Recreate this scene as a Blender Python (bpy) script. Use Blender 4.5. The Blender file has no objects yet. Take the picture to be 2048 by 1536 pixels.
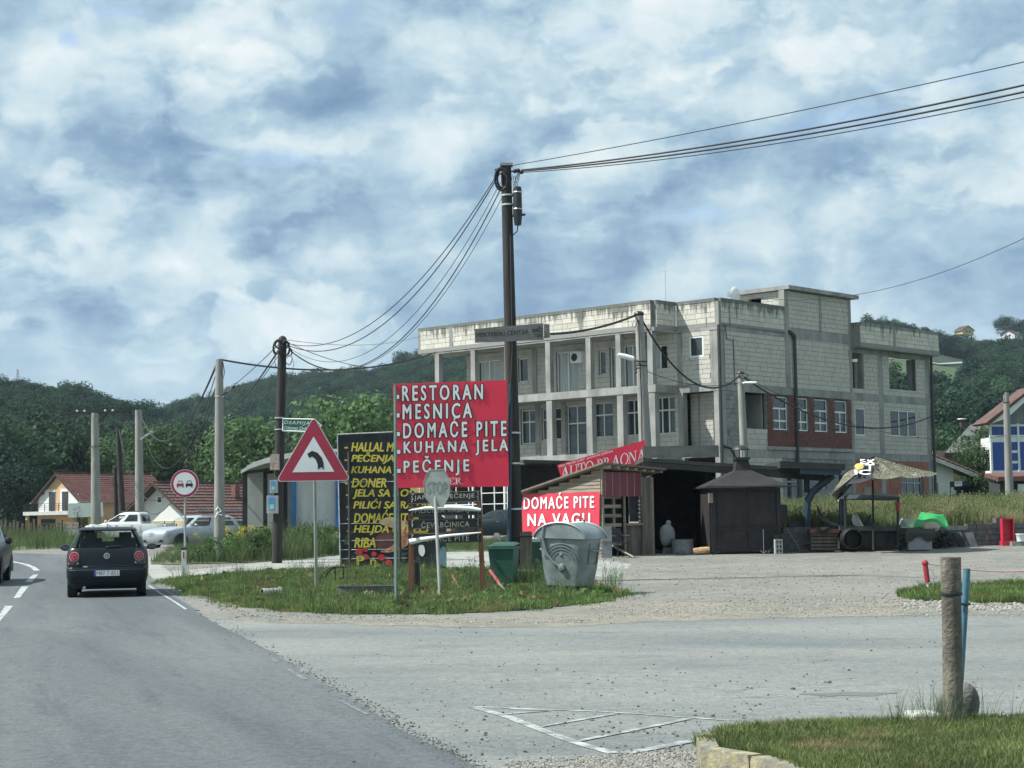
import bpy, bmesh, math, random
import numpy as np
from mathutils import Vector, Matrix, noise
random.seed(7); rng = np.random.default_rng(7)
R = math.radians
SC = bpy.context.scene
COL = SC.collection
# ------------------------------------------------------------------ camera
FPX, CAMZ, PIT, ROL = 3500.0, 1.46, 0.078, 0.0155
def _cam(u, w, v):                       # camera axes (right, forward, up) to world
    return Vector((u, math.cos(PIT)*w - math.sin(PIT)*v, math.sin(PIT)*w + math.cos(PIT)*v))
def ray(px, py):
    a, b = px-1024, py-768
    c, s = math.cos(ROL), math.sin(ROL)
    u, v = c*a - s*b, s*a + c*b
    d = _cam(u/FPX, 1, -v/FPX)
    return d/d.y
def P(px, py, Y):                        # world point on the sight line at distance Y
    d = ray(px, py)*Y
    return Vector((d.x, Y, d.z+CAMZ))
def ss(t):
    t = min(1, max(0, t)); return t*t*(3-2*t)
def hgt(x, y):
    return .5*ss((y-35)/40) + 1.3*ss((y-62)/26)*ss((x+2)/10)
def zf(x, y):                            # the field behind the block wall
    return 1.02 + .75*ss((y-60)/24) + .012*max(0, y-86)
def G(px, py, fn=hgt):                   # ground point seen at a place of the picture
    d = ray(px, py); Y = 30.
    for _ in range(60):
        Y = .5*Y + .5*min(400, (CAMZ-fn(d.x*Y, Y))/max(1e-4, -d.z))
    return Vector((d.x*Y, Y, fn(d.x*Y, Y)))
def Gz(px, py, z):
    d = ray(px, py); Y = (CAMZ-z)/-d.z
    return Vector((d.x*Y, Y, z))
cd = bpy.data.cameras.new('camera'); cam = bpy.data.objects.new('camera', cd); COL.objects.link(cam)
cd.sensor_width = 36; cd.lens = FPX/2048*36; cd.clip_start = .1; cd.clip_end = 6000
c_, s_ = math.cos(ROL), math.sin(ROL)
rt, up, fw = _cam(c_, 0, -s_), _cam(s_, 0, c_), _cam(0, 1, 0)
cam.matrix_world = Matrix(((rt.x, up.x, -fw.x, 0), (rt.y, up.y, -fw.y, 0), (rt.z, up.z, -fw.z, CAMZ), (0, 0, 0, 1)))
SC.camera = cam
SC.view_settings.view_transform = 'Standard'; SC.view_settings.look = 'None'
SC.view_settings.exposure = 0.6; SC.view_settings.gamma = 1; SC.view_settings.use_curve_mapping = False
SC.cycles.max_bounces = 6; SC.cycles.transparent_max_bounces = 12; SC.cycles.volume_bounces = 0
SC.cycles.diffuse_bounces = 3; SC.cycles.glossy_bounces = 3
# ------------------------------------------------------------------ light
SUND = Vector((-.92, -.10, 1.12)).normalized()
elev = math.asin(SUND.z); azim = math.atan2(SUND.x, SUND.y)
sl = bpy.data.lights.new('sun', 'SUN'); sl.energy = 4.8; sl.angle = R(.6); sl.color = (1, .98, .92)
so = bpy.data.objects.new('sun', sl); COL.objects.link(so); so.location = (-40, 20, 60)
so.rotation_euler = (-SUND).to_track_quat('-Z', 'Y').to_euler()
W = bpy.data.worlds.new('World'); SC.world = W; W.use_nodes = True
nt = W.node_tree; nt.nodes.clear()
class NB:                                 # small node builder
    def __init__(s, t): s.t = t
    def n(s, ty, **k):
        o = s.t.nodes.new(ty)
        for a, b in k.items(): setattr(o, a, b)
        return o
    def put(s, sock, v):
        if isinstance(v, bpy.types.NodeSocket): s.t.links.new(v, sock)
        elif v is not None: sock.default_value = v
    def m(s, op, a, b=None, c=None, clamp=False):
        o = s.n('ShaderNodeMath', operation=op, use_clamp=clamp)
        s.put(o.inputs[0], a); s.put(o.inputs[1], b)
        if c is not None: s.put(o.inputs[2], c)
        return o.outputs[0]
    def xyz(s, x, y, z=0.):
        o = s.n('ShaderNodeCombineXYZ')
        for i, v in enumerate((x, y, z)): s.put(o.inputs[i], v)
        return o.outputs[0]
    def noise(s, vec, scale, detail=4, rough=.5, dist=0., lac=2.):
        o = s.n('ShaderNodeTexNoise'); s.put(o.inputs['Vector'], vec)
        o.inputs['Scale'].default_value = scale; o.inputs['Detail'].default_value = detail
        o.inputs['Roughness'].default_value = rough; o.inputs['Distortion'].default_value = dist
        o.inputs['Lacunarity'].default_value = lac
        return o.outputs[0]
    def ramp(s, fac, stops, interp='LINEAR'):
        o = s.n('ShaderNodeValToRGB'); s.put(o.inputs[0], fac); o.color_ramp.interpolation = interp
        e = o.color_ramp.elements
        while len(e) < len(stops): e.new(.5)
        for i, (p, c) in enumerate(stops):
            e[i].position = p; e[i].color = (*c, 1) if len(c) == 3 else c
        return o.outputs[0]
    def mix(s, fac, a, b, blend='MIX'):
        o = s.n('ShaderNodeMix', data_type='RGBA', blend_type=blend)
        s.put(o.inputs[0], fac)
        s.put(o.inputs[6], (*a, 1) if isinstance(a, tuple) and len(a) == 3 else a)
        s.put(o.inputs[7], (*b, 1) if isinstance(b, tuple) and len(b) == 3 else b)
        return o.outputs[2]
    def mr(s, v, a, b, c=0., d=1., smooth=True):
        o = s.n('ShaderNodeMapRange'); o.interpolation_type = 'SMOOTHSTEP' if smooth else 'LINEAR'
        s.put(o.inputs[0], v)
        for i, q in enumerate((a, b, c, d)): o.inputs[i+1].default_value = q
        return o.outputs[0]
def S(r, g, b):                            # 0-255 display colour to linear
    f = lambda c: (c/255/12.92) if c <= 10 else ((c/255+.055)/1.055)**2.4
    return (f(r), f(g), f(b))
b = NB(nt)
tc = b.n('ShaderNodeTexCoord'); sep = b.n('ShaderNodeSeparateXYZ'); nt.links.new(tc.outputs['Generated'], sep.inputs[0])
dx, dy, dz = sep.outputs
sky = b.n('ShaderNodeTexSky'); sky.sky_type = 'NISHITA'; sky.sun_disc = False
sky.sun_elevation = elev; sky.sun_rotation = azim; sky.air_density = 1.0; sky.dust_density = 1.0; sky.ozone_density = 1.2
k = b.m('ADD', b.m('MAXIMUM', dz, 0.), .13)
pc = b.xyz(b.m('DIVIDE', dx, k), b.m('DIVIDE', dy, k), 0.)             # cloud deck seen in perspective
# domain warp, so that the cloud edges billow
wn = b.n('ShaderNodeTexNoise'); nt.links.new(tc.outputs['Generated'], wn.inputs['Vector']); wn.inputs['Scale'].default_value = 26; wn.inputs['Detail'].default_value = 5
wv = b.n('ShaderNodeVectorMath', operation='MULTIPLY_ADD'); nt.links.new(wn.outputs['Color'], wv.inputs[0]); wv.inputs[1].default_value = (.03, .03, .022); nt.links.new(tc.outputs['Generated'], wv.inputs[2])
def dens(vec, sz):
    o = b.n('ShaderNodeVectorMath', operation='MULTIPLY'); nt.links.new(vec, o.inputs[0]); o.inputs[1].default_value = (1., 1., sz)
    return b.noise(o.outputs[0], 7.5, 12, .57, 0.)
sh_ = b.n('ShaderNodeVectorMath', operation='ADD'); nt.links.new(wv.outputs[0], sh_.inputs[0]); sh_.inputs[1].default_value = (-.020, 0., .018)
d0, d1 = dens(wv.outputs[0], 1.5), dens(sh_.outputs[0], 1.5)
sv = b.n('ShaderNodeVectorMath', operation='MULTIPLY'); nt.links.new(wv.outputs[0], sv.inputs[0]); sv.inputs[1].default_value = (1., 1., 4.)
flat = b.noise(sv.outputs[0], 7., 7, .58, .1)
hi = b.mr(dz, .05, .14)
rel = b.m('MULTIPLY', b.m('SUBTRACT', d0, d1), b.m('MULTIPLY_ADD', hi, 2.2, .7))
val = b.m('ADD', b.m('ADD', b.m('MULTIPLY', b.m('SUBTRACT', .52, d0), b.m('MULTIPLY', hi, -1.0)), b.m('MULTIPLY', b.m('SUBTRACT', flat, .5), b.m('MULTIPLY_ADD', hi, -.4, 1.25))), b.m('ADD', rel, .60))
o_ = b.n('ShaderNodeVectorMath', operation='MULTIPLY'); nt.links.new(wv.outputs[0], o_.inputs[0]); o_.inputs[1].default_value = (1., 1., 1.9)
cum = b.noise(o_.outputs[0], 5.2, 13, .54, 0.)
fine_ = b.m('SUBTRACT', b.noise(wv.outputs[0], 34., 5, .6, 0.), .5)
val = b.m('ADD', val, b.m('MULTIPLY', b.m('SUBTRACT', b.mr(cum, .485, .535), .55), b.m('MULTIPLY_ADD', hi, .34, .06)))
wsep = b.n('ShaderNodeSeparateXYZ'); nt.links.new(wv.outputs[0], wsep.inputs[0])
def blob(px, py, rx, ry, amt, soft=0.):
    d = ray(px, py).normalized()
    ex = b.m('DIVIDE', b.m('SUBTRACT', wsep.outputs[0], d.x+.015), rx/FPX)
    ez = b.m('DIVIDE', b.m('SUBTRACT', wsep.outputs[2], d.z+.011), ry/FPX)
    q = b.m('SQRT', b.m('ADD', b.m('MULTIPLY', ex, ex), b.m('MULTIPLY', ez, ez)))
    if soft: q = b.m('MULTIPLY_ADD', fine_, 1.5, q)
    return b.m('MULTIPLY', b.mr(q, 1.25, soft), amt)
for a in [(640, 385, 340, 95, -.62), (560, 470, 330, 60, -.35), (190, 255, 210, 60, -.36), (690, 160, 90, 110, -.38), (1120, 120, 200, 80, -.12), (1500, 60, 260, 40, -.15), (60, 390, 130, 90, -.2),
          (470, 110, 160, 90, .26, .7), (150, 190, 140, 70, .26, .8), (300, 330, 150, 40, .12), (830, 90, 220, 60, .22, .7), (570, 265, 240, 40, .22, .7),
          (900, 290, 90, 50, .22), (230, 400, 110, 40, .2), (515, 345, 40, 16, .35), (520, 660, 90, 62, .34, .98), (640, 650, 110, 78, .30, .98), (700, 690, 90, 50, .2, .95),
          (52, 655, 34, 20, -.25), (1350, 160, 420, 90, .05), (1500, 260, 300, 50, -.16), (1300, 470, 420, 60, .08), (1150, 370, 300, 40, -.1), (340, 520, 60, 25, .3),
          (1500, 620, 400, 60, .1), (200, 700, 300, 60, .1), (1800, 60, 260, 90, .1)]:
    val = b.m('ADD', val, blob(*a))
cl = b.ramp(b.m('MULTIPLY_ADD', val, .56, .20), [(.0, S(112, 146, 180)), (.22, S(142, 173, 200)), (.42, S(174, 202, 220)), (.58, S(204, 225, 234)), (.74, S(226, 239, 243)), (.95, S(246, 251, 252))])
gap = b.m('MULTIPLY', b.mr(b.noise(sv.outputs[0], 11., 6, .55, .2), .62, .72), .4)
for a in [(1700, 245, 190, 32, .9), (1400, 432, 110, 22, .75), (132, 78, 26, 26, .9), (235, 8, 60, 20, .8), (620, 725, 200, 22, .35), (700, 30, 50, 22, .5), (1180, 60, 120, 30, .3), (1950, 150, 90, 22, .5)]:
    gap = b.m('ADD', gap, b.m('MULTIPLY', blob(*a), b.mr(flat, .3, .62, .35, 1.)))
gap = b.m('MULTIPLY', gap, b.mr(dz, .045, .09), clamp=True)
clx = b.n('ShaderNodeVectorMath', operation='SCALE'); nt.links.new(cl, clx.inputs[0]); clx.inputs['Scale'].default_value = 6.6
skyc = b.n('ShaderNodeVectorMath', operation='SCALE'); nt.links.new(sky.outputs[0], skyc.inputs[0]); skyc.inputs['Scale'].default_value = 1.25
fin = b.mix(gap, clx.outputs[0], skyc.outputs[0])
hz = b.mix(b.mr(dz, .0, .05, .55, 0.), fin, tuple(c*6.6 for c in S(205, 226, 234)))
bg = b.n('ShaderNodeBackground'); nt.links.new(hz, bg.inputs[0]); bg.inputs[1].default_value = .1
wo = b.n('ShaderNodeOutputWorld'); nt.links.new(bg.outputs[0], wo.inputs[0])
W.cycles.sampling_method = 'MANUAL'; W.cycles.sample_map_resolution = 512
# ------------------------------------------------------------------ materials
MT = {}
def mat(name, col, rough=.8, metal=0., var=.18, scale=2., bump=.0, bscale=30., col2=None, amt=.5, s2=1.5, lo=.45, hi=.6, spec=.5,
        stretch=None, rand=0., coat=0., trans=0., alpha=1., world=False, emit=0.):
    if name in MT: return MT[name]
    m = bpy.data.materials.new(name); m.use_nodes = True; t = m.node_tree; b = NB(t)
    pr = t.nodes['Principled BSDF']
    if world: v = b.n('ShaderNodeNewGeometry').outputs['Position']
    else: v = b.n('ShaderNodeTexCoord').outputs['Object']
    vs = v
    if stretch:
        o = b.n('ShaderNodeVectorMath', operation='MULTIPLY'); t.links.new(v, o.inputs[0]); o.inputs[1].default_value = stretch; vs = o.outputs[0]
    n1 = b.noise(vs, scale, 6, .6)
    f = b.mr(n1, .3, .7, 1-var, 1+var)
    if rand:
        oi = b.n('ShaderNodeObjectInfo'); f = b.m('MULTIPLY', f, b.mr(oi.outputs['Random'], 0, 1, 1-rand, 1+rand, smooth=False))
    c = b.mix(1., (*col, 1), b.xyz(f, f, f), 'MULTIPLY')
    if col2:
        n2 = b.noise(vs, s2, 8, .62, .4)
        c = b.mix(b.m('MULTIPLY', b.mr(n2, lo, hi), amt), c, (*col2, 1))
    t.links.new(c, pr.inputs['Base Color'])
    pr.inputs['Roughness'].default_value = rough; pr.inputs['Metallic'].default_value = metal
    pr.inputs['Specular IOR Level'].default_value = spec
    pr.inputs['Coat Weight'].default_value = coat
    if trans: pr.inputs['Transmission Weight'].default_value = trans
    if alpha < 1: pr.inputs['Alpha'].default_value = alpha
    if emit:
        pr.inputs['Emission Color'].default_value = (*col, 1); pr.inputs['Emission Strength'].default_value = emit
    if bump:
        bu = b.n('ShaderNodeBump'); bu.inputs['Strength'].default_value = bump; bu.inputs['Distance'].default_value = .02
        t.links.new(b.noise(vs, bscale, 5, .6), bu.inputs['Height']); t.links.new(bu.outputs[0], pr.inputs['Normal'])
    MT[name] = m
    return m
# ------------------------------------------------------------------ mesh builder
class MB:
    def __init__(s): s.v = []; s.f = []
    def add(s, vs, fs):
        o = len(s.v); s.v += [tuple(p) for p in vs]; s.f += [tuple(i+o for i in q) for q in fs]; return s
    def box(s, x0, x1, y0, y1, z0, z1):
        return s.add([(x0,y0,z0),(x1,y0,z0),(x1,y1,z0),(x0,y1,z0),(x0,y0,z1),(x1,y0,z1),(x1,y1,z1),(x0,y1,z1)],
                     [(0,3,2,1),(4,5,6,7),(0,1,5,4),(1,2,6,5),(2,3,7,6),(3,0,4,7)])
    def cbox(s, c, sx, sy, sz, M=None):
        o = MB().box(-sx/2, sx/2, -sy/2, sy/2, -sz/2, sz/2); c = Vector(c)
        return s.add([c + ((M @ Vector(p)) if M else Vector(p)) for p in o.v], o.f)
    def prism(s, pts, d):                  # closed polygon of 3D points, pushed by vector d
        n = len(pts); d = Vector(d); a = [Vector(p) for p in pts]
        return s.add(a + [p+d for p in a], [tuple(range(n))[::-1], tuple(range(n, 2*n))] + [(i, (i+1) % n, n+(i+1) % n, n+i) for i in range(n)])
    def tube(s, pts, r, n=8, cap=True):
        pts = [Vector(p) for p in pts]; m = len(pts)
        rs = r if isinstance(r, (list, tuple)) else [r]*m
        vs = []; prev = None
        for i, p in enumerate(pts):
            t = (pts[min(i+1, m-1)] - pts[max(i-1, 0)]).normalized()
            if prev is None:
                q = Vector((0, 0, 1)) if abs(t.z) < .9 else Vector((1, 0, 0)); a = t.cross(q).normalized()
            else: a = (prev - t*prev.dot(t)).normalized()
            prev = a; c = t.cross(a)
            for k in range(n):
                an = 2*math.pi*k/n; vs.append(p + a*(rs[i]*math.cos(an)) + c*(rs[i]*math.sin(an)))
        fs = [(i*n+k, i*n+(k+1) % n, (i+1)*n+(k+1) % n, (i+1)*n+k) for i in range(m-1) for k in range(n)]
        if cap: fs += [tuple(range(n))[::-1], tuple(range((m-1)*n, m*n))]
        return s.add(vs, fs)
    def lathe(s, prof, c=(0, 0, 0), n=20, axis='z', a0=0, a1=2*math.pi):
        c = Vector(c); m = len(prof); vs = []; full = abs(a1-a0-2*math.pi) < 1e-6; nn = n if full else n+1
        for r_, h in prof:
            for k in range(nn):
                an = a0+(a1-a0)*k/n; x, y = r_*math.cos(an), r_*math.sin(an)
                vs.append(c + Vector({'z': (x, y, h), 'y': (x, h, y), 'x': (h, x, y)}[axis]))
        fs = []
        for i in range(m-1):
            for k in range(n):
                k2 = (k+1) % nn; fs.append((i*nn+k, i*nn+k2, (i+1)*nn+k2, (i+1)*nn+k))
        return s.add(vs, fs)
    def ball(s, c, r, n=10, sz=1.):
        return s.lathe([(max(1e-4, r*math.sin(math.pi*i/(n//2+1))), -r*sz*math.cos(math.pi*i/(n//2+1))) for i in range(n//2+2)], c, n)
    def grid(s, pts, nu, nv):
        return s.add(pts, [(j*nu+i, j*nu+i+1, (j+1)*nu+i+1, (j+1)*nu+i) for j in range(nv-1) for i in range(nu-1)])
    def mesh(s, name, m, smooth=False):
        me = bpy.data.meshes.new(name); me.from_pydata(s.v, [], s.f); me.validate()
        bm = bmesh.new(); bm.from_mesh(me); bmesh.ops.recalc_face_normals(bm, faces=bm.faces)
        bm.to_mesh(me); bm.free()
        me.materials.append(m)
        if smooth:
            for p in me.polygons: p.use_smooth = True
            try: me.set_sharp_from_angle(angle=R(38))
            except Exception: pass
        return me
    def build(s, name, m, parent=None, smooth=False, world=False, **pr):
        if world and parent is not None:
            M = rootof(parent)['_m'].inverted(); s.v = [tuple(M @ Vector(p)) for p in s.v]
        o = bpy.data.objects.new(name, s.mesh(name, m, smooth)); COL.objects.link(o)
        if parent is not None: o.parent = parent
        for k_, v_ in pr.items(): o[k_] = v_
        return o
ROOTM = {}
class _RM(dict): pass
def rootof(o):
    while o.parent: o = o.parent
    return {'_m': ROOTM[o.name]}
def thing(name, label, cat, loc=(0, 0, 0), rz=0., group=None):
    o = bpy.data.objects.new(name, None); COL.objects.link(o); o.location = loc; o.rotation_euler = (0, 0, rz)
    o.empty_display_size = .3
    o['label'] = label; o['category'] = cat
    if group: o['group'] = group
    ROOTM[o.name] = Matrix.Translation(Vector(loc)) @ Matrix.Rotation(rz, 4, 'Z')
    return o
def tag(o, label, cat, group=None):
    o['label'] = label; o['category'] = cat
    if group: o['group'] = group
    return o
def dup(o, parent=None):
    c = o.copy(); COL.objects.link(c); c.parent = parent
    for ch in list(o.children): dup(ch, c)
    return c
def copything(o, loc, rz, label, scale=1.):
    c = dup(o); c.location = loc; c.rotation_euler = (0, 0, rz); c.scale = (scale,)*3 if not isinstance(scale, tuple) else scale; c['label'] = label
    return c
# flat quads seen in the picture: used for signs. corners in picture pixels, at real distances
class Quad:
    def __init__(s, bl, br, tl, Y, Y2=None, Y3=None):
        s.O = P(*bl, Y); s.U = P(*br, Y2 or Y)-s.O; s.V = P(*tl, Y3 or Y)-s.O
        s.bl = bl; s.J = np.linalg.inv(np.array([[br[0]-bl[0], tl[0]-bl[0]], [br[1]-bl[1], tl[1]-bl[1]]], float))
        s.n = s.U.cross(s.V).normalized()
        if s.n.y > 0: s.n = -s.n
    def ab(s, px, py): return s.J @ np.array([px-s.bl[0], py-s.bl[1]])
    def pt(s, a, b_, off=0.): return s.O + s.U*float(a) + s.V*float(b_) + s.n*off
    def px(s, px, py, off=0.): return s.pt(*s.ab(px, py), off)
    def slab(s, mb, pts, off, th, px=True):           # polygon prism, its front face at off
        q = [s.px(*p, off) if px else s.pt(*p, off) for p in pts]
        return mb.prism(q, -s.n*th)
def txtmesh(body, shear=0., bold=0., space=1.):
    cu = bpy.data.curves.new('t', 'FONT'); cu.body = body; cu.shear = shear; cu.offset = bold; cu.space_character = space; cu.resolution_u = 3
    o = bpy.data.objects.new('t', cu); COL.objects.link(o)
    me = bpy.data.meshes.new_from_object(o, preserve_all_data_layers=False, depsgraph=bpy.context.evaluated_depsgraph_get()) if False else o.to_mesh()
    v = np.array([tuple(p.co) for p in me.vertices]); f = [tuple(p.vertices) for p in me.polygons]
    o.to_mesh_clear(); bpy.data.objects.remove(o); bpy.data.curves.remove(cu)
    return v, f
TC = {}
def text(q, body, box, m, parent, name='lettering', off=.004, shear=0., bold=0., space=1., tb=None, outline=None, ring=0.):
    """fit text to the pixel box (x0, ybottom, x1, ytop); tb: px tilt of the baseline. outline: (material, width in em)"""
    x0, y0, x1, y1 = box
    if outline: text(q, body, box, outline[0], parent, 'letter_outline', off-.004, shear, bold, space, tb, ring=outline[1])
    def get(b_):
        k2 = (b_, shear, space)
        if k2 not in TC: TC[k2] = txtmesh(b_, shear, 0., space)
        return TC[k2]
    v0, f0 = get(body); mn, mx = v0.min(0), v0.max(0)
    if any(ch in 'ČĆŽŠčćžšĐ' for ch in body):        # cap height only, so that carons stand above the box
        mx = mx.copy(); mx[1] = get(body.translate(str.maketrans('ČĆŽŠčćžš', 'CCZSCCZS')))[0].max(0)[1]
    sh = [(0, 0)]
    if bold: sh += [(-bold, 0), (bold, 0), (0, bold*.5), (0, -bold*.5)]
    if ring: sh = [((bold+ring)*math.cos(a), (bold*.5+ring)*math.sin(a)) for a in np.linspace(0, 2*math.pi, 10, endpoint=False)]
    kx = (x1-x0)/(mx[0]-mn[0]); ky = abs(y1-y0)/(mx[1]-mn[1]); fx = ky/kx if ring else 1.   # an outline of even width
    P3, F3 = [], []; n = 0
    for si, (dx_, dy_) in enumerate(sh):
        for gi_, g in enumerate(f0):
            for i in g:
                a = (v0[i][0]+dx_*fx-mn[0])/(mx[0]-mn[0]); c = (v0[i][1]+dy_-mn[1])/(mx[1]-mn[1])
                P3.append((q.px(x0+(x1-x0)*a, y0+(y1-y0)*c+(tb or 0)*a, off+.00012*si+.000007*(gi_ % 13)), v0[i][0]))
            F3.append(tuple(range(n, n+len(g)))); n += len(g)
    nw = len(body.split()); cutx = []
    if nw > 1:
        iv = sorted((min(v0[i][0] for i in g), max(v0[i][0] for i in g)) for g in f0); mg = [list(iv[0])]
        for a, c in iv[1:]:
            if a > mg[-1][1]: mg.append([a, c])
            else: mg[-1][1] = max(mg[-1][1], c)
        gaps = sorted(range(1, len(mg)), key=lambda i: mg[i-1][1]-mg[i][0])[:nw-1]; cutx = [(mg[i-1][1]+mg[i][0])/2 for i in gaps]
    parts = [MB() for _ in range(len(cutx)+1)]
    for g in F3: parts[sum(P3[g[0]][1] > c for c in cutx)].add([P3[i][0] for i in g], [tuple(range(len(g)))])
    for mb in parts:
        if mb.f: o = mb.build(name, m, parent, world=True)
    return o
# ------------------------------------------------------------------ ground
def groundmat(name, c1, c2, c3, sc_patch=.35, sc_grit=28., bump=.5, rough=.93, streak=None, cracks=0.):
    m = bpy.data.materials.new(name); m.use_nodes = True; t = m.node_tree; b = NB(t); pr = t.nodes['Principled BSDF']
    v = b.n('ShaderNodeNewGeometry').outputs['Position']
    if streak:
        o = b.n('ShaderNodeVectorRotate', rotation_type='Z_AXIS'); t.links.new(v, o.inputs['Vector']); o.inputs['Angle'].default_value = streak[0]
        o2 = b.n('ShaderNodeVectorMath', operation='MULTIPLY'); t.links.new(o.outputs[0], o2.inputs[0]); o2.inputs[1].default_value = streak[1]
        vp = o2.outputs[0]
    else: vp = v
    patch = b.noise(vp, sc_patch, 7, .6, .4); mid = b.noise(vp, sc_patch*6, 5, .65); grit = b.noise(v, sc_grit, 4, .75); grit2 = b.noise(v, sc_grit*.22, 4, .7)
    c = b.mix(b.mr(patch, .36, .64), (*c1, 1), (*c2, 1))
    c = b.mix(b.m('MULTIPLY', b.mr(mid, .5, .72), .55), c, (*c3, 1))
    f = b.m('MULTIPLY', b.mr(grit, .3, .7, .72, 1.28), b.mr(grit2, .3, .7, .86, 1.14))
    c = b.mix(1., c, b.xyz(f, f, f), 'MULTIPLY')
    if cracks:
        vo = b.n('ShaderNodeTexVoronoi', feature='DISTANCE_TO_EDGE'); wv = b.n('ShaderNodeTexNoise'); t.links.new(v, wv.inputs['Vector']); wv.inputs['Scale'].default_value = 1.3; wv.inputs['Detail'].default_value = 6
        a = b.n('ShaderNodeVectorMath', operation='MULTIPLY_ADD'); t.links.new(wv.outputs['Color'], a.inputs[0]); a.inputs[1].default_value = (2.4, 2.4, 0); t.links.new(v, a.inputs[2])
        t.links.new(a.outputs[0], vo.inputs['Vector']); vo.inputs['Scale'].default_value = .28
        ck = b.m('MULTIPLY', b.mr(vo.outputs['Distance'], .0, .012, 1., 0.), b.m('MULTIPLY', b.mr(patch, .45, .6), cracks))
        c = b.mix(ck, c, (.02, .024, .026, 1))
    t.links.new(c, pr.inputs['Base Color']); pr.inputs['Roughness'].default_value = rough; pr.inputs['Specular IOR Level'].default_value = .35
    bu = b.n('ShaderNodeBump'); bu.inputs['Strength'].default_value = bump; bu.inputs['Distance'].default_value = .03
    t.links.new(b.m('ADD', grit, b.m('MULTIPLY', grit2, 1.5)), bu.inputs['Height']); t.links.new(bu.outputs[0], pr.inputs['Normal'])
    MT[name] = m; return m
m_gravel = groundmat('gravel_dust', (.200, .198, .176), (.158, .160, .146), (.255, .242, .205), .22, 11., .8)
m_road = groundmat('road_asphalt', (.082, .096, .104), (.130, .143, .147), (.054, .066, .074), .16, 45., .35, .82, streak=(R(-17), (2.6, .22, 1.)), cracks=.5)
m_road2 = groundmat('darker_asphalt', (.066, .081, .090), (.088, .104, .112), (.052, .064, .072), .5, 45., .35, .82, cracks=.5)
m_apron = groundmat('apron_asphalt', (.138, .155, .155), (.21, .22, .205), (.105, .122, .124), .20, 38., .35, .9, streak=(R(8), (.5, 1., 1.)), cracks=.25)
groundmat('side_asphalt_dark', (.118, .134, .136), (.15, .165, .162), (.095, .11, .112), .5, 38., .35, .9, cracks=.4)
m_lane = groundmat('lane_dust', (.30, .31, .285), (.24, .25, .235), (.37, .36, .32), .3, 14., .5)
m_soil = groundmat('verge_soil', (.12, .13, .075), (.09, .115, .055), (.2, .175, .12), .8, 9., .8)
m_farm = groundmat('meadow_ground', (.05, .09, .042), (.065, .105, .045), (.09, .115, .055), .05, 3., .3)
m_hill = groundmat('hill_ground', (.018, .038, .026), (.022, .042, .027), (.03, .05, .03), .02, .6, .3)
def lines(*segs):
    o = []
    for a, b_, st in segs: o += list(np.arange(a, b_, st))
    return np.array(sorted(set(np.round(o, 4))))
XS = lines((-400, -60, 20), (-60, -30, 4), (-30, 30, 1), (30, 60, 4), (60, 420, 20)); YS = lines((-40, 0, 4), (0, 100, 1), (100, 200, 5), (200, 1600, 40))
me = MB(); me.grid([(x, y, hgt(x, y)) for y in YS for x in XS], len(XS), len(YS))
o = me.build('ground', m_gravel, kind='structure')
def sheet(name, pts, off, m, fn=hgt, step=1., rough=0., kind='structure', bump=None, px=True, parent=None, seg=.5, ext=None):
    """flat sheet following the ground; pts in picture pixels (px) or world"""
    w = [G(*p, fn) if px else Vector((p[0], p[1], 0)) for p in pts]
    if ext: w += [Vector((p[0], p[1], 0)) for p in ext]
    q = []
    for i, a in enumerate(w):                       # subdivided, slightly ragged outline
        c = w[(i+1) % len(w)]; L = (c-a).length; n = max(1, int(L/seg)) if (rough and L < 30) else 1
        nrm = Vector((-(c-a).y, (c-a).x, 0)).normalized()
        for k_ in range(n):
            p = a.lerp(c, k_/n)
            if rough and n > 1: p = p + nrm*rough*(noise.noise(Vector((p.x*1.7, p.y*1.7, 3)))+.6*noise.noise(Vector((p.x*6, p.y*6, 9))))
            q.append((p.x, p.y))
    bm = bmesh.new(); vs = [bm.verts.new((x, y, 0)) for x, y in q]; bm.faces.new(vs)
    x0, x1 = min(p[0] for p in q), max(p[0] for p in q); y0, y1 = min(p[1] for p in q), max(p[1] for p in q)
    gx = [x for x in (XS if step == 1 else np.arange(math.ceil(x0/step)*step, x1, step)) if x0 < x < x1]
    gy = [y for y in (YS if step == 1 else np.arange(math.ceil(y0/step)*step, y1, step)) if y0 < y < y1]
    for x in gx: bmesh.ops.bisect_plane(bm, geom=bm.verts[:]+bm.edges[:]+bm.faces[:], plane_co=(x, 0, 0), plane_no=(1, 0, 0))
    for y in gy: bmesh.ops.bisect_plane(bm, geom=bm.verts[:]+bm.edges[:]+bm.faces[:], plane_co=(0, y, 0), plane_no=(0, 1, 0))
    bmesh.ops.triangulate(bm, faces=[f for f in bm.faces if len(f.verts) > 4])
    for v in bm.verts:
        v.co.z = fn(v.co.x, v.co.y) + off + (bump(v.co.x, v.co.y) if bump else 0)
    bmesh.ops.recalc_face_normals(bm, faces=bm.faces)
    me = bpy.data.meshes.new(name); bm.to_mesh(me); bm.free(); me.materials.append(m)
    if sum(p.normal.z for p in me.polygons) < 0: me.flip_normals()
    o = bpy.data.objects.new(name, me); COL.objects.link(o)
    if kind: o['kind'] = kind
    if parent: o.parent = parent
    o['_poly'] = [c for p in q for c in p]
    return o
ROADR = [(950,1536),(905,1512),(830,1478),(740,1420),(640,1364),(560,1313),(480,1272),(422,1243),(400,1228),(375,1208),(340,1180),(305,1158),(290,1140),(250,1124),(190,1114),(120,1109),(0,1106),(-300,1103)]
road = sheet('road', ROADR, .010, m_road, rough=.05, ext=[(-90, 62), (-28, 58), (-22, 53), (-18, 47), (-15.6, 40), (-13, 28), (-9.5, 16), (-6.5, 6), (-1, -14), (7, -14), (3.2, 0)])
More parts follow.
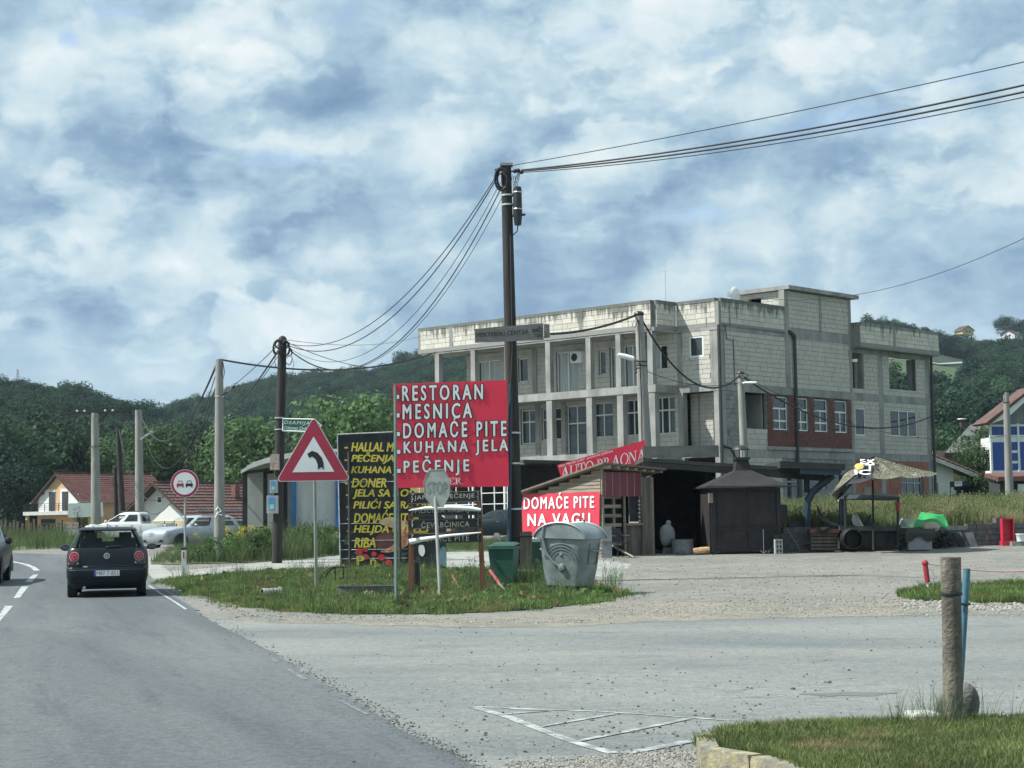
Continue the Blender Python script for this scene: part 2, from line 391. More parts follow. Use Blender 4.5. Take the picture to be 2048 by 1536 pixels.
apron = sheet('side_road', [(424,1240),(520,1246),(640,1248),(900,1250),(1100,1250),(1300,1238),(1600,1230),(1850,1226),(2080,1224)], .005, m_apron, rough=.18,
              ext=[(40, 28), (60, 20), (60, -14), (5, -14), (2.2, 0), (-.6, 9.2), (-1.5, 13), (-3.6, 19.5)])
lane = sheet('service_lane', [(296,1160),(400,1152),(500,1146),(640,1138),(820,1140),(1000,1144),(1100,1150),(1240,1155),(1260,1128),(1080,1102),(900,1104),(690,1110),(560,1122),(480,1130),(380,1140),(335,1142),(322,1128),(312,1112),(300,1110),(285,1130)], .004, m_lane, rough=.12)
m_dirt = groundmat('tan_dirt', (.22, .205, .165), (.17, .165, .14), (.28, .26, .215), .5, 12., .6)
sheet('dirt_strip', [(560,1232),(700,1238),(900,1240),(1100,1228),(1236,1196),(1300,1204),(1500,1208),(1800,1208),(2080,1214),(2080,1229),(1850,1231),(1600,1236),(1300,1244),(1100,1256),(900,1254),(700,1250),(560,1246)], .0075, m_dirt, rough=.3, seg=.3)
# painted markings
m_paint = mat('worn_road_paint', (.42, .46, .45), .7, var=.15, scale=3, world=True, col2=(.17, .18, .18), s2=7, lo=.44, hi=.60, amt=.85)
m_faint = mat('faint_road_paint', (.165, .185, .19), .8, var=.2, scale=3, world=True, col2=(.10, .115, .125), s2=9, lo=.4, hi=.58, amt=.95)
def stripes(name, polys, off=.0135, fn=hgt):
    mb = MB(); 
    for pl in polys:
        w = [G(*p, fn) for p in pl]
        n = 8
        a, b_, c, d = w
        for i in range(n):
            q = [a.lerp(b_, i/n), a.lerp(b_, (i+1)/n), d.lerp(c, (i+1)/n), d.lerp(c, i/n)]
            mb.add([(p.x, p.y, fn(p.x, p.y)+off) for p in q], [(0, 1, 2, 3)])
    return mb.build(name, m_paint, kind='structure')
def ribbon(name, line, wd, off=.0135, m=None, px=True):
    w = [G(*p) if px else Vector((*p, 0)) for p in line]; mb = MB(); L = []
    for i in range(len(w)-1):
        n = max(1, int((w[i+1]-w[i]).length)); L += [w[i].lerp(w[i+1], k/n) for k in range(n)]
    L.append(w[-1]); vs = []
    for i, p in enumerate(L):
        t = (L[min(i+1, len(L)-1)]-L[max(i-1, 0)]); t.z = 0; t.normalize(); nn = Vector((-t.y, t.x, 0))*wd/2
        for q in (p-nn, p+nn): vs.append((q.x, q.y, hgt(q.x, q.y)+off))
    mb.grid(vs, 2, len(L)); return mb.build(name, m or m_paint, kind='structure')
stripes('centre_dash', [[(-22,1264),(2,1242),(26,1213),(10,1213)]])
stripes('centre_dash', [[(27,1197),(40,1197),(57,1174),(43,1174)]])
stripes('centre_dash', [[(50,1165),(64,1165),(76,1150),(66,1150)]])
stripes('centre_dash', [[(-110,1335),(-80,1335),(-30,1278),(-52,1278)]])
ribbon('centre_line', [(74,1142),(66,1135),(50,1129),(26,1124),(0,1121),(-60,1118)], .17)
ribbon('edge_line', [(302,1163),(330,1180),(360,1200),(396,1222)], .07, m=m_faint)
ribbon('edge_line', [(298,1172),(320,1187),(345,1202),(372,1220)], .05)
ribbon('edge_line_trace', [(540,1318),(556,1326)], .06, m=m_faint); ribbon('edge_line_trace', [(575,1340),(612,1362)], .05, m=m_faint)
ribbon('edge_line_trace', [(680,1404),(735,1432)], .04, m=m_faint)
m_hatch = mat('faded_hatch_paint', (.36, .39, .38), .8, var=.2, scale=3, world=True, col2=(.15, .165, .165), s2=5, lo=.40, hi=.58, amt=.9)
for i, (l, w_) in enumerate([([(944,1415),(1070,1420),(1200,1425),(1310,1432),(1460,1443)], .045), ([(944,1415),(1020,1437),(1075,1459),(1150,1487),(1228,1509)], .085),
                 ([(1020,1420),(1092,1422)], .05), ([(1000,1431),(1098,1424)], .045), ([(1075,1457),(1160,1442),(1230,1430)], .055), ([(1150,1486),(1240,1468),(1330,1450),(1375,1440)], .065),
                 ([(1252,1509),(1320,1497),(1385,1484)], .10)]):
    ribbon('hatch_line', l, w_, .0088+.0004*i, m_hatch)
# ------------------------------------------------------------------ scatter by geometry nodes (only for what nobody could count)
PROT = bpy.data.collections.new('prototypes')
def scatter(name, pts, scl, protos, m=None, kind='stuff', tilt=.15, rot=None):
    coll = bpy.data.collections.new('proto_'+name)
    for p in protos: coll.objects.link(p)
    me = bpy.data.meshes.new(name); me.from_pydata([tuple(p) for p in pts], [], [])
    at = me.attributes.new('s', 'FLOAT', 'POINT'); at.data.foreach_set('value', np.asarray(scl, dtype=np.float32))
    o = bpy.data.objects.new(name, me); COL.objects.link(o)
    g = bpy.data.node_groups.new('scatter_'+name, 'GeometryNodeTree')
    g.interface.new_socket('Geometry', in_out='INPUT', socket_type='NodeSocketGeometry'); g.interface.new_socket('Geometry', in_out='OUTPUT', socket_type='NodeSocketGeometry')
    N = g.nodes.new; i = N('NodeGroupInput'); ot = N('NodeGroupOutput'); ip = N('GeometryNodeInstanceOnPoints'); ci = N('GeometryNodeCollectionInfo')
    ci.inputs['Collection'].default_value = coll; ci.inputs['Separate Children'].default_value = True; ci.inputs['Reset Children'].default_value = True
    ip.inputs['Pick Instance'].default_value = True
    na = N('GeometryNodeInputNamedAttribute'); na.data_type = 'FLOAT'; na.inputs['Name'].default_value = 's'
    rv = N('FunctionNodeRandomValue'); rv.data_type = 'FLOAT_VECTOR'; rv.inputs[0].default_value = (-tilt, -tilt, 0); rv.inputs[1].default_value = (tilt, tilt, 6.283)
    L = g.links.new
    L(i.outputs[0], ip.inputs['Points']); L(ci.outputs[0], ip.inputs['Instance']); L(rv.outputs[0], ip.inputs['Rotation'])
    L(na.outputs['Attribute'], ip.inputs['Scale']); L(ip.outputs[0], ot.inputs[0])
    md = o.modifiers.new('scatter', 'NODES'); md.node_group = g
    o['kind'] = kind
    return o
def proto(name, me):
    return bpy.data.objects.new(name, me)
def inpoly(x, y, q):
    c = False; n = len(q); j = n-1
    for i in range(n):
        if (q[i][1] > y) != (q[j][1] > y) and x < (q[j][0]-q[i][0])*(y-q[i][1])/(q[j][1]-q[i][1])+q[i][0]: c = not c
        j = i
    return c
def polypts(q, n, clump=0., seed=1):
    r = random.Random(seed); x0, x1 = min(p[0] for p in q), max(p[0] for p in q); y0, y1 = min(p[1] for p in q), max(p[1] for p in q); out = []; t = 0
    while len(out) < n and t < n*30:
        t += 1; x, y = r.uniform(x0, x1), r.uniform(y0, y1)
        if clump and noise.noise(Vector((x*1.3, y*1.3, seed)))*.5+.5 < r.random()*clump: continue
        if inpoly(x, y, q): out.append((x, y))
    return out
def leafmat(name, c1, c2, rough=.65, yel=None, tl=.35, scale=.4):
    m = bpy.data.materials.new(name); m.use_nodes = True; t = m.node_tree; b = NB(t); pr = t.nodes['Principled BSDF']
    oi = b.n('ShaderNodeObjectInfo'); gi = b.n('ShaderNodeNewGeometry')
    c = b.mix(b.mr(gi.outputs['Random Per Island'], 0, 1, smooth=False), (*c1, 1), (*c2, 1))
    f = b.mr(oi.outputs['Random'], 0, 1, .6, 1.5, smooth=False)
    f = b.m('MULTIPLY', f, b.mr(b.noise(gi.outputs['Position'], scale, 3, .5), .3, .7, .75, 1.25))
    c = b.mix(1., c, b.xyz(f, f, b.m('POWER', f, .8)), 'MULTIPLY')
    if yel: c = b.mix(b.mr(b.noise(gi.outputs['Position'], yel[1], 3, .5), yel[2], yel[2]+.1), c, (*yel[0], 1))
    t.links.new(c, pr.inputs['Base Color']); pr.inputs['Roughness'].default_value = rough; pr.inputs['Specular IOR Level'].default_value = .12
    if tl:
        tb_ = b.n('ShaderNodeBsdfTranslucent'); t.links.new(c, tb_.inputs[0]); mx = b.n('ShaderNodeMixShader'); mx.inputs[0].default_value = tl
        t.links.new(pr.outputs[0], mx.inputs[1]); t.links.new(tb_.outputs[0], mx.inputs[2])
        t.links.new(mx.outputs[0], t.nodes['Material Output'].inputs['Surface'])
    MT[name] = m; return m
m_grass = leafmat('grass_blade', (.082, .145, .046), (.125, .185, .066), tl=.3, scale=.9, yel=((.19, .19, .08), 1.1, .55))
m_grass2 = leafmat('tall_grass_blade', (.072, .132, .052), (.13, .175, .085), tl=.3, scale=.5, yel=((.19, .185, .10), .9, .56))
m_field = leafmat('field_grass_blade', (.10, .15, .06), (.19, .225, .10), tl=.3, scale=.25, yel=((.26, .25, .14), .5, .50))
def tuft(n, h, spread, wd, seed, lean=.35, heads=0.):
    r = random.Random(seed); mb = MB()
    for _ in range(n):
        a = r.uniform(0, 6.283); d = r.random()**.5*spread; x, y = d*math.cos(a), d*math.sin(a); hh = h*r.uniform(.5, 1.1); w_ = wd*r.uniform(.7, 1.3)
        la = a + r.uniform(-1, 1); ln = lean*hh*r.uniform(.2, 1.2); q = r.uniform(0, 3.14); wx, wy = math.cos(q)*w_/2, math.sin(q)*w_/2
        p0, p1, p2 = (x, y), (x+math.cos(la)*ln*.35, y+math.sin(la)*ln*.35), (x+math.cos(la)*ln, y+math.sin(la)*ln)
        mb.add([(p0[0]-wx, p0[1]-wy, -.01), (p0[0]+wx, p0[1]+wy, -.01), (p1[0]+wx*.8, p1[1]+wy*.8, hh*.55), (p1[0]-wx*.8, p1[1]-wy*.8, hh*.55), (*p2, hh)], [(0, 1, 2, 3), (3, 2, 4)])
        if r.random() < heads:
            mb.tube([(*p2, hh), (p2[0]*1.02, p2[1]*1.02, hh+.09*h)], [wd*.9, wd*.3], 4)
    return mb
tufts_s = [proto('tuft', tuft(14, .10, .09, .011, i, .6).mesh('tuft', m_grass)) for i in range(4)]
m_lawn = leafmat('lawn_blade', (.095, .145, .045), (.15, .185, .075), tl=.3, scale=1.6, yel=((.24, .22, .11), 2.2, .55))
tufts_f = [proto('tuft', tuft(16, .06, .06, .0055, 20+i, .7).mesh('tuft', m_lawn)) for i in range(4)]
tufts_t = [proto('tuft', tuft(22, .75, .22, .014, 40+i, .35, .35).mesh('tuft', m_grass2)) for i in range(4)]
tufts_w = [proto('tuft', tuft(20, .55, .28, .020, 60+i, .4, .3).mesh('tuft', m_field)) for i in range(4)]
def grass_on(name, sh, n, protos, s0, s1, fn, clump=.0, seed=1, kx=None):
    q = list(zip(list(sh['_poly'])[0::2], list(sh['_poly'])[1::2])); pts = polypts(q, n, clump, seed); r = random.Random(seed)
    sc = [r.uniform(s0, s1)*(.75+.5*noise.noise(Vector((x*.8, y*.8, 5)))) * (kx(x, y) if kx else 1) for x, y in pts]
    return scatter(name, [(x, y, fn(x, y)) for x, y in pts], sc, protos)
def leaf_cloud(n, rad, size, seed, sq=1., mb=None, c=(0, 0, 0)):
    r = random.Random(seed); mb = mb or MB()
    for _ in range(n):
        d = Vector((r.gauss(0, 1), r.gauss(0, 1), r.gauss(0, 1))).normalized(); p = Vector(c)+Vector((d.x*rad, d.y*rad, d.z*rad*sq))*r.uniform(.6, 1.05)
        nn = (d+Vector((r.gauss(0, .6), r.gauss(0, .6), r.gauss(0, .6)))).normalized(); a = nn.orthogonal().normalized(); a.rotate(Matrix.Rotation(r.uniform(0, 6.28), 3, nn)); c2 = nn.cross(a)
        s_ = size*r.uniform(.6, 1.4)
        mb.add([p+a*s_*.5, p+c2*s_*.32, p-a*s_*.5, p-c2*s_*.32], [(0, 1, 2, 3)])
    return mb
# verge with the signs
VG = [(338,1166),(352,1160),(430,1154),(500,1147),(640,1141),(690,1137),(860,1140),(1000,1143),(1100,1152),(1215,1180),(1236,1193),(1190,1206),(1100,1217),(900,1229),(700,1229),(560,1222),(490,1214),(420,1194),(372,1180)]
vb = lambda x, y: 0
def vh(x, y): return hgt(x, y) + .035 + .05*noise.noise(Vector((x*.6, y*.6, 1)))
verge = sheet('grass_verge_ground', VG, .02, m_soil, rough=.30, seg=.35, bump=lambda x, y: .0 + .03*noise.noise(Vector((x*.6, y*.6, 1))), step=.5)
grass_on('verge_grass', verge, 11500, tufts_s, .8, 1.9, lambda x, y: hgt(x, y)+.01, .75, 3)
q_ = list(zip(list(verge['_poly'])[0::2], list(verge['_poly'])[1::2]))
er = random.Random(31); ept = []
for i in range(len(q_)):
    a, c = Vector(q_[i]), Vector(q_[(i+1) % len(q_)])
    for _ in range(int((c-a).length*34)):
        p = a.lerp(c, er.random())+Vector((er.gauss(0, .16), er.gauss(0, .16))); 
        if noise.noise(Vector((p.x*2.2, p.y*2.2, 7))) > -.15: ept.append(p)
scatter('verge_edge_grass', [(p.x, p.y, hgt(p.x, p.y)+.005) for p in ept], [er.uniform(.35, 1.2) for _ in ept], tufts_s)
pts = [p for p in polypts(q_, 420, .9, 8)]
scatter('verge_tall_grass', [(x, y, hgt(x, y)) for x, y in pts], [random.uniform(.25, .62) for _ in pts], tufts_t)
pw_ = polypts(q_, 330, .8, 55); scatter('verge_weeds', [(x, y, hgt(x, y)+.06) for x, y in pw_], [random.uniform(.6, 1.7) for _ in pw_], [proto('weed', leaf_cloud(46, .10, .075, 90+i, .6).mesh('weed', leafmat('broad_weed_leaf_%s' % 'abc'[i], *[((.06, .12, .04), (.10, .17, .06)), ((.11, .16, .06), (.16, .2, .08)), ((.17, .15, .07), (.22, .2, .1))][i]))) for i in range(3)])
# grass right of the dumpster / around pole foot
pole_foot = G(1035, 1168)
pts = [(pole_foot.x+random.gauss(.3, .8), pole_foot.y+random.gauss(-.6, .5)) for _ in range(90)]
scatter('pole_foot_grass', [(x, y, hgt(x, y)) for x, y in pts], [random.uniform(.4, .75) for _ in pts], tufts_t)
# weeds mound by the lane
WM = [(300,1129),(340,1130),(420,1128),(520,1124),(600,1119),(690,1108),(690,1085),(600,1078),(500,1082),(430,1086),(370,1092),(330,1104)]
wm = sheet('weed_bank_ground', WM, .02, m_soil, rough=.2, step=1)
def wk(x, y):
    return .40+.78*ss((x+11.4)/2.6)
grass_on('roadside_weeds', wm, 3000, tufts_t, .9, 1.35, lambda x, y: hgt(x, y), .3, 5, kx=wk)
def _sh():
    pts = polypts(list(zip(list(wm['_poly'])[0::2], list(wm['_poly'])[1::2])), 260, .5, 77); pts = [p for p in pts if p[0] > -10.4]; r = random.Random(3)
    scatter('weed_shrubs', [(x, y, hgt(x, y)+r.uniform(.2, .62)*wk(x, y)) for x, y in pts], [r.uniform(.6, 1.15) for _ in pts], [proto('shrub', leaf_cloud(230, .38, .10, 50+i, .8).mesh('shrub', m_shrub)) for i in range(3)])
m_yel = leafmat('yellow_flower', (.42, .40, .04), (.5, .46, .06), tl=.2)
m_shrub = leafmat('shrub_leaf', (.055, .11, .042), (.095, .15, .06), tl=.3)
_sh()
fl = [proto('flower', leaf_cloud(26, .12, .05, i, .6).mesh('flower', m_yel)) for i in range(3)]
c0 = G(480, 1106); pts = [(c0.x+random.gauss(0, .75), c0.y+random.gauss(0, .5)) for _ in range(70)]
scatter('yellow_wildflowers', [(x, y, hgt(x, y)+random.uniform(.62, 1.0)) for x, y in pts], [random.uniform(.5, 1.1) for _ in pts], fl)
# strip of grass in front of the parked dark car
gs = sheet('grass_strip_ground', [(880,1104),(1075,1102),(1075,1086),(880,1088)], .006, m_soil, rough=.1)
grass_on('lane_edge_grass', gs, 900, tufts_t, .3, .6, hgt, .3, 9)
gl = sheet('far_grass_ground', [(-300,1104),(20,1102),(110,1098),(240,1096),(245,1080),(100,1078),(-300,1076)], .006, m_soil, rough=.2)
grass_on('far_roadside_grass', gl, 3000, tufts_t, .9, 1.6, hgt, .2, 10)
# right island of grass with rubble
gi_ = sheet('lot_grass_ground', [(1800,1194),(1825,1184),(1870,1176),(1950,1174),(2080,1170),(2080,1208),(1960,1207),(1850,1203)], .012, m_soil, rough=.12, seg=.3, step=.5)
grass_on('lot_grass', gi_, 2600, tufts_s, .9, 2.1, hgt, .4, 12)
# foreground island: raised grass inside a kerb
KH = .13
def fh(x, y): return KH-.01 + .03*noise.noise(Vector((x*.9, y*.9, 4)))
w = [Gz(*p, KH) for p in [(1398,1478),(1452,1458),(1560,1448),(1700,1441),(1850,1437),(2120,1436),(2300,1500)]]
isl = [(p.x, p.y) for p in w] + [(6.0, 6.4), (3.1, 7.2), (1.72, 8.6), (1.32, 10.1)]
island = sheet('grass_island_ground', isl, 0, m_soil, fn=fh, rough=.05, seg=.2, px=False, step=.5)
sk = MB(); q = list(zip(list(island['_poly'])[0::2], list(island['_poly'])[1::2]))
for i in range(len(q)):
    a, c = q[i], q[(i+1) % len(q)]; sk.add([(a[0], a[1], -.02), (c[0], c[1], -.02), (c[0], c[1], fh(*c)), (a[0], a[1], fh(*a))], [(0, 1, 2, 3)])
sk.build('grass_island_side', m_soil, kind='structure')
grass_on('island_grass', island, 15000, tufts_f, .55, 1.35, fh, .35, 14)
# field behind the wall
FP = [(9.4,58.9),(12,60.0),(18,62.4),(24,64.8),(40,71),(130,100),(130,190),(9.4,190)]
field = sheet('field_ground', FP, 0, m_farm, fn=zf, px=False, step=2.)
sk = MB()
for (a, c) in zip(FP[:5], FP[1:6]): sk.prism([(a[0], a[1], -.2), (c[0], c[1], -.2), (c[0], c[1], zf(*c)-.004), (a[0], a[1], zf(*a)-.004)], (0, .3, 0))
sk.build('field_bank', m_soil, kind='structure')
fpts = []; r = random.Random(4)
while len(fpts) < 7500:
    y = 59+42*r.random()**1.6; x = r.uniform(9.5, 9.5+.55*y)
    if x/y < .36 and inpoly(x, y, FP) and not (y > 84 and x/y < .233): fpts.append((x, y))
scatter('field_grass', [(x, y, zf(x, y)) for x, y in fpts], [r.uniform(.6, 1.15)*(1+.4*noise.noise(Vector((x*.3, y*.3, 2)))) for x, y in fpts], tufts_w)
# stones
m_stone = mat('stone', (.25, .245, .22), .9, var=.25, scale=6, rand=.35, bump=.4)
m_dark_stone = mat('dark_stone', (.12, .12, .115), .9, var=.25, scale=6, rand=.4, bump=.4)
def rock(seed, r_=1., sq=.65, sub=1):
    bm = bmesh.new(); bmesh.ops.create_icosphere(bm, subdivisions=sub, radius=r_); mb = MB()
    for v in bm.verts:
        k_ = 1+.42*noise.noise(v.co*1.6+Vector((seed*3.1, 0, 0)))+.12*noise.noise(v.co*5+Vector((seed, 0, 0)))
        v.co = Vector((v.co.x*k_*1.15, v.co.y*k_*.9, v.co.z*k_*sq))
    mb.v = [tuple(v.co) for v in bm.verts]; mb.f = [tuple(v.index for v in f.verts) for f in bm.faces]; bm.free(); return mb
rocks = [proto('pebble', rock(i).mesh('pebble', m_stone)) for i in range(5)]
drocks = [proto('pebble', rock(i+9).mesh('pebble', m_dark_stone)) for i in range(4)]
def pebbles(name, n, px0, px1, py0, py1, s0, s1, protos=rocks, dens=None, seed=0):
    r = random.Random(seed); out = []; t = 0
    while len(out) < n and t < n*20:
        t += 1; x, y = r.uniform(px0, px1), r.uniform(py0, py1)
        if dens and r.random() > dens(x, y): continue
        p = G(x, y); out.append(p + Vector((0, 0, .008)))
    scatter(name, out, [s0+(s1-s0)*r.random()**2.5 for _ in out], protos, tilt=.6)
pebbles('gravel_stones', 5200, 1180, 2090, 1185, 1240, .004, .024, dens=lambda x, y: max(0, 1-abs(y-(1222-8*(x-1180)/900))/24)**1.3, seed=2)
pebbles('lot_stones', 2200, 1200, 2090, 1115, 1200, .004, .026, seed=3)
pebbles('rubble_edge', 1500, 1800, 2090, 1203, 1222, .008, .045, seed=5)
pebbles('verge_edge_stones', 1100, 330, 1230, 1160, 1248, .005, .026, dens=lambda x, y: max(0, 1-abs(y-(1180+55*ss((x-330)/200)+12*ss((x-500)/500)))/14)**1.3, seed=6)
pebbles('loose_gravel', 5200, 1010, 1400, 1488, 1550, .004, .017, dens=lambda x, y: ss((y-(1532-.075*(x-1000)))/16+.55)*(.4+.6*ss((x-1000)/150)), seed=7)
pebbles('loose_stones', 700, 700, 2080, 1250, 1530, .005, .017, drocks, dens=lambda x, y: .25+.75*ss((y-1300)/200)*ss(1-abs(x-1300)/500), seed=8)
pebbles('road_edge_grit', 1500, 400, 1000, 1240, 1540, .003, .014, drocks, dens=lambda x, y: max(0, 1-abs(x-(424+(y-1243)*1.78))/45), seed=11)
# ------------------------------------------------------------------ trees and hills
m_bark = mat('bark', (.10, .085, .065), .9, bump=.6, bscale=14)
def crown(seed, H=8., Wd=7., n=3200, leaf=.34, lobes=16, base=.22, top=1.):
    r = random.Random(seed); mb = MB(); L = []
    for i in range(lobes):
        t = r.random(); z = H*(base+.12+(.80-base)*t); rr = Wd/2*(.35+.65*math.sin(math.pi*min(1, (.25+.75*(1-t)))))*top
        a = i*2.4+r.uniform(-.4, .4); d = rr*r.uniform(.25, .75)
        L.append((Vector((d*math.cos(a), d*math.sin(a), z)), Wd*r.uniform(.17, .30)))
    L.append((Vector((0, 0, H*.84)), Wd*.2))
    tot = sum(l[1]**2 for l in L)
    for c, rad in L:
        k_ = int(n*rad*rad/tot)
        for _ in range(k_):
            d = Vector((r.gauss(0, 1), r.gauss(0, 1), r.gauss(0, 1))).normalized()
            bumpy = 1+.28*noise.noise(d*2.2+c)
            p = c + Vector((d.x*rad, d.y*rad, d.z*rad*.85))*bumpy*r.uniform(.72, 1.08)
            nn = (d*1.1+Vector((r.gauss(0, .5), r.gauss(0, .5), r.gauss(0, .5)+.15))).normalized()
            a = nn.orthogonal().normalized(); a.rotate(Matrix.Rotation(r.uniform(0, 6.28), 3, nn)); c2 = nn.cross(a); s_ = leaf*r.uniform(.55, 1.35)
            mb.add([p+a*s_*.55, p+c2*s_*.36, p-a*s_*.5, p-c2*s_*.36], [(0, 1, 2, 3)])
    return mb, L
def trunk(H, L, r0=.2):
    mb = MB(); mb.tube([(0, 0, -.3), (.05, 0, H*.25), (0, .06, H*.55), (.03, 0, H*.8)], [r0, r0*.8, r0*.5, r0*.15], 8)
    for c, rad in L[:7]: mb.tube([(0, 0, c.z*.55), (c.x*.5, c.y*.5, c.z*.8), tuple(c)], [r0*.4, r0*.25, r0*.08], 5)
    return mb
m_lf = [leafmat('leaf_mid', (.030, .066, .038), (.050, .092, .050)), leafmat('leaf_fresh', (.050, .096, .042), (.078, .128, .054)), leafmat('leaf_dark', (.019, .047, .035), (.034, .066, .044))]
m_ff = [leafmat('forest_leaf', (.022, .054, .036), (.038, .076, .046)), leafmat('forest_leaf_light', (.034, .074, .038), (.054, .098, .048)), leafmat('forest_leaf_dark', (.013, .038, .031), (.024, .053, .039))]
forest_p = []
for i in range(5):
    mb, L = crown(100+i, 9, 8., 1700, .50, 13, .05)
    forest_p.append(proto('forest_crown', mb.mesh('forest_crown', m_ff[2] if i % 3 else m_ff[0])))
mb, L = crown(131, 9, 7., 1700, .50, 13, .05); forest_p.append(proto('forest_crown', mb.mesh('forest_crown', m_ff[1])))
def ridge(profile, Y):
    """picture outline of a ridge -> function azimuth (x/y) -> height above sea of that ridge at distance Y"""
    A = [P(px, py, Y) for px, py in profile]; xa = [p.x/Y for p in A]; za = [p.z for p in A]
    return lambda a: float(np.interp(a, xa, za))
def hill(name, rf, y0, y1, y2, a0, a1, z0=.5, drop=8., na=90, ny=26, m=None):
    def z(a, y):
        t = ss((y-y0)/(y1-y0)); s2 = (y-y1)/(y2-y1) if y > y1 else 0
        nz = 3.5*noise.noise(Vector((a*y/60, y/60, 1)))*min(1, (y-y0)/60)*(1 if y < y1*.93 else .0)
        return z0 + (rf(a)-drop-z0)*(.35*t+.65*min(1, (y-y0)/(y1-y0)))*(1-.5*ss(s2)) + nz
    mb = MB(); ys = np.linspace(y0, y2, ny)
    mb.grid([(a*y, y, z(a, y)) for y in ys for a in np.linspace(a0, a1, na)], na, ny)
    mb.build(name, m or m_hill, smooth=True, kind='structure')
    return z
pA = [(-1500,700),(-600,735),(-200,748),(0,760),(45,757),(75,768),(110,771),(170,776),(215,792),(270,806),(325,818),(400,850),(520,905),(700,960)]
pB = [(-600,800),(100,850),(300,830),(345,812),(385,800),(430,800),(480,772),(560,754),(650,748),(760,742),(830,714),(880,703),(930,690),(1050,670),(1300,655),(1500,650),(1700,660),(1900,700)]
pC = [(1100,700),(1400,640),(1620,668),(1680,660),(1720,640),(1745,630),(1775,632),(1815,642),(1850,654),(1880,660),(1930,668),(1990,672),(2048,670),(2400,640),(3200,600),(5000,600)]
zB = hill('far_hill', ridge(pB, 880), 330, 880, 1150, -.62, .30, 0, 7.5)
zA = hill('left_hill', ridge(pA, 480), 245, 480, 640, -1.1, -.07, 0, 7.)
zC = hill('right_hill', ridge(pC, 800), 200, 800, 1100, .06, 1.2, 0, 12.)
def forest(name, zfun, y0, y1, a0, a1, n, seed, s0=.8, s1=1.2, skip=None, pw=.6):
    r = random.Random(seed); pts = []; sc = []; t = 0
    while len(pts) < n and t < n*20:
        t += 1; y = y0+(y1-y0)*r.random()**pw; a = r.uniform(a0, a1)
        if skip and skip(a, y): continue
        pts.append((a*y, y, zfun(a, y)-.5)); sc.append(r.uniform(s0, s1)*(1 if r.random() > .06 else 1.3))
    return scatter(name, pts, sc, forest_p, tilt=.08)
forest('left_hill_forest', zA, 250, 500, -.36, -.10, 4800, 1, .5, .82)
forest('far_hill_forest', zB, 360, 900, -.32, .03, 6500, 2, .62, 1.0)
# meadow openings on the right hill: (azimuth, distance) boxes
aM = lambda px: (px-1024)/FPX
def meadow(a, y):
    # clearings seen as strips of open green
    pxl = a*FPX+1024
    u, v = pxl, y
    if 1700 < u < 1990 and 440+2.2*max(0, u-1915) < v < 735: return True
    if 1985 < u < 2100 and 640 < v < 700: return True
    return False
forest('right_hill_forest', zC, 215, 815, .16, .315, 4800, 3, .6, 1.05, skip=meadow, pw=.75)
mb = MB(); aa = np.linspace(aM(1560), aM(2120), 40); yy = np.linspace(425, 745, 26)
mb.grid([(a*y, y, zC(a, y)+.6) for y in yy for a in aa], 40, 14); mb.build('hill_meadow', m_farm, smooth=True, kind='structure')
m_path = mat('meadow_path', (.32, .33, .27), .9)
mb = MB(); L_ = [(1840, 610), (1880, 600), (1905, 612), (1930, 622)]
mb.grid([(aM(p)*y_+0, y_, zC(aM(p), y_)+.9) for p, q_ in L_ for y_ in (q_, q_+6)], 2, 4); mb.build('meadow_track', m_path, kind='structure')
# single trees that can be told apart
protos_t = {}
for nm, sd, H_, W_, n_, lf_, mi in [('broad_tree', 1, 9, 9, 5200, .36, 0), ('fresh_tree', 2, 8, 7.5, 4600, .34, 1), ('dark_tree', 3, 10, 8.5, 5200, .38, 2), ('leafy_bush', 4, 3, 3.6, 2400, .22, 1), ('garden_tree', 5, 6, 6.5, 4800, .26, 1)]:
    mb, L = crown(sd, H_, W_, n_, lf_, 18 if H_ > 4 else 10, .12 if H_ > 4 else -.05)
    protos_t[nm] = (mb.mesh('crown', m_lf[mi]), trunk(H_, L, .2 if H_ > 4 else .06).mesh('trunk', m_bark))
def tree(nm, px, pybase, Y, top, label, cat='tree', group=None, z=None, wk=1.):
    """a tree whose crown reaches the given picture height"""
    p = P(px, pybase, Y); zt = P(px, top, Y).z
    z = p.z if z is None else z
    base_h = {'broad_tree': 8.6, 'fresh_tree': 7.6, 'dark_tree': 9.6, 'leafy_bush': 2.9, 'garden_tree': 5.8}[nm]
    s_ = (zt-z)/base_h
    t = thing('tree' if cat == 'tree' else 'bush', label, cat, (p.x, Y, z), random.uniform(0, 6.28), group)
    t.scale = (s_*wk, s_*wk, s_)
    for me_, n_ in zip(protos_t[nm], ('crown', 'trunk')):
        o = bpy.data.objects.new(n_, me_); COL.objects.link(o); o.parent = t
    return t
gL = 'trees at the foot of the left hill'
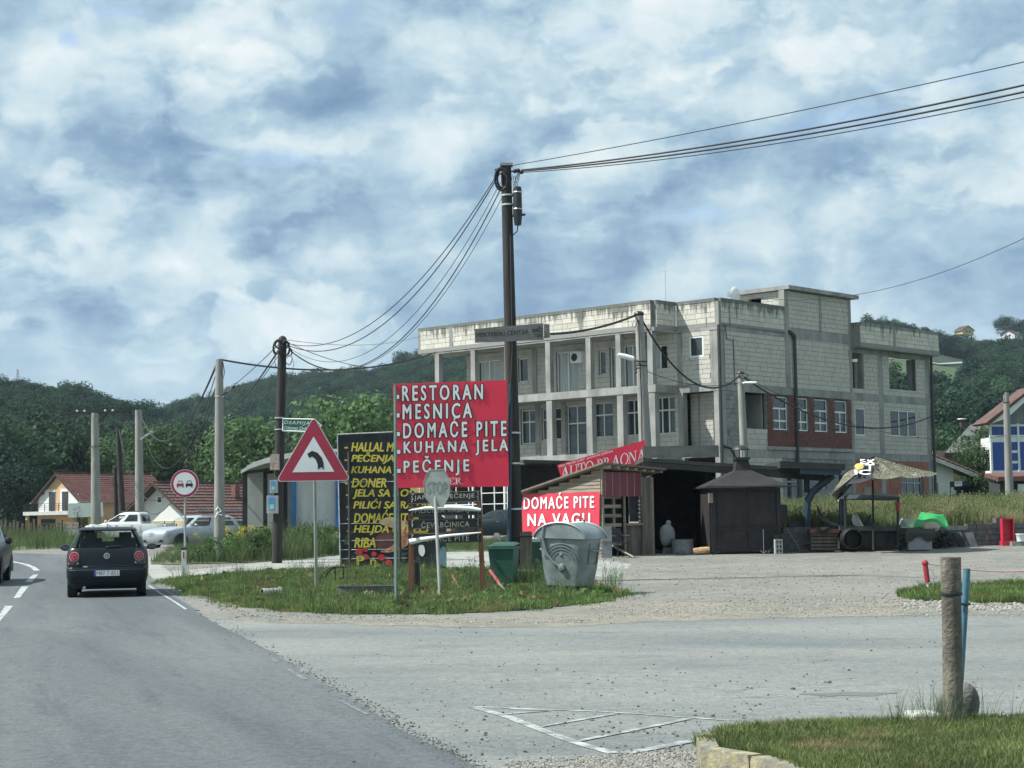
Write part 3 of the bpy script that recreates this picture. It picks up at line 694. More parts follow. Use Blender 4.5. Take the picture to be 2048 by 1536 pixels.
for nm, px, Y, top, lb in [('broad_tree', 18, 232, 850, 'large mid green tree at the picture edge, left of the balcony house'),
    ('broad_tree', 62, 242, 842, 'rounded green tree rising above the gable of the balcony house, second from the picture edge'),
    ('dark_tree', -25, 225, 880, 'dark tree cut off by the left picture edge beyond the picket fence'),
    ('dark_tree', 30, 215, 930, 'dark tree behind the picket fence, directly left of the balcony'),
    ('fresh_tree', 118, 250, 868, 'light green tree behind the ridge of the balcony house, left of the crossarm pole'),
    ('broad_tree', 165, 262, 856, 'broad tree behind the red roof just left of the crossarm pole'),
    ('dark_tree', 215, 252, 880, 'dark tree behind the red roof between the crossarm pole and the lamp pole'),
    ('fresh_tree', 262, 244, 900, 'light green tree above the right hip of the balcony house roof'),
    ('fresh_tree', 318, 225, 878, 'light green tree standing over the gable of the low white house'),
    ('broad_tree', 365, 232, 868, 'green tree above the red ring of the no overtaking sign'),
    ('dark_tree', 408, 240, 900, 'dark tree behind the tiled roof of the low white house, left of the concrete pole'),
    ('fresh_tree', 470, 215, 880, 'green tree between the concrete pole and the wooden pole with meter boxes'),
    ('fresh_tree', 530, 205, 858, 'bright green tree left of the wooden pole with the green mosque sign'),
    ('broad_tree', 590, 230, 862, 'tree beyond the white metal kiosk, behind the green mosque sign'),
    ('broad_tree', 662, 190, 838, 'green tree behind the red and white triangle sign tip'),
    ('fresh_tree', 715, 182, 822, 'green tree directly above the black menu billboard'),
    ('broad_tree', 770, 200, 832, 'tree left of the red menu billboard, above the dark gable')]:
    tree(nm, px, 1062, Y, top, lb, group=gL, z=.3)
gR = 'trees beyond the unfinished building'
for nm, px, Y, top, lb in [('broad_tree', 1895, 190, 862, 'broad green tree behind the small red roofed house, beside the building'),
    ('garden_tree', 1960, 128, 893, 'light green garden tree over the ridge of the small red tiled roof'),
    ('garden_tree', 1915, 135, 905, 'light green garden tree behind the brick chimney'),
    ('garden_tree', 1985, 133, 850, 'light green tree touching the balcony of the blue and white house'),
    ('dark_tree', 1870, 240, 800, 'dark tree beyond the right downpipe of the building'),
    ('dark_tree', 1925, 260, 790, 'pale topped tree on the slope left of the round chimney'),
    ('dark_tree', 1990, 250, 800, 'dark tree on the slope behind the round chimney'),
    ('dark_tree', 1800, 250, 770, 'dark tree seen through the open window hole of the upper floor')]:
    tree(nm, px, 1000, Y, top, lb, group=gR, z=2.5)
tree('leafy_bush', 1975, 1000, 112, 952, 'dark green bush under the eave of the red roofed house', 'bush', z=zf(30, 112))
tree('leafy_bush', 2030, 1000, 108, 985, 'low bush at the foot of the right utility pole', 'bush', z=zf(30, 108))
tree('dark_tree', 2013, 672, 850, 634, 'dark tree standing behind the hilltop house with the red roof', z=P(2013, 684, 850).z)
tree('dark_tree', 2046, 672, 850, 640, 'dark tree cut by the right picture edge on the hilltop', z=P(2046, 684, 850).z)
tree('leafy_bush', 168, 1090, 150, 1035, 'climbing green bush right of the red offer banner', 'bush', z=.5)
tree('leafy_bush', 118, 1090, 148, 1062, 'pale round bush left of the red offer banner', 'bush', z=.5)
# ------------------------------------------------------------------ unfinished building
m_conc = mat('raw_concrete', (.27, .275, .262), .92, var=.25, scale=1.2, col2=(.15, .16, .15), s2=1.6, lo=.5, hi=.7, amt=.55, bump=.3, bscale=9, stretch=(1, 1, .45))
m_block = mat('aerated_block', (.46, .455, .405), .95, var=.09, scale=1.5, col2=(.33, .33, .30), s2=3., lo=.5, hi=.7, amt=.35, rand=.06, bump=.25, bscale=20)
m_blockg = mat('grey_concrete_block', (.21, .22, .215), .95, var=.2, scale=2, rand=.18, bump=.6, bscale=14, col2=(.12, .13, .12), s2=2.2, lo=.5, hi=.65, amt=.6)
m_mortar = mat('mortar', (.22, .22, .205), .95, var=.2, scale=3)
m_redbrick = mat('red_brick', (.155, .068, .057), .92, var=.35, scale=7, bump=.3, bscale=30)
m_hollow = mat('hollow_red_block', (.30, .13, .09), .92, var=.2, scale=2)
m_white = mat('white_plastic_frame', (.72, .74, .73), .45, var=.05)
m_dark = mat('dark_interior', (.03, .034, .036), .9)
m_pipe = mat('dark_downpipe', (.035, .04, .042), .5)
m_curt = mat('net_curtain', (.80, .86, .84), .9, var=.22, scale=9, stretch=(1, 1, .05))
m_alu = mat('galvanised_metal', (.5, .52, .53), .45, .6, var=.12, scale=4)
m_black = mat('black_plastic', (.018, .02, .022), .5)
def glassmat(name, c, alpha):
    m = bpy.data.materials.new(name); m.use_nodes = True; t = m.node_tree; p = t.nodes['Principled BSDF']
    p.inputs['Base Color'].default_value = (*c, 1); p.inputs['Roughness'].default_value = .04; p.inputs['Specular IOR Level'].default_value = .9; p.inputs['IOR'].default_value = 1.55
    p.inputs['Alpha'].default_value = alpha
    MT[name] = m; return m
m_glass = glassmat('window_glass', (.05, .075, .08), .6); m_glassc = glassmat('clear_window_glass', (.06, .09, .09), .18)
def streaked(name, col):
    """block or concrete parapet with dark rain streaks running down from its top edge"""
    m = bpy.data.materials.new(name); m.use_nodes = True; t = m.node_tree; b = NB(t); pr = t.nodes['Principled BSDF']
    v = b.n('ShaderNodeNewGeometry').outputs['Position']; sp = b.n('ShaderNodeSeparateXYZ'); t.links.new(v, sp.inputs[0])
    a = b.n('ShaderNodeVectorMath', operation='MULTIPLY'); t.links.new(v, a.inputs[0]); a.inputs[1].default_value = (1, 1, .07)
    st = b.noise(a.outputs[0], 5.5, 5, .65); bl = b.noise(v, .7, 5, .6); fine = b.noise(v, 14, 4, .6)
    d = b.mr(sp.outputs[2], 11.25, 12.35)
    k_ = b.m('MULTIPLY', b.mr(b.m('ADD', b.m('ADD', st, b.m('MULTIPLY', d, .26)), b.m('MULTIPLY', b.m('SUBTRACT', bl, .5), .45)), .60, .76), .85)
    top = b.mr(b.m('ADD', sp.outputs[2], b.m('MULTIPLY', b.m('SUBTRACT', st, .5), .5)), 12.08, 12.22)
    oi = b.n('ShaderNodeObjectInfo'); f = b.m('MULTIPLY', b.mr(oi.outputs['Random'], 0, 1, .9, 1.1, smooth=False), b.mr(fine, .3, .7, .88, 1.12))
    c = b.mix(1., (*col, 1), b.xyz(f, f, f), 'MULTIPLY')
    c = b.mix(b.m('MAXIMUM', k_, b.m('MULTIPLY', top, .7)), c, (.105, .115, .10, 1))
    t.links.new(c, pr.inputs['Base Color']); pr.inputs['Roughness'].default_value = .95; MT[name] = m; return m
m_par = streaked('weathered_parapet_block', (.53, .515, .45)); m_parc = streaked('weathered_parapet_concrete', (.26, .265, .25))
TH = R(47); C0 = P(1437, 648, 86); BO = Vector((C0.x, C0.y, 0.))
ex = Vector((math.cos(TH), math.sin(TH), 0)); ey = Vector((-math.sin(TH), math.cos(TH), 0))
bld = thing('unfinished_building', 'large unfinished three storey building of bare pale blocks and concrete, with balconies', 'building', BO, TH)
def bpl(px, py, ax, val):                   # picture point on a facade plane -> (u, z)
    n = ey if ax == 'y' else ex; d = ray(px, py); o = Vector((0, 0, CAMZ)); c = Vector((BO.x, BO.y, 0))
    p = o + d*(((c+n*val)-o).dot(n)/d.dot(n)); q = p-c
    return (q.dot(ex) if ax == 'y' else q.dot(ey)), p.z
BL = []                                     # blocks: (ax, val, u, v, lu, lv, material)
def pbox(mb, ax, val, u0, u1, v0, v1, th):  # box whose outer face lies on the plane
    if ax == 'y': mb.box(u0, u1, val, val+th, v0, v1)
    else: mb.box(val, val+th, u0, u1, v0, v1)
def cut(u0, u1, v0, v1, holes):
    us = sorted({u0, u1, *[h for H in holes for h in H[:2] if u0 < h < u1]}); vs = sorted({v0, v1, *[h for H in holes for h in H[2:] if v0 < h < v1]})
    out = []
    for a, c in zip(us, us[1:]):
        for e, f in zip(vs, vs[1:]):
            if not any(H[0] <= (a+c)/2 <= H[1] and H[2] <= (e+f)/2 <= H[3] for H in holes): out.append((a, c, e, f))
    return out
mort, brickw = MB(), MB()
rb = random.Random(3)
def blocks(ax, val, u0, u1, v0, v1, holes=(), m=None, bw=.60, bh=.245, gap=.018, core=.2, bricks=None):
    for q in cut(u0, u1, v0, v1, holes): pbox(mort, ax, val+.035, *q, core)
    n = max(1, round((v1-v0)/bh)); hh = (v1-v0)/n
    for r_ in range(n):
        a, z0 = u0-(bw*.5 if r_ % 2 else 0)-rb.uniform(0, .12), v0+r_*hh
        while a < u1:
            w_ = bw*(1 if rb.random() > .12 else .6); x0, x1 = max(a, u0), min(a+w_, u1); a += w_
            if x1-x0 < .06: continue
            segs = [(x0, x1, z0, z0+hh)]
            for H in holes:
                nx = []
                for s0, s1, t0, t1 in segs:
                    if H[0] < s1 and H[1] > s0 and H[2] < t1-.02 and H[3] > t0+.02:
                        if s0 < H[0]: nx.append((s0, H[0], t0, t1))
                        if s1 > H[1]: nx.append((H[1], s1, t0, t1))
                        if H[0] < s1 and H[1] > s0:
                            mm0, mm1 = max(s0, H[0]), min(s1, H[1])
                            if t0 < H[2]: nx.append((mm0, mm1, t0, H[2]))
                            if t1 > H[3]: nx.append((mm0, mm1, H[3], t1))
                    else: nx.append((s0, s1, t0, t1))
                segs = nx
            for s0, s1, t0, t1 in segs:
                if s1-s0 < .05 or t1-t0 < .03: continue
                j = rb.uniform(-.006, .006)
                if bricks is not None: pbox(bricks, ax, val+j, s0+gap/2, s1-gap/2, t0+gap/2, t1-gap/2, .05)
                else: BL.append((ax, val+j, s0+gap/2, t0+gap/2, s1-s0-gap, t1-t0-gap, m or m_block))
cc = MB()                                   # bare concrete frame
def conc(ax, val, u0, u1, v0, v1, th=.25): pbox(cc, ax, val, u0, u1, v0, v1, th)
Z0, S1, S2, S3, PT = 1.9, 4.72, 8.12, 11.0, 12.33
# --- right facade (plane y = 0)
L = 20.4
conc('y', -.012, 0, L, 7.72, S2, .3); conc('y', -.012, 0, L, 4.45, S1+.13, .3)       # floor bands
conc('y', -.012, 0, 12.1, 10.72, S3-.002, .3)
conc('y', -.006, 0, .45, Z0, 7.7, .4); conc('y', -.006, 0, .40, S2+.01, 10.7, .4)    # corner column
conc('y', -.02, 5.75, 6.15, S2+.01, 13.2, .35)
conc('y', -.004, 11.85, 12.15, Z0, 13.2, .35)
for u in (15.0, 20.0): conc('y', -.008, u-.25+(.15 if u > 18 else 0), u+.25+(.15 if u > 18 else 0), Z0, 10.6, .35)
conc('y', .0, 12.15, L, 10.32, 10.62, .3)
blocks('y', 0, .45, 5.75, S2, 10.72)
blocks('y', 0, 6.15, 11.85, S2, 10.9); 
conc('y', -.002, 6.15, 11.85, 10.9, 11.25, .25)
for u0, u1 in ((6.15, 9.0), (9.25, 11.85)): blocks('y', 0, u0, u1, 11.26, 13.18)
conc('y', -.008, 9.0, 9.25, 11.26, 13.2, .3)
hole1 = (12.15, 13.3, S2+.25, 10.3); hole2 = (15.95, 18.85, 8.5, 10.3)
blocks('y', 0, 12.15, 14.75, S2, 10.32, [hole1]); blocks('y', 0, 15.25, 19.9, S2, 10.32, [hole2])
cc.box(13.25, 13.42, .05, .35, S2+.25, 10.3); cc.box(18.85, 19.02, .05, .6, 8.5, 10.3)
w5, w6 = (12.3, 13.3, 5.8, 7.3), (15.9, 18.8, 5.85, 7.32)
blocks('y', 0, 12.15, 14.75, S1+.13, 7.72, [w5]); blocks('y', 0, 15.25, 19.9, S1+.13, 7.72, [w6])
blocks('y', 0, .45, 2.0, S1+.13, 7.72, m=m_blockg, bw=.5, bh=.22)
blocks('y', 0, 2.0, 3.95, S1+.13, 5.9)
# loggia recess
mort.box(2.0, 3.9, 1.5, 1.6, 5.0, 7.7); cc.box(1.98, 2.06, .25, 1.5, 5, 7.7); cc.box(3.86, 3.94, .25, 1.5, 5, 7.7)
# brick infill with four windows
ws = [(4.45, 5.85), (6.45, 7.75), (8.25, 9.6), (10.2, 11.5)]
holesb = [(a, c, 5.86, 7.66) for a, c in ws]
blocks('y', -.05, 3.95, 11.85, 5.05, 7.70, holesb, bw=.26, bh=.078, gap=.012, bricks=brickw)
conc('y', -.09, 3.9, 11.9, 4.86, 5.04, .4)
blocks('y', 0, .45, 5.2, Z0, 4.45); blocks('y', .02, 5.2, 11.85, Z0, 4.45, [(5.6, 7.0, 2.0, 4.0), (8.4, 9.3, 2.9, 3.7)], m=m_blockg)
hb = [(16.9, 19.3, Z0, 4.0)]
hbm = MB(); blocks('y', .0, 12.15, 14.75, Z0, 4.45, bw=.5, bh=.25, bricks=hbm); blocks('y', .0, 15.25, 19.9, Z0, 4.45, hb, bw=.5, bh=.25, bricks=hbm)
# parapet of the right facade, tower roof, overhanging parapet on the right
parc = MB()
def parapet(ax, val, u0, u1, z0=S3, z1=PT, piers=(), th=.2):
    pbox(parc, ax, val-.012, u0, u1, z0-.12, z0+.1, th+.03); pbox(parc, ax, val-.016, u0, u1, z1-.17, z1, th+.04)
    pp = [u0]+[q for p in piers for q in (p-.13, p+.13)]+[u1]
    for p in piers: pbox(parc, ax, val-.012, p-.13, p+.13, z0+.1, z1-.17, th+.02)
    for a, c in zip(pp[0::2], pp[1::2]): blocks(ax, val, a, c, z0+.1, z1-.17, m=m_par)
parapet('y', 0, .22, 5.75); pbox(parc, 'y', -.014, -.0, .22, S3, PT-.17, .22)
parapet('y', -.6, 12.1, 20.55, 10.72, 11.93, piers=(15.6,)); pbox(parc, 'x', 12.1, -.36, .0, 10.6, 11.93, .2); pbox(parc, 'x', 20.35, -.36, 17.5, 10.6, 11.93, .2)
cc.box(12.1, 20.5, -.58, 0, 10.55, 10.61)                                            # soffit slab of the overhang
slab = MB().box(5.75, 12.45, -.35, 3.6, 13.22, 13.42)
# tower sides
blocks('x', 6.0, .35, 3.2, S3, 13.2, [(1.6, 2.4, 12.45, 12.95)]); cc.box(6.02, 6.3, 0.01, .34, S3, 13.2)
mort.box(6.3, 11.9, 3.1, 3.3, S3, 13.2); mort.box(11.9, 12.1, .35, 3.1, S3, 13.2)
# --- left facade, recessed end bay (plane x = 0)
yb = 2.72; XB = -1.8
conc('x', -.012, 0.0, 17.6, 7.72, S2, .3); conc('x', -.012, 0.0, 17.6, 4.45, S1+.13, .3); conc('x', -.01, 0, 17.6, 10.74, S3-.003, .3)
conc('x', -.006, .4, .55, S2, 10.7, .3)
conc('x', -.01, 2.3, 2.62, Z0, 10.7, .35)
wA = (.97, 1.84, 9.46, 10.5)
blocks('x', 0, .55, 2.3, S2, 10.74, [wA])
blocks('x', .85, .1, 2.5, S1+.13, 7.72, m=m_block, bh=.2, bw=.5); conc('x', .82, 1.9, 2.0, S1+.13, 7.72, .1)
cc.box(0, .9, .0, 2.6, 4.86, 4.9)
parapet('x', 0, .2, 2.62); 
parapet('x', XB, 2.84, 19.3, piers=(7.4, 12.6, 16.9)); 
parapet('y', 2.62, XB+.2, -.02); parapet('y', 19.3, XB, .2)
# --- balconies and long wall
cc.box(XB+.02, 0, 2.64, 19.28, 10.78, 10.98); cc.box(XB, 0, 2.62, 19.2, S2-.4, S2-.02); cc.box(XB, 0, 2.62, 19.2, S1-.3, S1+.1)
U = lambda px, py, v=0.: bpl(px, py, 'x', v)[0]
upw = [(U(1000, 740), U(953, 740), 8.14, 10.35, 2, 'c'), (U(1055, 740), U(1036, 740), 9.0, 10.3, 1, ''), (U(1157, 740), U(1112, 740), 8.14, 10.4, 2, 'c'),
       (U(1211, 725), U(1197, 725), 9.0, 10.25, 1, ''), (U(1235, 730), U(1219, 730), 8.2, 10.4, 1, 'c'), (U(1281, 730), U(1246, 730), 8.14, 10.4, 2, 'c'), (U(1334, 715), U(1303, 715), 9.0, 10.25, 2, 'h')]
low = [(U(1072, 850), U(1041, 850), 5.6, 7.45, 2, 't'), (U(1122, 850), U(1083, 850), 5.75, 7.45, 2, 't'), (U(1172, 850), U(1133, 850), 4.86, 7.5, 2, 'd'),
       (U(1226, 850), U(1186, 850), 5.72, 7.55, 2, 't'), (U(1286, 850), U(1247, 850), 5.72, 7.58, 2, 't'), (U(1350, 850), U(1309, 850), 5.72, 7.6, 3, 't')]
blocks('x', 0, 2.62, 17.5, S2, 10.74, [w[:4] for w in upw]); blocks('x', 0, 2.62, 17.5, S1+.13, 7.72, [w[:4] for w in low])
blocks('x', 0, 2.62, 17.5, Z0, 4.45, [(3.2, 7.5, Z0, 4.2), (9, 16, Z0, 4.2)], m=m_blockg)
for px in (873, 945, 1013, 1095, 1176, 1236, 1300):
    y_ = bpl(px, 750, 'x', XB)[0]; cc.box(XB+.03, XB+.33, y_-.16, y_+.16, S2-.01, 10.8)
for px in (950, 1024, 1098, 1178, 1240, 1304):
    y_ = bpl(px, 850, 'x', XB)[0]; cc.box(XB+.03, XB+.38, y_-.19, y_+.19, S1, 7.8); cc.box(XB+.03, XB+.38, y_-.19, y_+.19, Z0, S1-.2)
for px in (1076, 1128, 1242): cc.box(-.06, .2, U(px, 850)-.15, U(px, 850)+.15, S1+.12, 7.73)
for px in (1070, 1290): cc.box(-.06, .2, U(px, 750)-.15, U(px, 750)+.15, S2-.01, 10.75)
# rest of the shell: end walls, floors, roof
mort.box(L-.25, L, .3, 17.6, Z0, 7.7); mort.box(0.3, L, 17.4, 17.6, Z0, 7.7); mort.box(.25, 12.3, 17.38, 17.6, 7.7, 10.7)
for y_ in (5, 9, 13, 17.2): cc.box(L-.35, L-.02, y_-.2, y_+.2, 7.7, 10.6)
mort.box(12.1, 12.3, .4, 17.4, S1, 10.7)
cc.box(.3, L-.3, .32, 17.38, S1-.2, S1-.02); cc.box(.3, L-.3, .32, 17.38, S2-.28, S2-.02); cc.box(.2, L-.3, .32, 17.4, 10.76, 10.96)
for x_, y_ in ((16, 17.3), (19, 17.3)): cc.box(x_-.2, x_+.2, y_-.15, y_+.15, S2, 10.7)
for i in range(3): mort.box(4.5+i*4, 4.6+i*4, .4, 17.3, S1, 7.7)
cc.build('concrete_frame', m_conc, bld); mort.build('wall', m_mortar, bld); parc.build('parapet', m_parc, bld); slab.build('roof_slab', m_conc, bld)
brickw.build('brickwork', m_redbrick, bld, kind='stuff'); hbm.build('hollow_brickwork', m_hollow, bld, kind='stuff')
cubeme = {}
def unit(m):
    if m.name not in cubeme: cubeme[m.name] = MB().box(0, 1, 0, 1, 0, 1).mesh('block', m)
    return cubeme[m.name]
def vis(e):
    return e[4]*e[5]*(1.3 if e[0] == 'x' and e[6] == m_par else 1)*(0 if e[3] < 4.5 else 1)*(.4 if e[0] == 'x' and e[1] > -.5 and e[3] < 7.8 else 1)
BL.sort(key=lambda e: -vis(e)-.0001*rb.random())
keep = [e for e in BL if vis(e) > .05]; rb.shuffle(keep)
pk = sorted(keep, key=lambda e: (0 if e[6] == m_par else 1, 0 if e[0] == 'y' else 1))[:300]
pid = set(id(e) for e in pk)
rest = {}
for e in BL:
    ax, val, u, v, lu, lv, m = e
    if id(e) in pid:
        o = bpy.data.objects.new('block', unit(m)); COL.objects.link(o); o.parent = bld
        if ax == 'y': o.location = (u, val, v); o.scale = (lu, .07, lv)
        else: o.location = (val, u, v); o.scale = (.07, lu, lv)
    else:
        r_ = rest.setdefault(m.name, (MB(), m)); pbox(r_[0], ax, val, u, u+lu, v, v+lv, .07)
for mb, m in rest.values(): mb.build('blockwork', m, bld, kind='stuff')
def window(par, ax, val, u0, u1, v0, v1, n, kind='', m=None, depth=.12, fw=.06, glass=None):
    f, g, c = MB(), MB(), MB(); d = val+depth
    for q in ((u0, u1, v0, v0+fw), (u0, u1, v1-fw, v1), (u0, u0+fw, v0+fw, v1-fw), (u1-fw, u1, v0+fw, v1-fw)): pbox(f, ax, d, *q, .07)
    H = v1-v0
    for i in range(1, n):
        x = u0+(u1-u0)*i/n; z1 = v1-fw if 'f' not in kind else v0+H*.64
        pbox(f, ax, d-.004, x-fw*.55, x+fw*.55, v0+fw, z1, .06)
    if 't' in kind or 'd' in kind: zz = v0+H*.64; pbox(f, ax, d-.008, u0+fw, u1-fw, zz-.035, zz+.035, .06)
    if 'f' in kind:
        for zz in (v0+H*.27, v0+H*.64): pbox(f, ax, d-.008, u0+fw, u1-fw, zz-.04, zz+.04, .06)
    o = f.build('window', m or m_white, par)
    pbox(g, ax, d+.03, u0+.03, u1-.03, v0+.03, v1-.03, .012); g.build('pane', glass or (m_glassc if ('c' in kind or 'h' in kind) else m_glass), o)
    if 'c' in kind or 'h' in kind:
        w_ = u1-u0; a, e = (u0+.05, u1-.05) if 'c' in kind else (u0+w_*.6, u1-.04)
        N = int((e-a)/.05); pts = []
        for k_ in range(N+1):
            uu = a+(e-a)*k_/N; dd = d+.14+.03*math.sin(k_*1.9)
            for z in (v0+.03, v1-.06): pts.append((uu, dd, z) if ax == 'y' else (dd, uu, z))
        c.grid(pts, 2, N+1); c.build('curtain', m_curt, o)
    return o
for w in upw + low: window(bld, 'x', 0, *w[:4], w[4], w[5])
window(bld, 'x', 0, *wA, 1, '', depth=.02, fw=.08)
for (a, c) in ws: window(bld, 'y', -.05, a+.03, c-.03, 5.9, 7.62, 2, 'f')
window(bld, 'y', 0, *w5, 1, '', depth=.03); window(bld, 'y', 0, *w6, 3, '', depth=.03)
window(bld, 'y', 1.35, 2.2, 3.7, 5.0, 7.1, 3, 't', m=mat('blue_grey_frame', (.10, .15, .2), .5))
window(bld, 'y', 0, 16.95, 19.25, Z0+.1, 3.95, 3, 't', m=mat('grey_frame', (.3, .34, .36), .5)); window(bld, 'y', .02, 5.65, 6.95, Z0+.1, 3.95, 2, 't', m=MT['grey_frame']); window(bld, 'y', .02, 8.4, 9.3, 2.9, 3.7, 1)
for (x_, y_, z1) in ((-.13, -.1, 10.95), (6.45, -.13, 10.8), (L+.02, -.12, 10.6)):
    mb = MB(); mb.tube([(x_, y_, z1), (x_, y_, 2.0)], .085, 8)
    if x_ > 5 and x_ < 10: mb.tube([(6.1, .05, 11.05), (6.1, -.13, 11.0), (6.42, -.13, 10.85), (6.45, -.13, 10.6)], .1, 8)
    mb.build('downpipe', m_pipe, bld, smooth=True)
MB().tube([(-.13, -.1, 5.0), (.5, -.2, 4.85), (.75, -.22, 4.5), (.75, -.22, 3.2)], .07, 7).build('drain_bend', m_pipe, bld, smooth=True)
MB().tube([(.5, -.03, 10.95), (.62, -.04, 10.3), (1.15, -.04, 10.3), (1.2, -.04, 8.0)], .02, 5).build('wall_cable', m_black, bld)
ac = thing('air_conditioner', 'white air conditioner outdoor unit with round fan hung on the upper balcony wall', 'air conditioner', BO, TH)
ya = U(1160, 703); ab = MB().box(-.36, -.04, ya-.4, ya+.4, 9.72, 10.3).build('casing', m_white, ac)
MB().lathe([(.001, -.375), (.21, -.375), (.21, -.362)], (0, ya+.1, 10.01), 16, 'x').build('fan', m_black, ac)
sat = thing('satellite_dish', 'white satellite dish on the flat roof left of the tower', 'satellite dish', BO, TH)
sp_ = Vector((3.6, 1.6, 0)); MB().tube([(3.6, 1.6, 11), (3.6, 1.6, 13.1)], .03, 6).build('mast', m_alu, sat)
MB().lathe([(.001, 0), (.2, .03), (.36, .1), (.42, .17)], (3.5, 1.3, 12.9), 16, 'y').build('dish', m_white, sat, smooth=True)
an = thing('roof_antenna', 'thin rod antenna standing on the roof above the balcony corner', 'antenna', BO, TH)
MB().tube([(1.2, 4.2, 11), (1.22, 4.2, 14.9)], [.03, .012], 6).build('rod', m_alu, an)
MB().tube([(1.2, 3.9, 14.2), (1.2, 4.5, 14.2)], .012, 5).build('crossbar', m_alu, an)
# canopy roof in front of the lower storey
can = thing('balcony_canopy', 'low dark flat canopy with corrugated awning under the balconies, left of the car wash banner', 'canopy', BO, TH)
a0, a1 = 8.6, 17.5
MB().box(-5.5, -1.85, 8.2, 17.5, 4.35, 4.5).build('roof', mat('dark_roofing', (.05, .052, .055), .8), can)
mb = MB(); n = 70; pts = []
for i in range(n+1):
    y_ = a0+(a1-a0)*i/n; dz_ = .05*math.sin(i*2.1)
    pts += [(-5.4, y_, 4.2+dz_), (-6.5, y_, 3.82+dz_)]
mb.grid(pts, 2, n+1); mb.build('corrugated_sheet', mat('red_brown_sheet', (.30, .19, .18), .6), can)
MB().box(-6.0, -5.3, 8.3, a1, 4.27, 4.33).build('trim', m_white, can)
for y_ in (8.8, 11, 13.2, 15.4, 17.3): MB().box(-6.3, -6.2, y_-.04, y_+.04, 1.6, 3.8).build('post', m_white, can)
cage = MB()
for z in np.arange(2.3, 3.9, .55): cage.box(-6.27, -6.24, a0, a1, z, z+.04)
for y_ in np.arange(a0, a1, .9): cage.box(-6.28, -6.23, y_-.02, y_+.02, 1.6, 3.85)
cage.build('lattice', m_white, can)
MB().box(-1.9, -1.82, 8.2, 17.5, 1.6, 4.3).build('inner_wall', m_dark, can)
# ------------------------------------------------------------------ signs
m_red = mat('red_sign_print', (.74, .032, .075), .62, var=.08, scale=1.2, col2=(.76, .06, .10), s2=.9, lo=.5, hi=.65, amt=.5, stretch=(1, 1, .35), bump=.15, bscale=3)
m_wht = mat('white_print', (.80, .82, .82), .6, var=.05); m_blk = mat('black_print', (.012, .013, .016), .5)
m_yell = mat('yellow_print', (.66, .56, .07), .6, var=.1)
m_board = mat('black_board_print', (.012, .016, .022), .6, var=.4, scale=1.5, col2=(.05, .055, .062), s2=3, lo=.55, hi=.68, amt=.4)
m_wood = mat('weathered_wood', (.16, .135, .105), .9, var=.3, scale=3, stretch=(6, 6, .5), bump=.5, bscale=12)
m_woodb = mat('brown_post_wood', (.20, .085, .045), .75, var=.3, scale=4, stretch=(5, 5, .4))
m_dwood = mat('dark_pole_wood', (.030, .029, .028), .92, var=.35, scale=5, stretch=(5, 5, .25), bump=.7, bscale=14, col2=(.05, .05, .046), s2=2, amt=.5)
m_zinc = mat('grey_sign_back', (.37, .39, .385), .55, .2, var=.12, scale=3)
m_postg = mat('grey_post', (.36, .37, .36), .6, .3, var=.15, scale=4, stretch=(1, 1, .3))
m_green = mat('green_post_paint', (.03, .065, .05), .6)
GREY_BAND = mat('steel_band', (.55, .57, .57), .4, .7)
# --- red menu billboard
YB = 40.6
t = thing('menu_billboard', 'large red billboard with white food words, fixed to the wooden pole', 'billboard', G(905, 1180))
q = Quad((790, 976), (1018, 973), (785.5, 768), YB)
back = MB(); q.slab(back, [(790, 976), (1018, 973), (1015, 760), (785.5, 768)], 0, .05); pan = back.build('panel', m_red, t, world=True)
mb = MB()
for (a, c) in (((789, 900), (1016, 880)), ((788, 872), (1016, 858))): mb.tube([q.px(*a, .002), q.px(*c, .002)], .006, 4)
mb.build('print_seam', mat('seam_dark_red', (.32, .02, .04), .7), t, world=True)  # thin lines in a darker red across the panel
o_ = (m_blk, .035)
for w_, bx, tb in [('RESTORAN', (805, 802, 966, 772), -3.5), ('MESNICA', (806, 839, 944, 809), -3), ('DOMAĆE PITE', (807, 877, 1013, 847), -5), ('KUHANA JELA', (808, 914, 1016, 884), -5), ('PEČENJE', (808, 953, 938, 922), -3)]:
    text(q, w_, (bx[0], bx[1], bx[2], bx[3]), m_wht, t, off=.014, bold=.035, space=1.45, tb=tb, outline=o_)
for y_ in (794, 831, 868.5, 904, 942): 
    x_ = 790.5+(y_-794)*.02; mb = MB(); q.slab(mb, [(x_, y_+4), (x_+8, y_+4), (x_+8, y_-4), (x_, y_-4)], .014, .004); bo = mb.build('bullet', m_wht, t, world=True)
    mb = MB(); q.slab(mb, [(x_-1.5, y_+5.5), (x_+9.5, y_+5.5), (x_+9.5, y_-5.5), (x_-1.5, y_-5.5)], .008, .004); mb.build('outline', m_blk, bo, world=True)
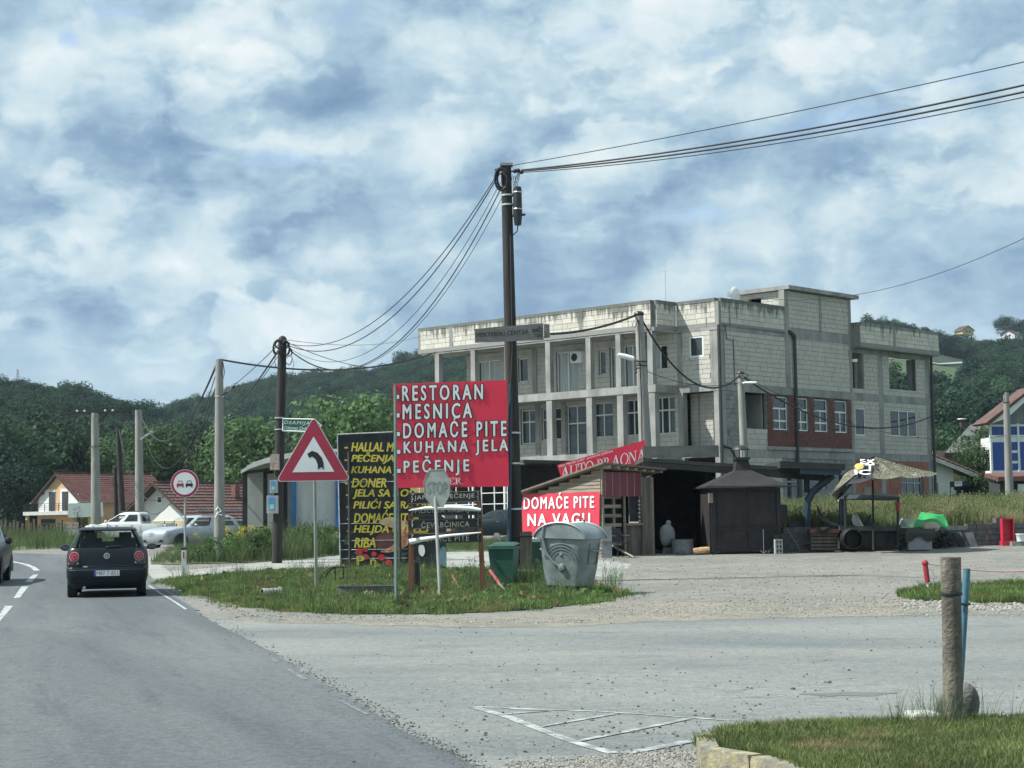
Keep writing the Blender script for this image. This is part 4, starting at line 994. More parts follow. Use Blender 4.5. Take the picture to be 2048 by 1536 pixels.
# serif letters drawn from strokes: unit box glyphs
SER = {'L': [[(0,0,.34,.07),(.12,.0,.24,1),(0,.93,.36,1)], [('p',[(.24,0),(.75,0),(.78,.28),(.72,.28),(.62,.07),(.24,.07)])]],
 'I': [[(0,0,.40,.07),(.13,0,.27,1),(0,.93,.40,1)], []],
 'D': [[(0,0,.3,.06),(.12,0,.26,1),(0,.94,.3,1)], [('r',(.26,.5,.42,.5,.30,.44,-90,90))]],
 'E': [[(0,0,.3,.07),(.12,0,.26,1),(0,.93,.3,1),(.26,.94,.66,1),(.26,0,.7,.06),(.26,.47,.5,.53)], [('p',[(.6,.94),(.66,1),(.7,.72),(.65,.72)]),('p',[(.64,.06),(.7,0),(.76,.28),(.71,.28)])]],
 'R': [[(0,0,.36,.07),(.12,0,.26,1),(0,.93,.3,1)], [('r',(.26,.73,.36,.27,.24,.21,-90,90)),('p',[(.36,.47),(.5,.49),(.82,0),(.98,0),(.98,.05),(.8,.06),(.64,.06)])]],
 'P': [[(0,0,.36,.07),(.12,0,.26,1),(0,.93,.3,1)], [('r',(.26,.72,.40,.28,.27,.22,-90,90))]],
 'A': [[(-.02,0,.28,.06),(.62,0,1.02,.06),(.24,.3,.68,.36)], [('p',[(.1,.05),(.17,.05),(.49,.86),(.46,1)]),('p',[(.46,1),(.56,1),(.92,.05),(.74,.05),(.43,.83)])]],
 'U': [[(-.02,.93,.34,1),(.66,.93,1,1),(.1,.3,.24,1),(.80,.3,.87,1)], [('r',(.485,.32,.385,.33,.26,.27,180,360))]],
 'T': [[(.24,0,.62,.07),(.36,0,.50,1),(.02,.93,.84,1)], [('p',[(0,.7),(.06,.7),(.1,.94),(.02,1)]),('p',[(.86,.7),(.80,.7),(.76,.94),(.84,1)])]],
 'O': [[], [('r',(.5,.5,.5,.52,.36,.46,0,360))]],
 'N': [[(-.04,0,.26,.06),(.1,0,.16,1),(-.06,.94,.2,1),(.66,.94,.98,1),(.79,0,.85,1)], [('p',[(.06,1),(.24,1),(.85,.16),(.85,0),(.78,0)])]]}
WID = {'L': .8, 'I': .42, 'D': .9, 'E': .8, 'R': .98, 'P': .78, 'A': 1.05, 'U': 1.0, 'T': .88, 'O': 1.02, 'N': 1.02, ' ': .4}
def serif(q, word, x0, yb, h, m, par, sx=1., tb=0., off=.008):
    mb = MB(); x = x0; tot = sum(WID[c]*h*sx for c in word)
    def pt(a, c, xx):
        px = xx+a*h*sx; return q.px(px, yb-c*h+tb*(px-x0), off)
    for ch in word:
        if ch != ' ':
            for (a, c, d, e) in SER[ch][0]: mb.prism([pt(a, c, x), pt(d, c, x), pt(d, e, x), pt(a, e, x)], q.n*-.003)
            for k_, dta in SER[ch][1]:
                if k_ == 'p': mb.prism([pt(a, c, x) for a, c in dta], q.n*-.003)
                else:
                    cx, cy, rx, ry, ix, iy, s0, s1 = dta; N = 20; out = [(cx+rx*math.cos(R(s0+(s1-s0)*i/N)), cy+ry*math.sin(R(s0+(s1-s0)*i/N))) for i in range(N+1)]
                    inn = [(cx+ix*math.cos(R(s0+(s1-s0)*i/N)), cy+iy*math.sin(R(s0+(s1-s0)*i/N))) for i in range(N+1)]
                    mb.grid([pt(*p, x) for o2 in zip(out, inn) for p in o2], 2, N+1)
        x += WID[ch]*h*sx
    return mb.build('lettering', m, par, world=True)
serif(q, 'LIDER', 863, 970, 13, m_wht, t, 1.24, -.03)
MB().tube([q.px(862, 973.5, .01), q.px(922, 971.5, .01)], .007, 4).build('underline', m_blk, t, world=True)
for px in (792,): MB().tube([G(792, 1206), q.px(790, 770, -.06)], .036, 8).build('post', m_green, t, world=True)
fr = MB()
for y_ in (790, 870, 950): fr.tube([q.px(790, y_, -.085), q.px(1012, y_-5, -.085)], .02, 4)
fr.build('rail', m_green, t, world=True)
# --- black menu billboard
YM = 50
t = thing('menu_billboard', 'large black billboard with slanted yellow food words and a roast meat picture', 'billboard', G(790, 1138))
q = Quad((681, 1139), (818, 1133), (675, 870), YM)
mb = MB(); q.slab(mb, [(681, 1139), (893, 1137), (893, 1040), (818, 975), (818, 866), (760, 865), (675, 870)], 0, .06); mb.build('panel', m_board, t, world=True)
mb = MB()
for y_ in (965, 1048, 1082, 1100, 1118): mb.tube([q.px(678, y_, .0), q.px(815, y_-2, .0)], .012, 4)
mb.tube([q.px(675, 869, 0), q.px(681, 1139, 0)], .018, 4); mb.tube([q.px(675, 869, 0), q.px(786, 864, 0)], .02, 4); mb.tube([q.px(681, 1139, 0), q.px(800, 1134, 0)], .016, 4)
mb.build('banner_edge', mat('worn_banner_edge', (.33, .35, .36), .6, var=.4, scale=5), t, world=True)
rows = [('HALLAL MESO', 703, 903, 118, 17), ('PEČENJA', 703, 928, 86, 17), ('KUHANA JELA', 703, 951, 122, 17), ('DONER', 704, 975, 69, 17), ('JELA SA ROŠTILJA', 706, 998, 170, 18), ('PILIĆI SA RAŽNJA', 707, 1022, 172, 18),
        ('DOMAĆE PITE', 708, 1046, 118, 18), ('HELJDA UŠTIPCI', 708, 1070, 150, 18), ('RIBA', 709, 1095, 42, 18)]
for w_, x_, y_, ln, h_ in rows:
    text(q, w_, (x_, y_, x_+ln, y_-h_-1), m_yell, t, off=.014, shear=.22, bold=.035)
mb = MB()
for w_, x_, y_, ln, h_ in rows: q.slab(mb, [(x_-14, y_-6), (x_-7, y_-6), (x_-6.5, y_-9), (x_-13.5, y_-9)], .012, .004)
mb.build('dash', m_yell, t, world=True)
text(q, 'P', (714, 1130, 728, 1112), m_yell, t, off=.02, bold=.03); text(q, 'n', (741, 1130, 752, 1119), m_yell, t, off=.02, bold=.03)
def pblob(q, pts, m, par, name, off=.008, n=24, seed=1):
    """flat printed shape: smooth closed outline through picture points"""
    mb = MB(); P_ = [Vector((a, b_, 0)) for a, b_ in pts]; out = []
    for i in range(len(P_)):
        p0, p1, p2, p3 = P_[i-1], P_[i], P_[(i+1) % len(P_)], P_[(i+2) % len(P_)]
        for k_ in range(4):
            s = k_/4; out.append(.5*((2*p1)+(p2-p0)*s+(2*p0-5*p1+4*p2-p3)*s*s+(3*p1-p0-3*p2+p3)*s**3))
    mb.add([q.px(p.x, p.y, off) for p in out], [tuple(range(len(out)))]); return mb.build(name, m, par, world=True)
m_meat = mat('roast_meat_print', (.48, .19, .09), .5, var=.5, scale=6, col2=(.80, .42, .28), s2=4, lo=.45, hi=.6, amt=.8, world=True)
m_fat = mat('pale_meat_print', (.75, .50, .45), .5, var=.3, scale=6); m_plate = mat('dark_plate_print', (.15, .06, .055), .5, var=.3)
m_tom = mat('tomato_print', (.70, .03, .05), .35, var=.3, scale=8)
pblob(q, [(752, 1075), (772, 1062), (800, 1060), (812, 1072), (812, 1088), (790, 1100), (765, 1100), (750, 1092)], m_plate, t, 'picture', .006)
pblob(q, [(795, 1068), (808, 1040), (816, 1046), (817, 1085), (806, 1096), (780, 1105), (760, 1103), (785, 1092)], m_meat, t, 'picture', .008)
pblob(q, [(758, 1046), (775, 1035), (800, 1038), (812, 1050), (806, 1060), (785, 1056)], m_fat, t, 'picture', .010)
for i, (x_, y_, r_) in enumerate([(718, 1104, 7.5), (731, 1114, 6.5), (748, 1108, 5.5), (763, 1115, 7), (777, 1125, 7), (756, 1131, 6.5), (731, 1100, 5)]):
    pblob(q, [(x_+r_*math.cos(a), y_+r_*.85*math.sin(a)) for a in np.arange(0, 6.2, .9)], m_tom, t, 'tomato_picture', .010+i*.0006)
m_leafp = mat('green_leaf_print', (.035, .10, .05), .5)
for pts in ([(690, 1075), (705, 1062), (703, 1070), (693, 1080)], [(688, 1082), (700, 1075), (699, 1083), (690, 1090)], [(790, 1108), (815, 1105), (813, 1110), (795, 1112)]): pblob(q, pts, m_leafp, t, 'leaf_picture', .011)
q2p = [(705, 1105), (722, 1112), (745, 1122), (765, 1136), (768, 1134), (748, 1119), (724, 1109)]
pblob(q, q2p, mat('stalk_print', (.16, .14, .08), .6), t, 'stalk_picture', .0125)
pblob(q, [(838, 1092), (847, 1091), (850, 1104), (845, 1113), (838, 1106)], m_wht, t, 'white_picture', .012)
pblob(q, [(880, 1100), (892, 1096), (892, 1134), (882, 1136)], mat('teal_print', (.12, .22, .25), .6), t, 'corner_picture', .012)
for x_ in (700, 800): MB().tube([G(x_, 1141), q.px(x_-3, 880, -.12)], .05, 6).build('post', m_dwood, t, world=True)
mb = MB(); q.slab(mb, [(680, 958), (690, 952), (698, 956), (690, 962)], .12, .02); mb.build('torn_corner', m_wht, t, world=True)
# --- plank menu sign
YP = 35.3
t = thing('plank_menu_sign', 'sign of four dark lettered planks between two brown posts, in front of the black billboard', 'sign', G(890, 1190))
q = Quad((818, 1060), (965, 1054), (816, 985), YP)
m_plk = mat('dark_plank_paint', (.018, .024, .032), .55, var=.4, scale=3); m_brass = mat('cream_lettering', (.55, .50, .40), .5, var=.15, scale=9)
for i, (yl, yr, h_, w_, bx, tb) in enumerate([(1009, 1004, 23, 'JANJEĆE PEČENJE', (829, 1002, 949, 991), -4.5), (1032, 1030, 17, 'PILIĆI SA RAŽNJA', (830, 1029, 949, 1018), -3),
                                   (1059, 1056, 20, 'ĆEVABČINICA', (843, 1056, 939, 1045.5), -3), (1088, 1084, 21, 'DOMAĆE PITE', (838, 1084, 938, 1073.5), -3)]):
    mb = MB(); q.slab(mb, [(817, yl), (963, yr), (962, yr-h_), (816, yl-h_)], .05, .035); mb.build('plank', m_plk, t, world=True)
    text(q, w_, bx, m_brass, t, off=.058, bold=.006, space=1.15, tb=tb)
    mb = MB()
    for xx, sg in ((824, 1), (957, -1)):
        for k_ in range(4):
            yy = (yl if sg > 0 else yr)-h_*.2-k_*h_*.2; mb.tube([q.px(xx, yy, .053), q.px(xx+sg*(1+2*(k_ % 2)), yy-h_*.12, .053)], .006, 4)
    mb.build('ornament', m_brass, t, world=True)
    mb = MB(); 
    for dy in (1.2, h_-1.2): mb.tube([q.px(818, yl-dy, .052), q.px(961, yr-dy, .052)], .005, 4)
    mb.build('border', m_wood, t, world=True)
for pts, m in (([(818, 1024), (963, 1020), (963, 1014), (818, 1010)], m_wood), ([(818, 1078), (963, 1066), (963, 1060), (818, 1066)], m_wood)):
    mb = MB(); q.slab(mb, pts, .0, .03); mb.build('back_plank', m, t, world=True)
mb = MB(); mb.tube([q.px(*p, .07) for p in ((818, 1021), (850, 1016.5), (900, 1015), (940, 1017), (962, 1020))], [.01, .035, .05, .05, .03], 8); mb.build('peeled_strip', m_wht, t, smooth=True, world=True)
mb = MB(); mb.tube([q.px(*p, .07) for p in ((819, 1084), (850, 1078), (900, 1071), (962, 1065))], [.06, .045, .03, .015], 8); mb.build('peeled_strip', m_wht, t, smooth=True, world=True)
mb = MB(); q.slab(mb, [(822, 1040), (838, 1040), (837, 1034), (822, 1035)], .03, .01); q.slab(mb, [(823, 1068), (855, 1066), (857, 1061), (823, 1062)], .03, .01); mb.build('yellow_remnant', m_yell, t, world=True)
for (x0, yb_, x1) in ((823, 1170, 821), (967, 1184, 957)):
    a = P(x0, yb_, YP); tp = q.px(x1, 985, .0)
    MB().box(-.05, .05, -.04, .04, 0, 1).v
    mb = MB(); M_ = None; d = Vector((0.05, 0, 0)); e = Vector((0, .045, 0)); z_ = hgt(a.x, YP)-.1
    a.z = z_; mb.add([a-d-e, a+d-e, a+d+e, a-d+e, tp-d-e, tp+d-e, tp+d+e, tp-d+e], [(0,3,2,1),(4,5,6,7),(0,1,5,4),(1,2,6,5),(2,3,7,6),(3,0,4,7)]); mb.build('post', m_woodb, t, world=True)
# --- short dark pipe bollard, thin green pipe, tub
g_ = G(832, 1184); t = thing('pipe_bollard', 'thick short black pipe stub standing beside the left post of the plank sign', 'bollard', g_)
MB().lathe([(.085, -.1), (.085, .62), (.07, .63), (.07, .5)], (0, 0, 0), 16).build('pipe', m_black, t, smooth=True)
g_ = G(735, 1196); t = thing('planter_trough', 'long low grey trough lying in the grass below the black billboard', 'planter', g_)
m_rub = mat('grey_rubber', (.10, .11, .12), .7, var=.25, scale=4)
mb = MB(); nn = 28
for (r0, z_) in ((0, 0),): pass
def oval(sx, sy, z, n=28, p=3.): return [(sx*math.copysign(abs(math.cos(a))**(2/p), math.cos(a)), sy*math.copysign(abs(math.sin(a))**(2/p), math.sin(a)), z) for a in np.linspace(0, 2*math.pi, n, endpoint=False)]
rings = [oval(.54, .24, 0), oval(.58, .27, .22), oval(.60, .29, .24), oval(.56, .25, .24), oval(.54, .22, .1)]
for i in range(len(rings)-1):
    mb.add(rings[i]+rings[i+1], [(k_, (k_+1) % 28, 28+(k_+1) % 28, 28+k_) for k_ in range(28)])
mb.build('tub', m_rub, t, smooth=True); MB().add(oval(.55, .24, .17), [tuple(range(28))]).build('soil', m_soil, t)
# --- traffic signs
def signpost(t, top, foot, r=.03, m=m_postg): MB().tube([foot-Vector((0, 0, .2)), top], r, 10).build('post', m, t, smooth=True, world=True)
def ngon(c, r_, n, rot, off, q, th, sy=1.): 
    return [q.pt(c[0]+r_*math.cos(rot+2*math.pi*i/n), c[1]+r_*sy*math.sin(rot+2*math.pi*i/n), off) for i in range(n)]
def localq(c, yaw=0., tilt=0.):
    """metric frame on a sign: units in metres round centre c"""
    q = Quad.__new__(Quad); q.O = Vector(c); q.U = Vector((math.cos(yaw), math.sin(yaw), 0)); q.V = Vector((-tilt*math.cos(yaw), -tilt*math.sin(yaw), 1)).normalized()
    q.n = q.U.cross(q.V).normalized(); q.n = -q.n if q.n.y > 0 else q.n
    q.bl = (0, 0); q.J = np.eye(2); return q
m_sred = mat('traffic_red', (.36, .025, .06), .4, var=.08); m_swht = mat('traffic_white', (.74, .78, .78), .4, var=.05)
YT = 36.0
t = thing('bend_warning_sign', 'triangular warning sign with red rim and black left bend arrow, on a grey post', 'traffic sign', G(633, 1186))
c = P(627, 917, YT); q = localq(c, .0, -.015); k = FPX/YT
def tri(s, off, rr=.0):
    top, bl_, br_ = (0, 83*s), (-73*s, -44*s), (73*s, -44*s); out = []
    for i, p in enumerate((top, bl_, br_)):
        th_ = [R(90), R(210), R(330)][i]; cx_, cy_ = p[0]-2*rr*math.cos(th_), p[1]-2*rr*math.sin(th_)
        for j in range(6):
            ang = th_-R(60)+R(120)*j/5; out.append(((cx_+rr*math.cos(ang))/k, (cy_+rr*math.sin(ang))/k))
    return [q.pt(*o, off) for o in out]
MB().prism(tri(1.03, 0, 6), -q.n*.02).build('plate', m_swht, t, world=True)
MB().prism(tri(1.0, .004, 5), -q.n*.003).build('red_rim', m_sred, t, world=True)
MB().prism([q.pt(0, 44/k, .007), q.pt(-42/k, -27/k, .007), q.pt(42/k, -27/k, .007)], -q.n*.002).build('white_face', m_swht, t, world=True)
arc = [(-12.5, 9.5), (-3, 15.5), (8, 11.5), (17, 1), (20.5, -11), (21, -23), (15.5, -17.5), (9, -23), (8.5, -12), (4.5, -2), (-2.5, 4), (-8.5, 1)]
MB().add([q.pt(a/k, c_/k, .010) for a, c_ in arc], [tuple(range(len(arc)))]).build('arrow', m_blk, t, world=True)
signpost(t, q.pt(.0, 60/k, -.045)*1, G(633, 1186), .034)
YO = 49.0
t = thing('no_overtaking_sign', 'round red ringed sign with one red and one black car, on a thin post', 'traffic sign', P(370, 1130, YO))
c = P(369.5, 967, YO); q = localq(c); k = FPX/YO
def disc(r_, off, th, m, nm): MB().prism([q.pt(r_*math.cos(a)/k, r_*math.sin(a)/k, off) for a in np.linspace(0, 2*math.pi, 40, endpoint=False)], -q.n*th).build(nm, m, t, world=True)
disc(28, 0, .02, m_swht, 'plate'); disc(27.3, .004, .003, m_sred, 'red_ring'); disc(22.3, .008, .003, m_swht, 'white_face')
for sx, m in ((-9, m_sred), (9, m_blk)):
    mb = MB()
    for pts in ([(-6.5, -1), (6.5, -1), (7.3, -3), (7, -6.5), (-7, -6.5), (-7.3, -3)], [(-5.2, -1), (-3.8, 4.6), (3.8, 4.6), (5.2, -1), (3.9, -1), (3, 3.2), (-3, 3.2), (-3.9, -1)], [(-6.5, -6.5), (-3.8, -6.5), (-3.8, -9), (-6.5, -9)], [(6.5, -6.5), (3.8, -6.5), (3.8, -9), (6.5, -9)]):
        mb.add([q.pt((a+sx)/k, (c_+1)/k, .0105) for a, c_ in pts], [tuple(range(len(pts)))])
    mb.build('car_symbol', m, t, world=True)
signpost(t, q.pt(0, 20/k, -.04), Vector((q.O.x, YO+.04, hgt(q.O.x, YO))), .032)
YS_ = 34.3
t = thing('stop_sign', 'bleached grey octagonal STOP sign on a thin leaning post, in front of the plank sign', 'traffic sign', G(881, 1196))
c = P(873.5, 976, YS_); q = localq(c, R(-8), .0); k = FPX/YS_
oct_ = [(-26.5, 14), (-15, 36.5), (15, 37.5), (27, 16), (26.5, -15), (13, -38.5), (-9, -38), (-26, -17)]
MB().prism([q.pt(a/k, c_/k, 0) for a, c_ in oct_], -q.n*.018).build('plate', mat('bleached_plate', (.30, .335, .325), .6, .1, var=.15, scale=5, col2=(.24, .27, .26), s2=4), t, world=True)
mb = MB(); pp = [q.pt(a*.97/k, c_*.97/k, .003) for a, c_ in oct_]
mb.tube(pp+[pp[0]], .004, 4, cap=False); mb.build('rim', mat('rim_grey', (.22, .25, .24), .6), t, world=True)
q.bl = (0, 0); q.J = np.array([[1/k, 0], [0, -1/k]])
text(q, 'STOP', (-20, 11, 21, -13), mat('faded_letters', (.20, .23, .225), .6), t, off=.006, bold=.012)
signpost(t, q.pt(-4/k, -15/k, -.035), G(881, 1196), .034, m_postg)
# --- marker post
t = thing('marker_post', 'white roadside marker post with black cap and red reflector', 'marker post', G(368, 1158)); g_ = G(368, 1158)
Yk = g_.y; k = FPX/Yk; hh = 62/k
MB().box(-.06, .06, -.05, .05, -.1, hh-.06).build('post', mat('white_marker', (.62, .63, .60), .6, var=.15, scale=3), t)
MB().add([(-.061,-.051,hh-.06),(.061,-.051,hh-.06),(.061,.051,hh-.06),(-.061,.051,hh-.06),(-.055,-.045,hh+.0),(.055,-.045,hh+.0),(.055,.045,hh+.03),(-.055,.045,hh+.03)], [(0,3,2,1),(4,5,6,7),(0,1,5,4),(1,2,6,5),(2,3,7,6),(3,0,4,7)]).build('cap', m_black, t)
MB().box(-.018, .018, -.056, -.051, hh-.27, hh-.11).build('reflector', mat('red_reflector', (.4, .02, .03), .3), t)
# --- car wash banner
YW = 62.
t = thing('car_wash_banner', 'tilted red banner with white serif words standing above the wooden kiosk roof', 'banner', P(1210, 960, YW))
q = Quad((1123, 957), (1301, 932), (1116, 928), YW)
mb = MB(); q.slab(mb, [(1125, 962), (1301, 934), (1290, 880), (1114, 930)], 0, .05); mb.build('panel', m_red, t, world=True)
serif(q, 'AUTO PRAONA', 1122, 958, 23, m_wht, t, .72, -.225, .01)
text(q, 'doo Merak Lider  poslovna jedinica', (1118, 936, 1226, 930), m_wht, t, off=.01, bold=.01, tb=-31)
for px in (1150, 1280): MB().tube([P(px, 1095, YW+.1), P(px, 930, YW+.1)], .05, 6).build('post', m_dwood, t, world=True)
# --- mosque sign on the pole and mekteb sign, white hoarding, offer banner
t = thing('mosque_sign', 'green sign with white slanted words strapped to the wooden pole with coiled cables', 'sign', P(590, 845, 54.5))
q = Quad((565, 862), (632, 864), (566, 837), 54.5)
mb = MB(); q.slab(mb, [(565, 862), (628, 864), (644, 851), (628, 838), (566, 837)], 0, .03); mb.build('panel', mat('green_sign', (.02, .16, .09), .5), t, world=True)
mb = MB(); pp = [q.px(*p, .004) for p in ((565.5, 861.5), (628, 863.5), (643, 851), (628, 838.5), (566, 837.5))]; mb.tube(pp+[pp[0]], .02, 4, cap=False); mb.build('rim', m_swht, t, world=True)
text(q, 'DžAMIJA', (568, 850, 619, 841), m_wht, t, off=.008, bold=.02, shear=.25, space=1.2, tb=2); text(q, 'Džemat Dubnica', (568, 858.5, 628, 852), m_wht, t, off=.008, bold=.006, shear=.25, tb=2)
t = thing('direction_sign', 'weathered grey wooden direction board with black letters and an arrow, high on the main pole', 'sign', P(1025, 667, 40.4))
q = Quad((948, 684), (1087, 678), (948, 660), 40.4)
m_grayw = mat('grey_sign_wood', (.17, .175, .17), .9, var=.3, scale=3, stretch=(.5, 3, 6), bump=.4, col2=(.10, .085, .07), s2=3, amt=.6)
mb = MB(); q.slab(mb, [(950, 685), (1087, 679), (1087, 646), (949, 658)], 0, .08); mb.build('board', m_grayw, t, world=True)
mb = MB(); q.slab(mb, [(1088, 676), (1100, 675), (1099, 648), (1088, 648)], .0, .05); mb.build('end_board', m_grayw, t, world=True)
text(q, 'MEKTEBSKI CENTAR', (953, 674.5, 1058, 666), m_blk, t, off=.008, bold=.02, tb=-6.5)
text(q, '2 km', (1067, 675, 1084, 668), m_blk, t, off=.008, bold=.0, tb=-1)
mb = MB()
for a in (((1063, 659), (1080, 657)), ((1063, 663), (1080, 661)), ((1077, 653), (1086, 658)), ((1077, 665), (1086, 658))): mb.tube([q.px(*p, .006) for p in a], .009, 4)
mb.build('arrow', m_blk, t, world=True)
t = thing('white_hoarding', 'white roadside hoarding with a faint green tree emblem, beside the balcony house', 'billboard', P(170, 1090, 120))
q = Quad((136, 1034), (206, 1032), (136, 1007), 120); mb = MB(); q.slab(mb, [(136, 1035), (206, 1033), (205, 1005), (136, 1007)], 0, .15); mb.build('panel', mat('hoarding_white', (.55, .60, .58), .6, var=.05), t, world=True)
m_emb = mat('emblem_green', (.10, .20, .17), .6); mb = MB(); r = random.Random(2)
for i in range(30):
    a, c_ = 154+r.gauss(0, 3.6), 1018+r.gauss(0, 4.5); s = r.uniform(.5, 1.3); mb.add([q.px(a-s, c_, .02), q.px(a, c_-s*.6, .02), q.px(a+s, c_, .02), q.px(a, c_+s, .02)], [(0, 1, 2, 3)])
mb.tube([q.px(154, 1024, .02), q.px(154, 1034, .02)], .03, 4); mb.build('emblem', m_emb, t, world=True)
for px, m in ((157, m_dwood), (179, mat('yellow_post', (.45, .38, .1), .7))): MB().tube([P(px, 1090, 120.3), P(px, 1030, 120.3)], .12, 6).build('post', m, t, world=True)
t = thing('offer_banner', 'small white offer banner with red and blue words on a dark red stand', 'banner', P(140, 1080, 118))
q = Quad((125, 1072), (157, 1072), (125, 1045), 118); mb = MB(); q.slab(mb, [(125, 1072), (157, 1072), (157, 1045), (125, 1045)], 0, .06); mb.build('panel', mat('banner_white', (.5, .46, .42), .7, var=.1), t, world=True)
text(q, 'AKCIJA', (126, 1053.5, 156, 1046.5), mat('banner_red', (.42, .09, .06), .6), t, off=.02, bold=.02); text(q, 'PARADAJZ', (126, 1060, 156, 1055), mat('banner_blue', (.06, .12, .26), .6), t, off=.02, bold=.02)
mb = MB(); q.slab(mb, [(125, 1086), (156, 1086), (156, 1072.5), (125, 1072.5)], 0, .1); mb.build('stand', mat('dark_red_stand', (.13, .04, .03), .8), t, world=True)
for px in (124.3, 158): MB().tube([P(px, 1090, 118), P(px, 1040, 118)], .05, 5).build('post', m_dwood, t, world=True)
# ------------------------------------------------------------------ vehicles (built with the rear at y = 0, nose towards +y)
m_tyre = mat('tyre_rubber', (.016, .017, .018), .8, bump=.2); m_chrome = mat('chrome', (.65, .67, .68), .18, 1., var=.02); m_rim = mat('alloy_rim', (.48, .50, .51), .35, .7, var=.05)
m_trim = mat('black_trim', (.015, .016, .018), .5); m_seat = mat('seat_fabric', (.03, .032, .035), .9)
m_cglass = glassmat('car_glass', (.03, .045, .045), .15); m_cglassd = glassmat('dark_car_glass', (.012, .02, .022), .86)
m_tail = mat('tail_red', (.22, .008, .016), .18, coat=.6, var=.05); m_tailr = mat('tail_red_ring', (.40, .06, .08), .2, coat=.5, var=.05); m_tailw = mat('tail_clear', (.5, .42, .40), .2, coat=.5)
def paint(n, c, metal=.0, rough=.32): return mat(n, c, rough, metal, var=.03, coat=.16 if c[0] > .1 else .05, spec=.4 if c[0] > .1 else .27)
def rounded(yr, yf, wr, wf, rc, n=44, nose=1.6):
    """plan outline of one height of a car body: index 0 = rear centre, going to the right side, nose and back"""
    pts = []; h = n//2
    for i in range(h+1):
        t = i/h
        if t < .22: a = t/.22; x, y = wr*a*.80, yr+.05*a*a*rc*4
        elif t < .34: a = (t-.22)/.12*math.pi/2; x, y = wr*(.80+.20*math.sin(a)), yr+rc*.2+rc*(1-math.cos(a))
        elif t < .66: a = (t-.34)/.32; x = wr+(wf-wr)*a + .035*math.sin(math.pi*a); y0_, y1_ = yr+rc*1.2, yf-rc*1.6; y = y0_+(y1_-y0_)*a
        elif t < .80: a = (t-.66)/.14*math.pi/2; x, y = wf*(.76+.24*math.cos(a)), yf-rc*1.6+rc*1.3*math.sin(a)
        else: a = (t-.80)/.20; x, y = wf*.76*(1-a), yf-rc*.3+rc*.3*math.sin(a*math.pi/2)
        pts.append((x, y))
    return pts + [(-x, y) for x, y in pts[-2:0:-1]]
def carbody(t, levels, m, glass, gm, n=44, roofm=None):
    """levels: (z, yr, yf, wr, wf, rc); glass: list of (name, level from, index set) faces given to panes"""
    rings = [[(x, y, L[0]) for x, y in rounded(*L[1:6], n=n)] for L in levels]; V = [p for r_ in rings for p in r_]
    body = MB(); gl = {}
    body.v = V[:]
    for j in range(len(rings)-1):
        for i in range(n):
            f = (j*n+i, j*n+(i+1) % n, (j+1)*n+(i+1) % n, (j+1)*n+i); hit = None
            for nm, js, idx in glass:
                if j in js and i in idx: hit = nm; break
            if hit: gl.setdefault(hit, []).append(f)
            else: body.f.append(f)
    body.f.append(tuple(range((len(rings)-1)*n, len(rings)*n))); body.f.append(tuple(range(n))[::-1])
    o = body.build('body', m, t, smooth=True)
    for nm, fs in gl.items():
        used = sorted({i for f in fs for i in f}); mp = {a: b_ for b_, a in enumerate(used)}
        mb = MB(); mb.v = [V[i] for i in used]; mb.f = [tuple(mp[i] for i in f) for f in fs]; mb.build(nm, gm, t, smooth=True)
    return o
def wheel(t, x, y, r_=.30, w=.19, side=1, spokes=6, name='wheel'):
    mb = MB(); mb.lathe([(r_*.6, x-w/2*side), (r_*.94, x-w/2*side), (r_, x-w*.38*side), (r_, x+w*.38*side), (r_*.94, x+w/2*side), (r_*.62, x+w/2*side), (r_*.6, x+w*.3*side)], (0, y, r_), 28, 'x')
    o = mb.build(name, m_tyre, t, smooth=True)
    mb = MB(); xo = x+w*.44*side
    mb.lathe([(r_*.66, xo+.01*side), (r_*.60, xo+.012*side), (r_*.58, xo-.03*side)], (0, y, r_), 28, 'x'); mb.lathe([(.001, xo+.012*side), (r_*.16, xo+.01*side), (r_*.17, xo-.03*side)], (0, y, r_), 16, 'x')
    for k_ in range(spokes):
        a = 2*math.pi*k_/spokes+.3; d = Vector((0, math.cos(a), math.sin(a))); e = Vector((0, -math.sin(a), math.cos(a))); c = Vector((xo, y, r_))
        mb.prism([c+d*r_*.12-e*r_*.09, c+d*r_*.60-e*r_*.07, c+d*r_*.60+e*r_*.07, c+d*r_*.12+e*r_*.09], (-.03*side, 0, 0))
    mb.build('rim', m_rim, o)
    MB().lathe([(.001, xo-.035*side), (r_*.6, xo-.035*side)], (0, y, r_), 20, 'x').build('brake_disc', m_trim, o)
    return o
def arch(t, x, y, r_, side):
    mb = MB(); pts = [(x, y+r_*math.cos(a), .28+r_*math.sin(a)) for a in np.linspace(-.1, math.pi+.1, 20)]
    mb.prism(pts, (.012*side, 0, 0)); mb.build('wheel_arch', m_trim, t)
def quadpatch(pts, m, t, nm, th=.0, d=None):
    mb = MB(); mb.prism(pts, d or (0, -.004, 0)); return mb.build(nm, m, t)
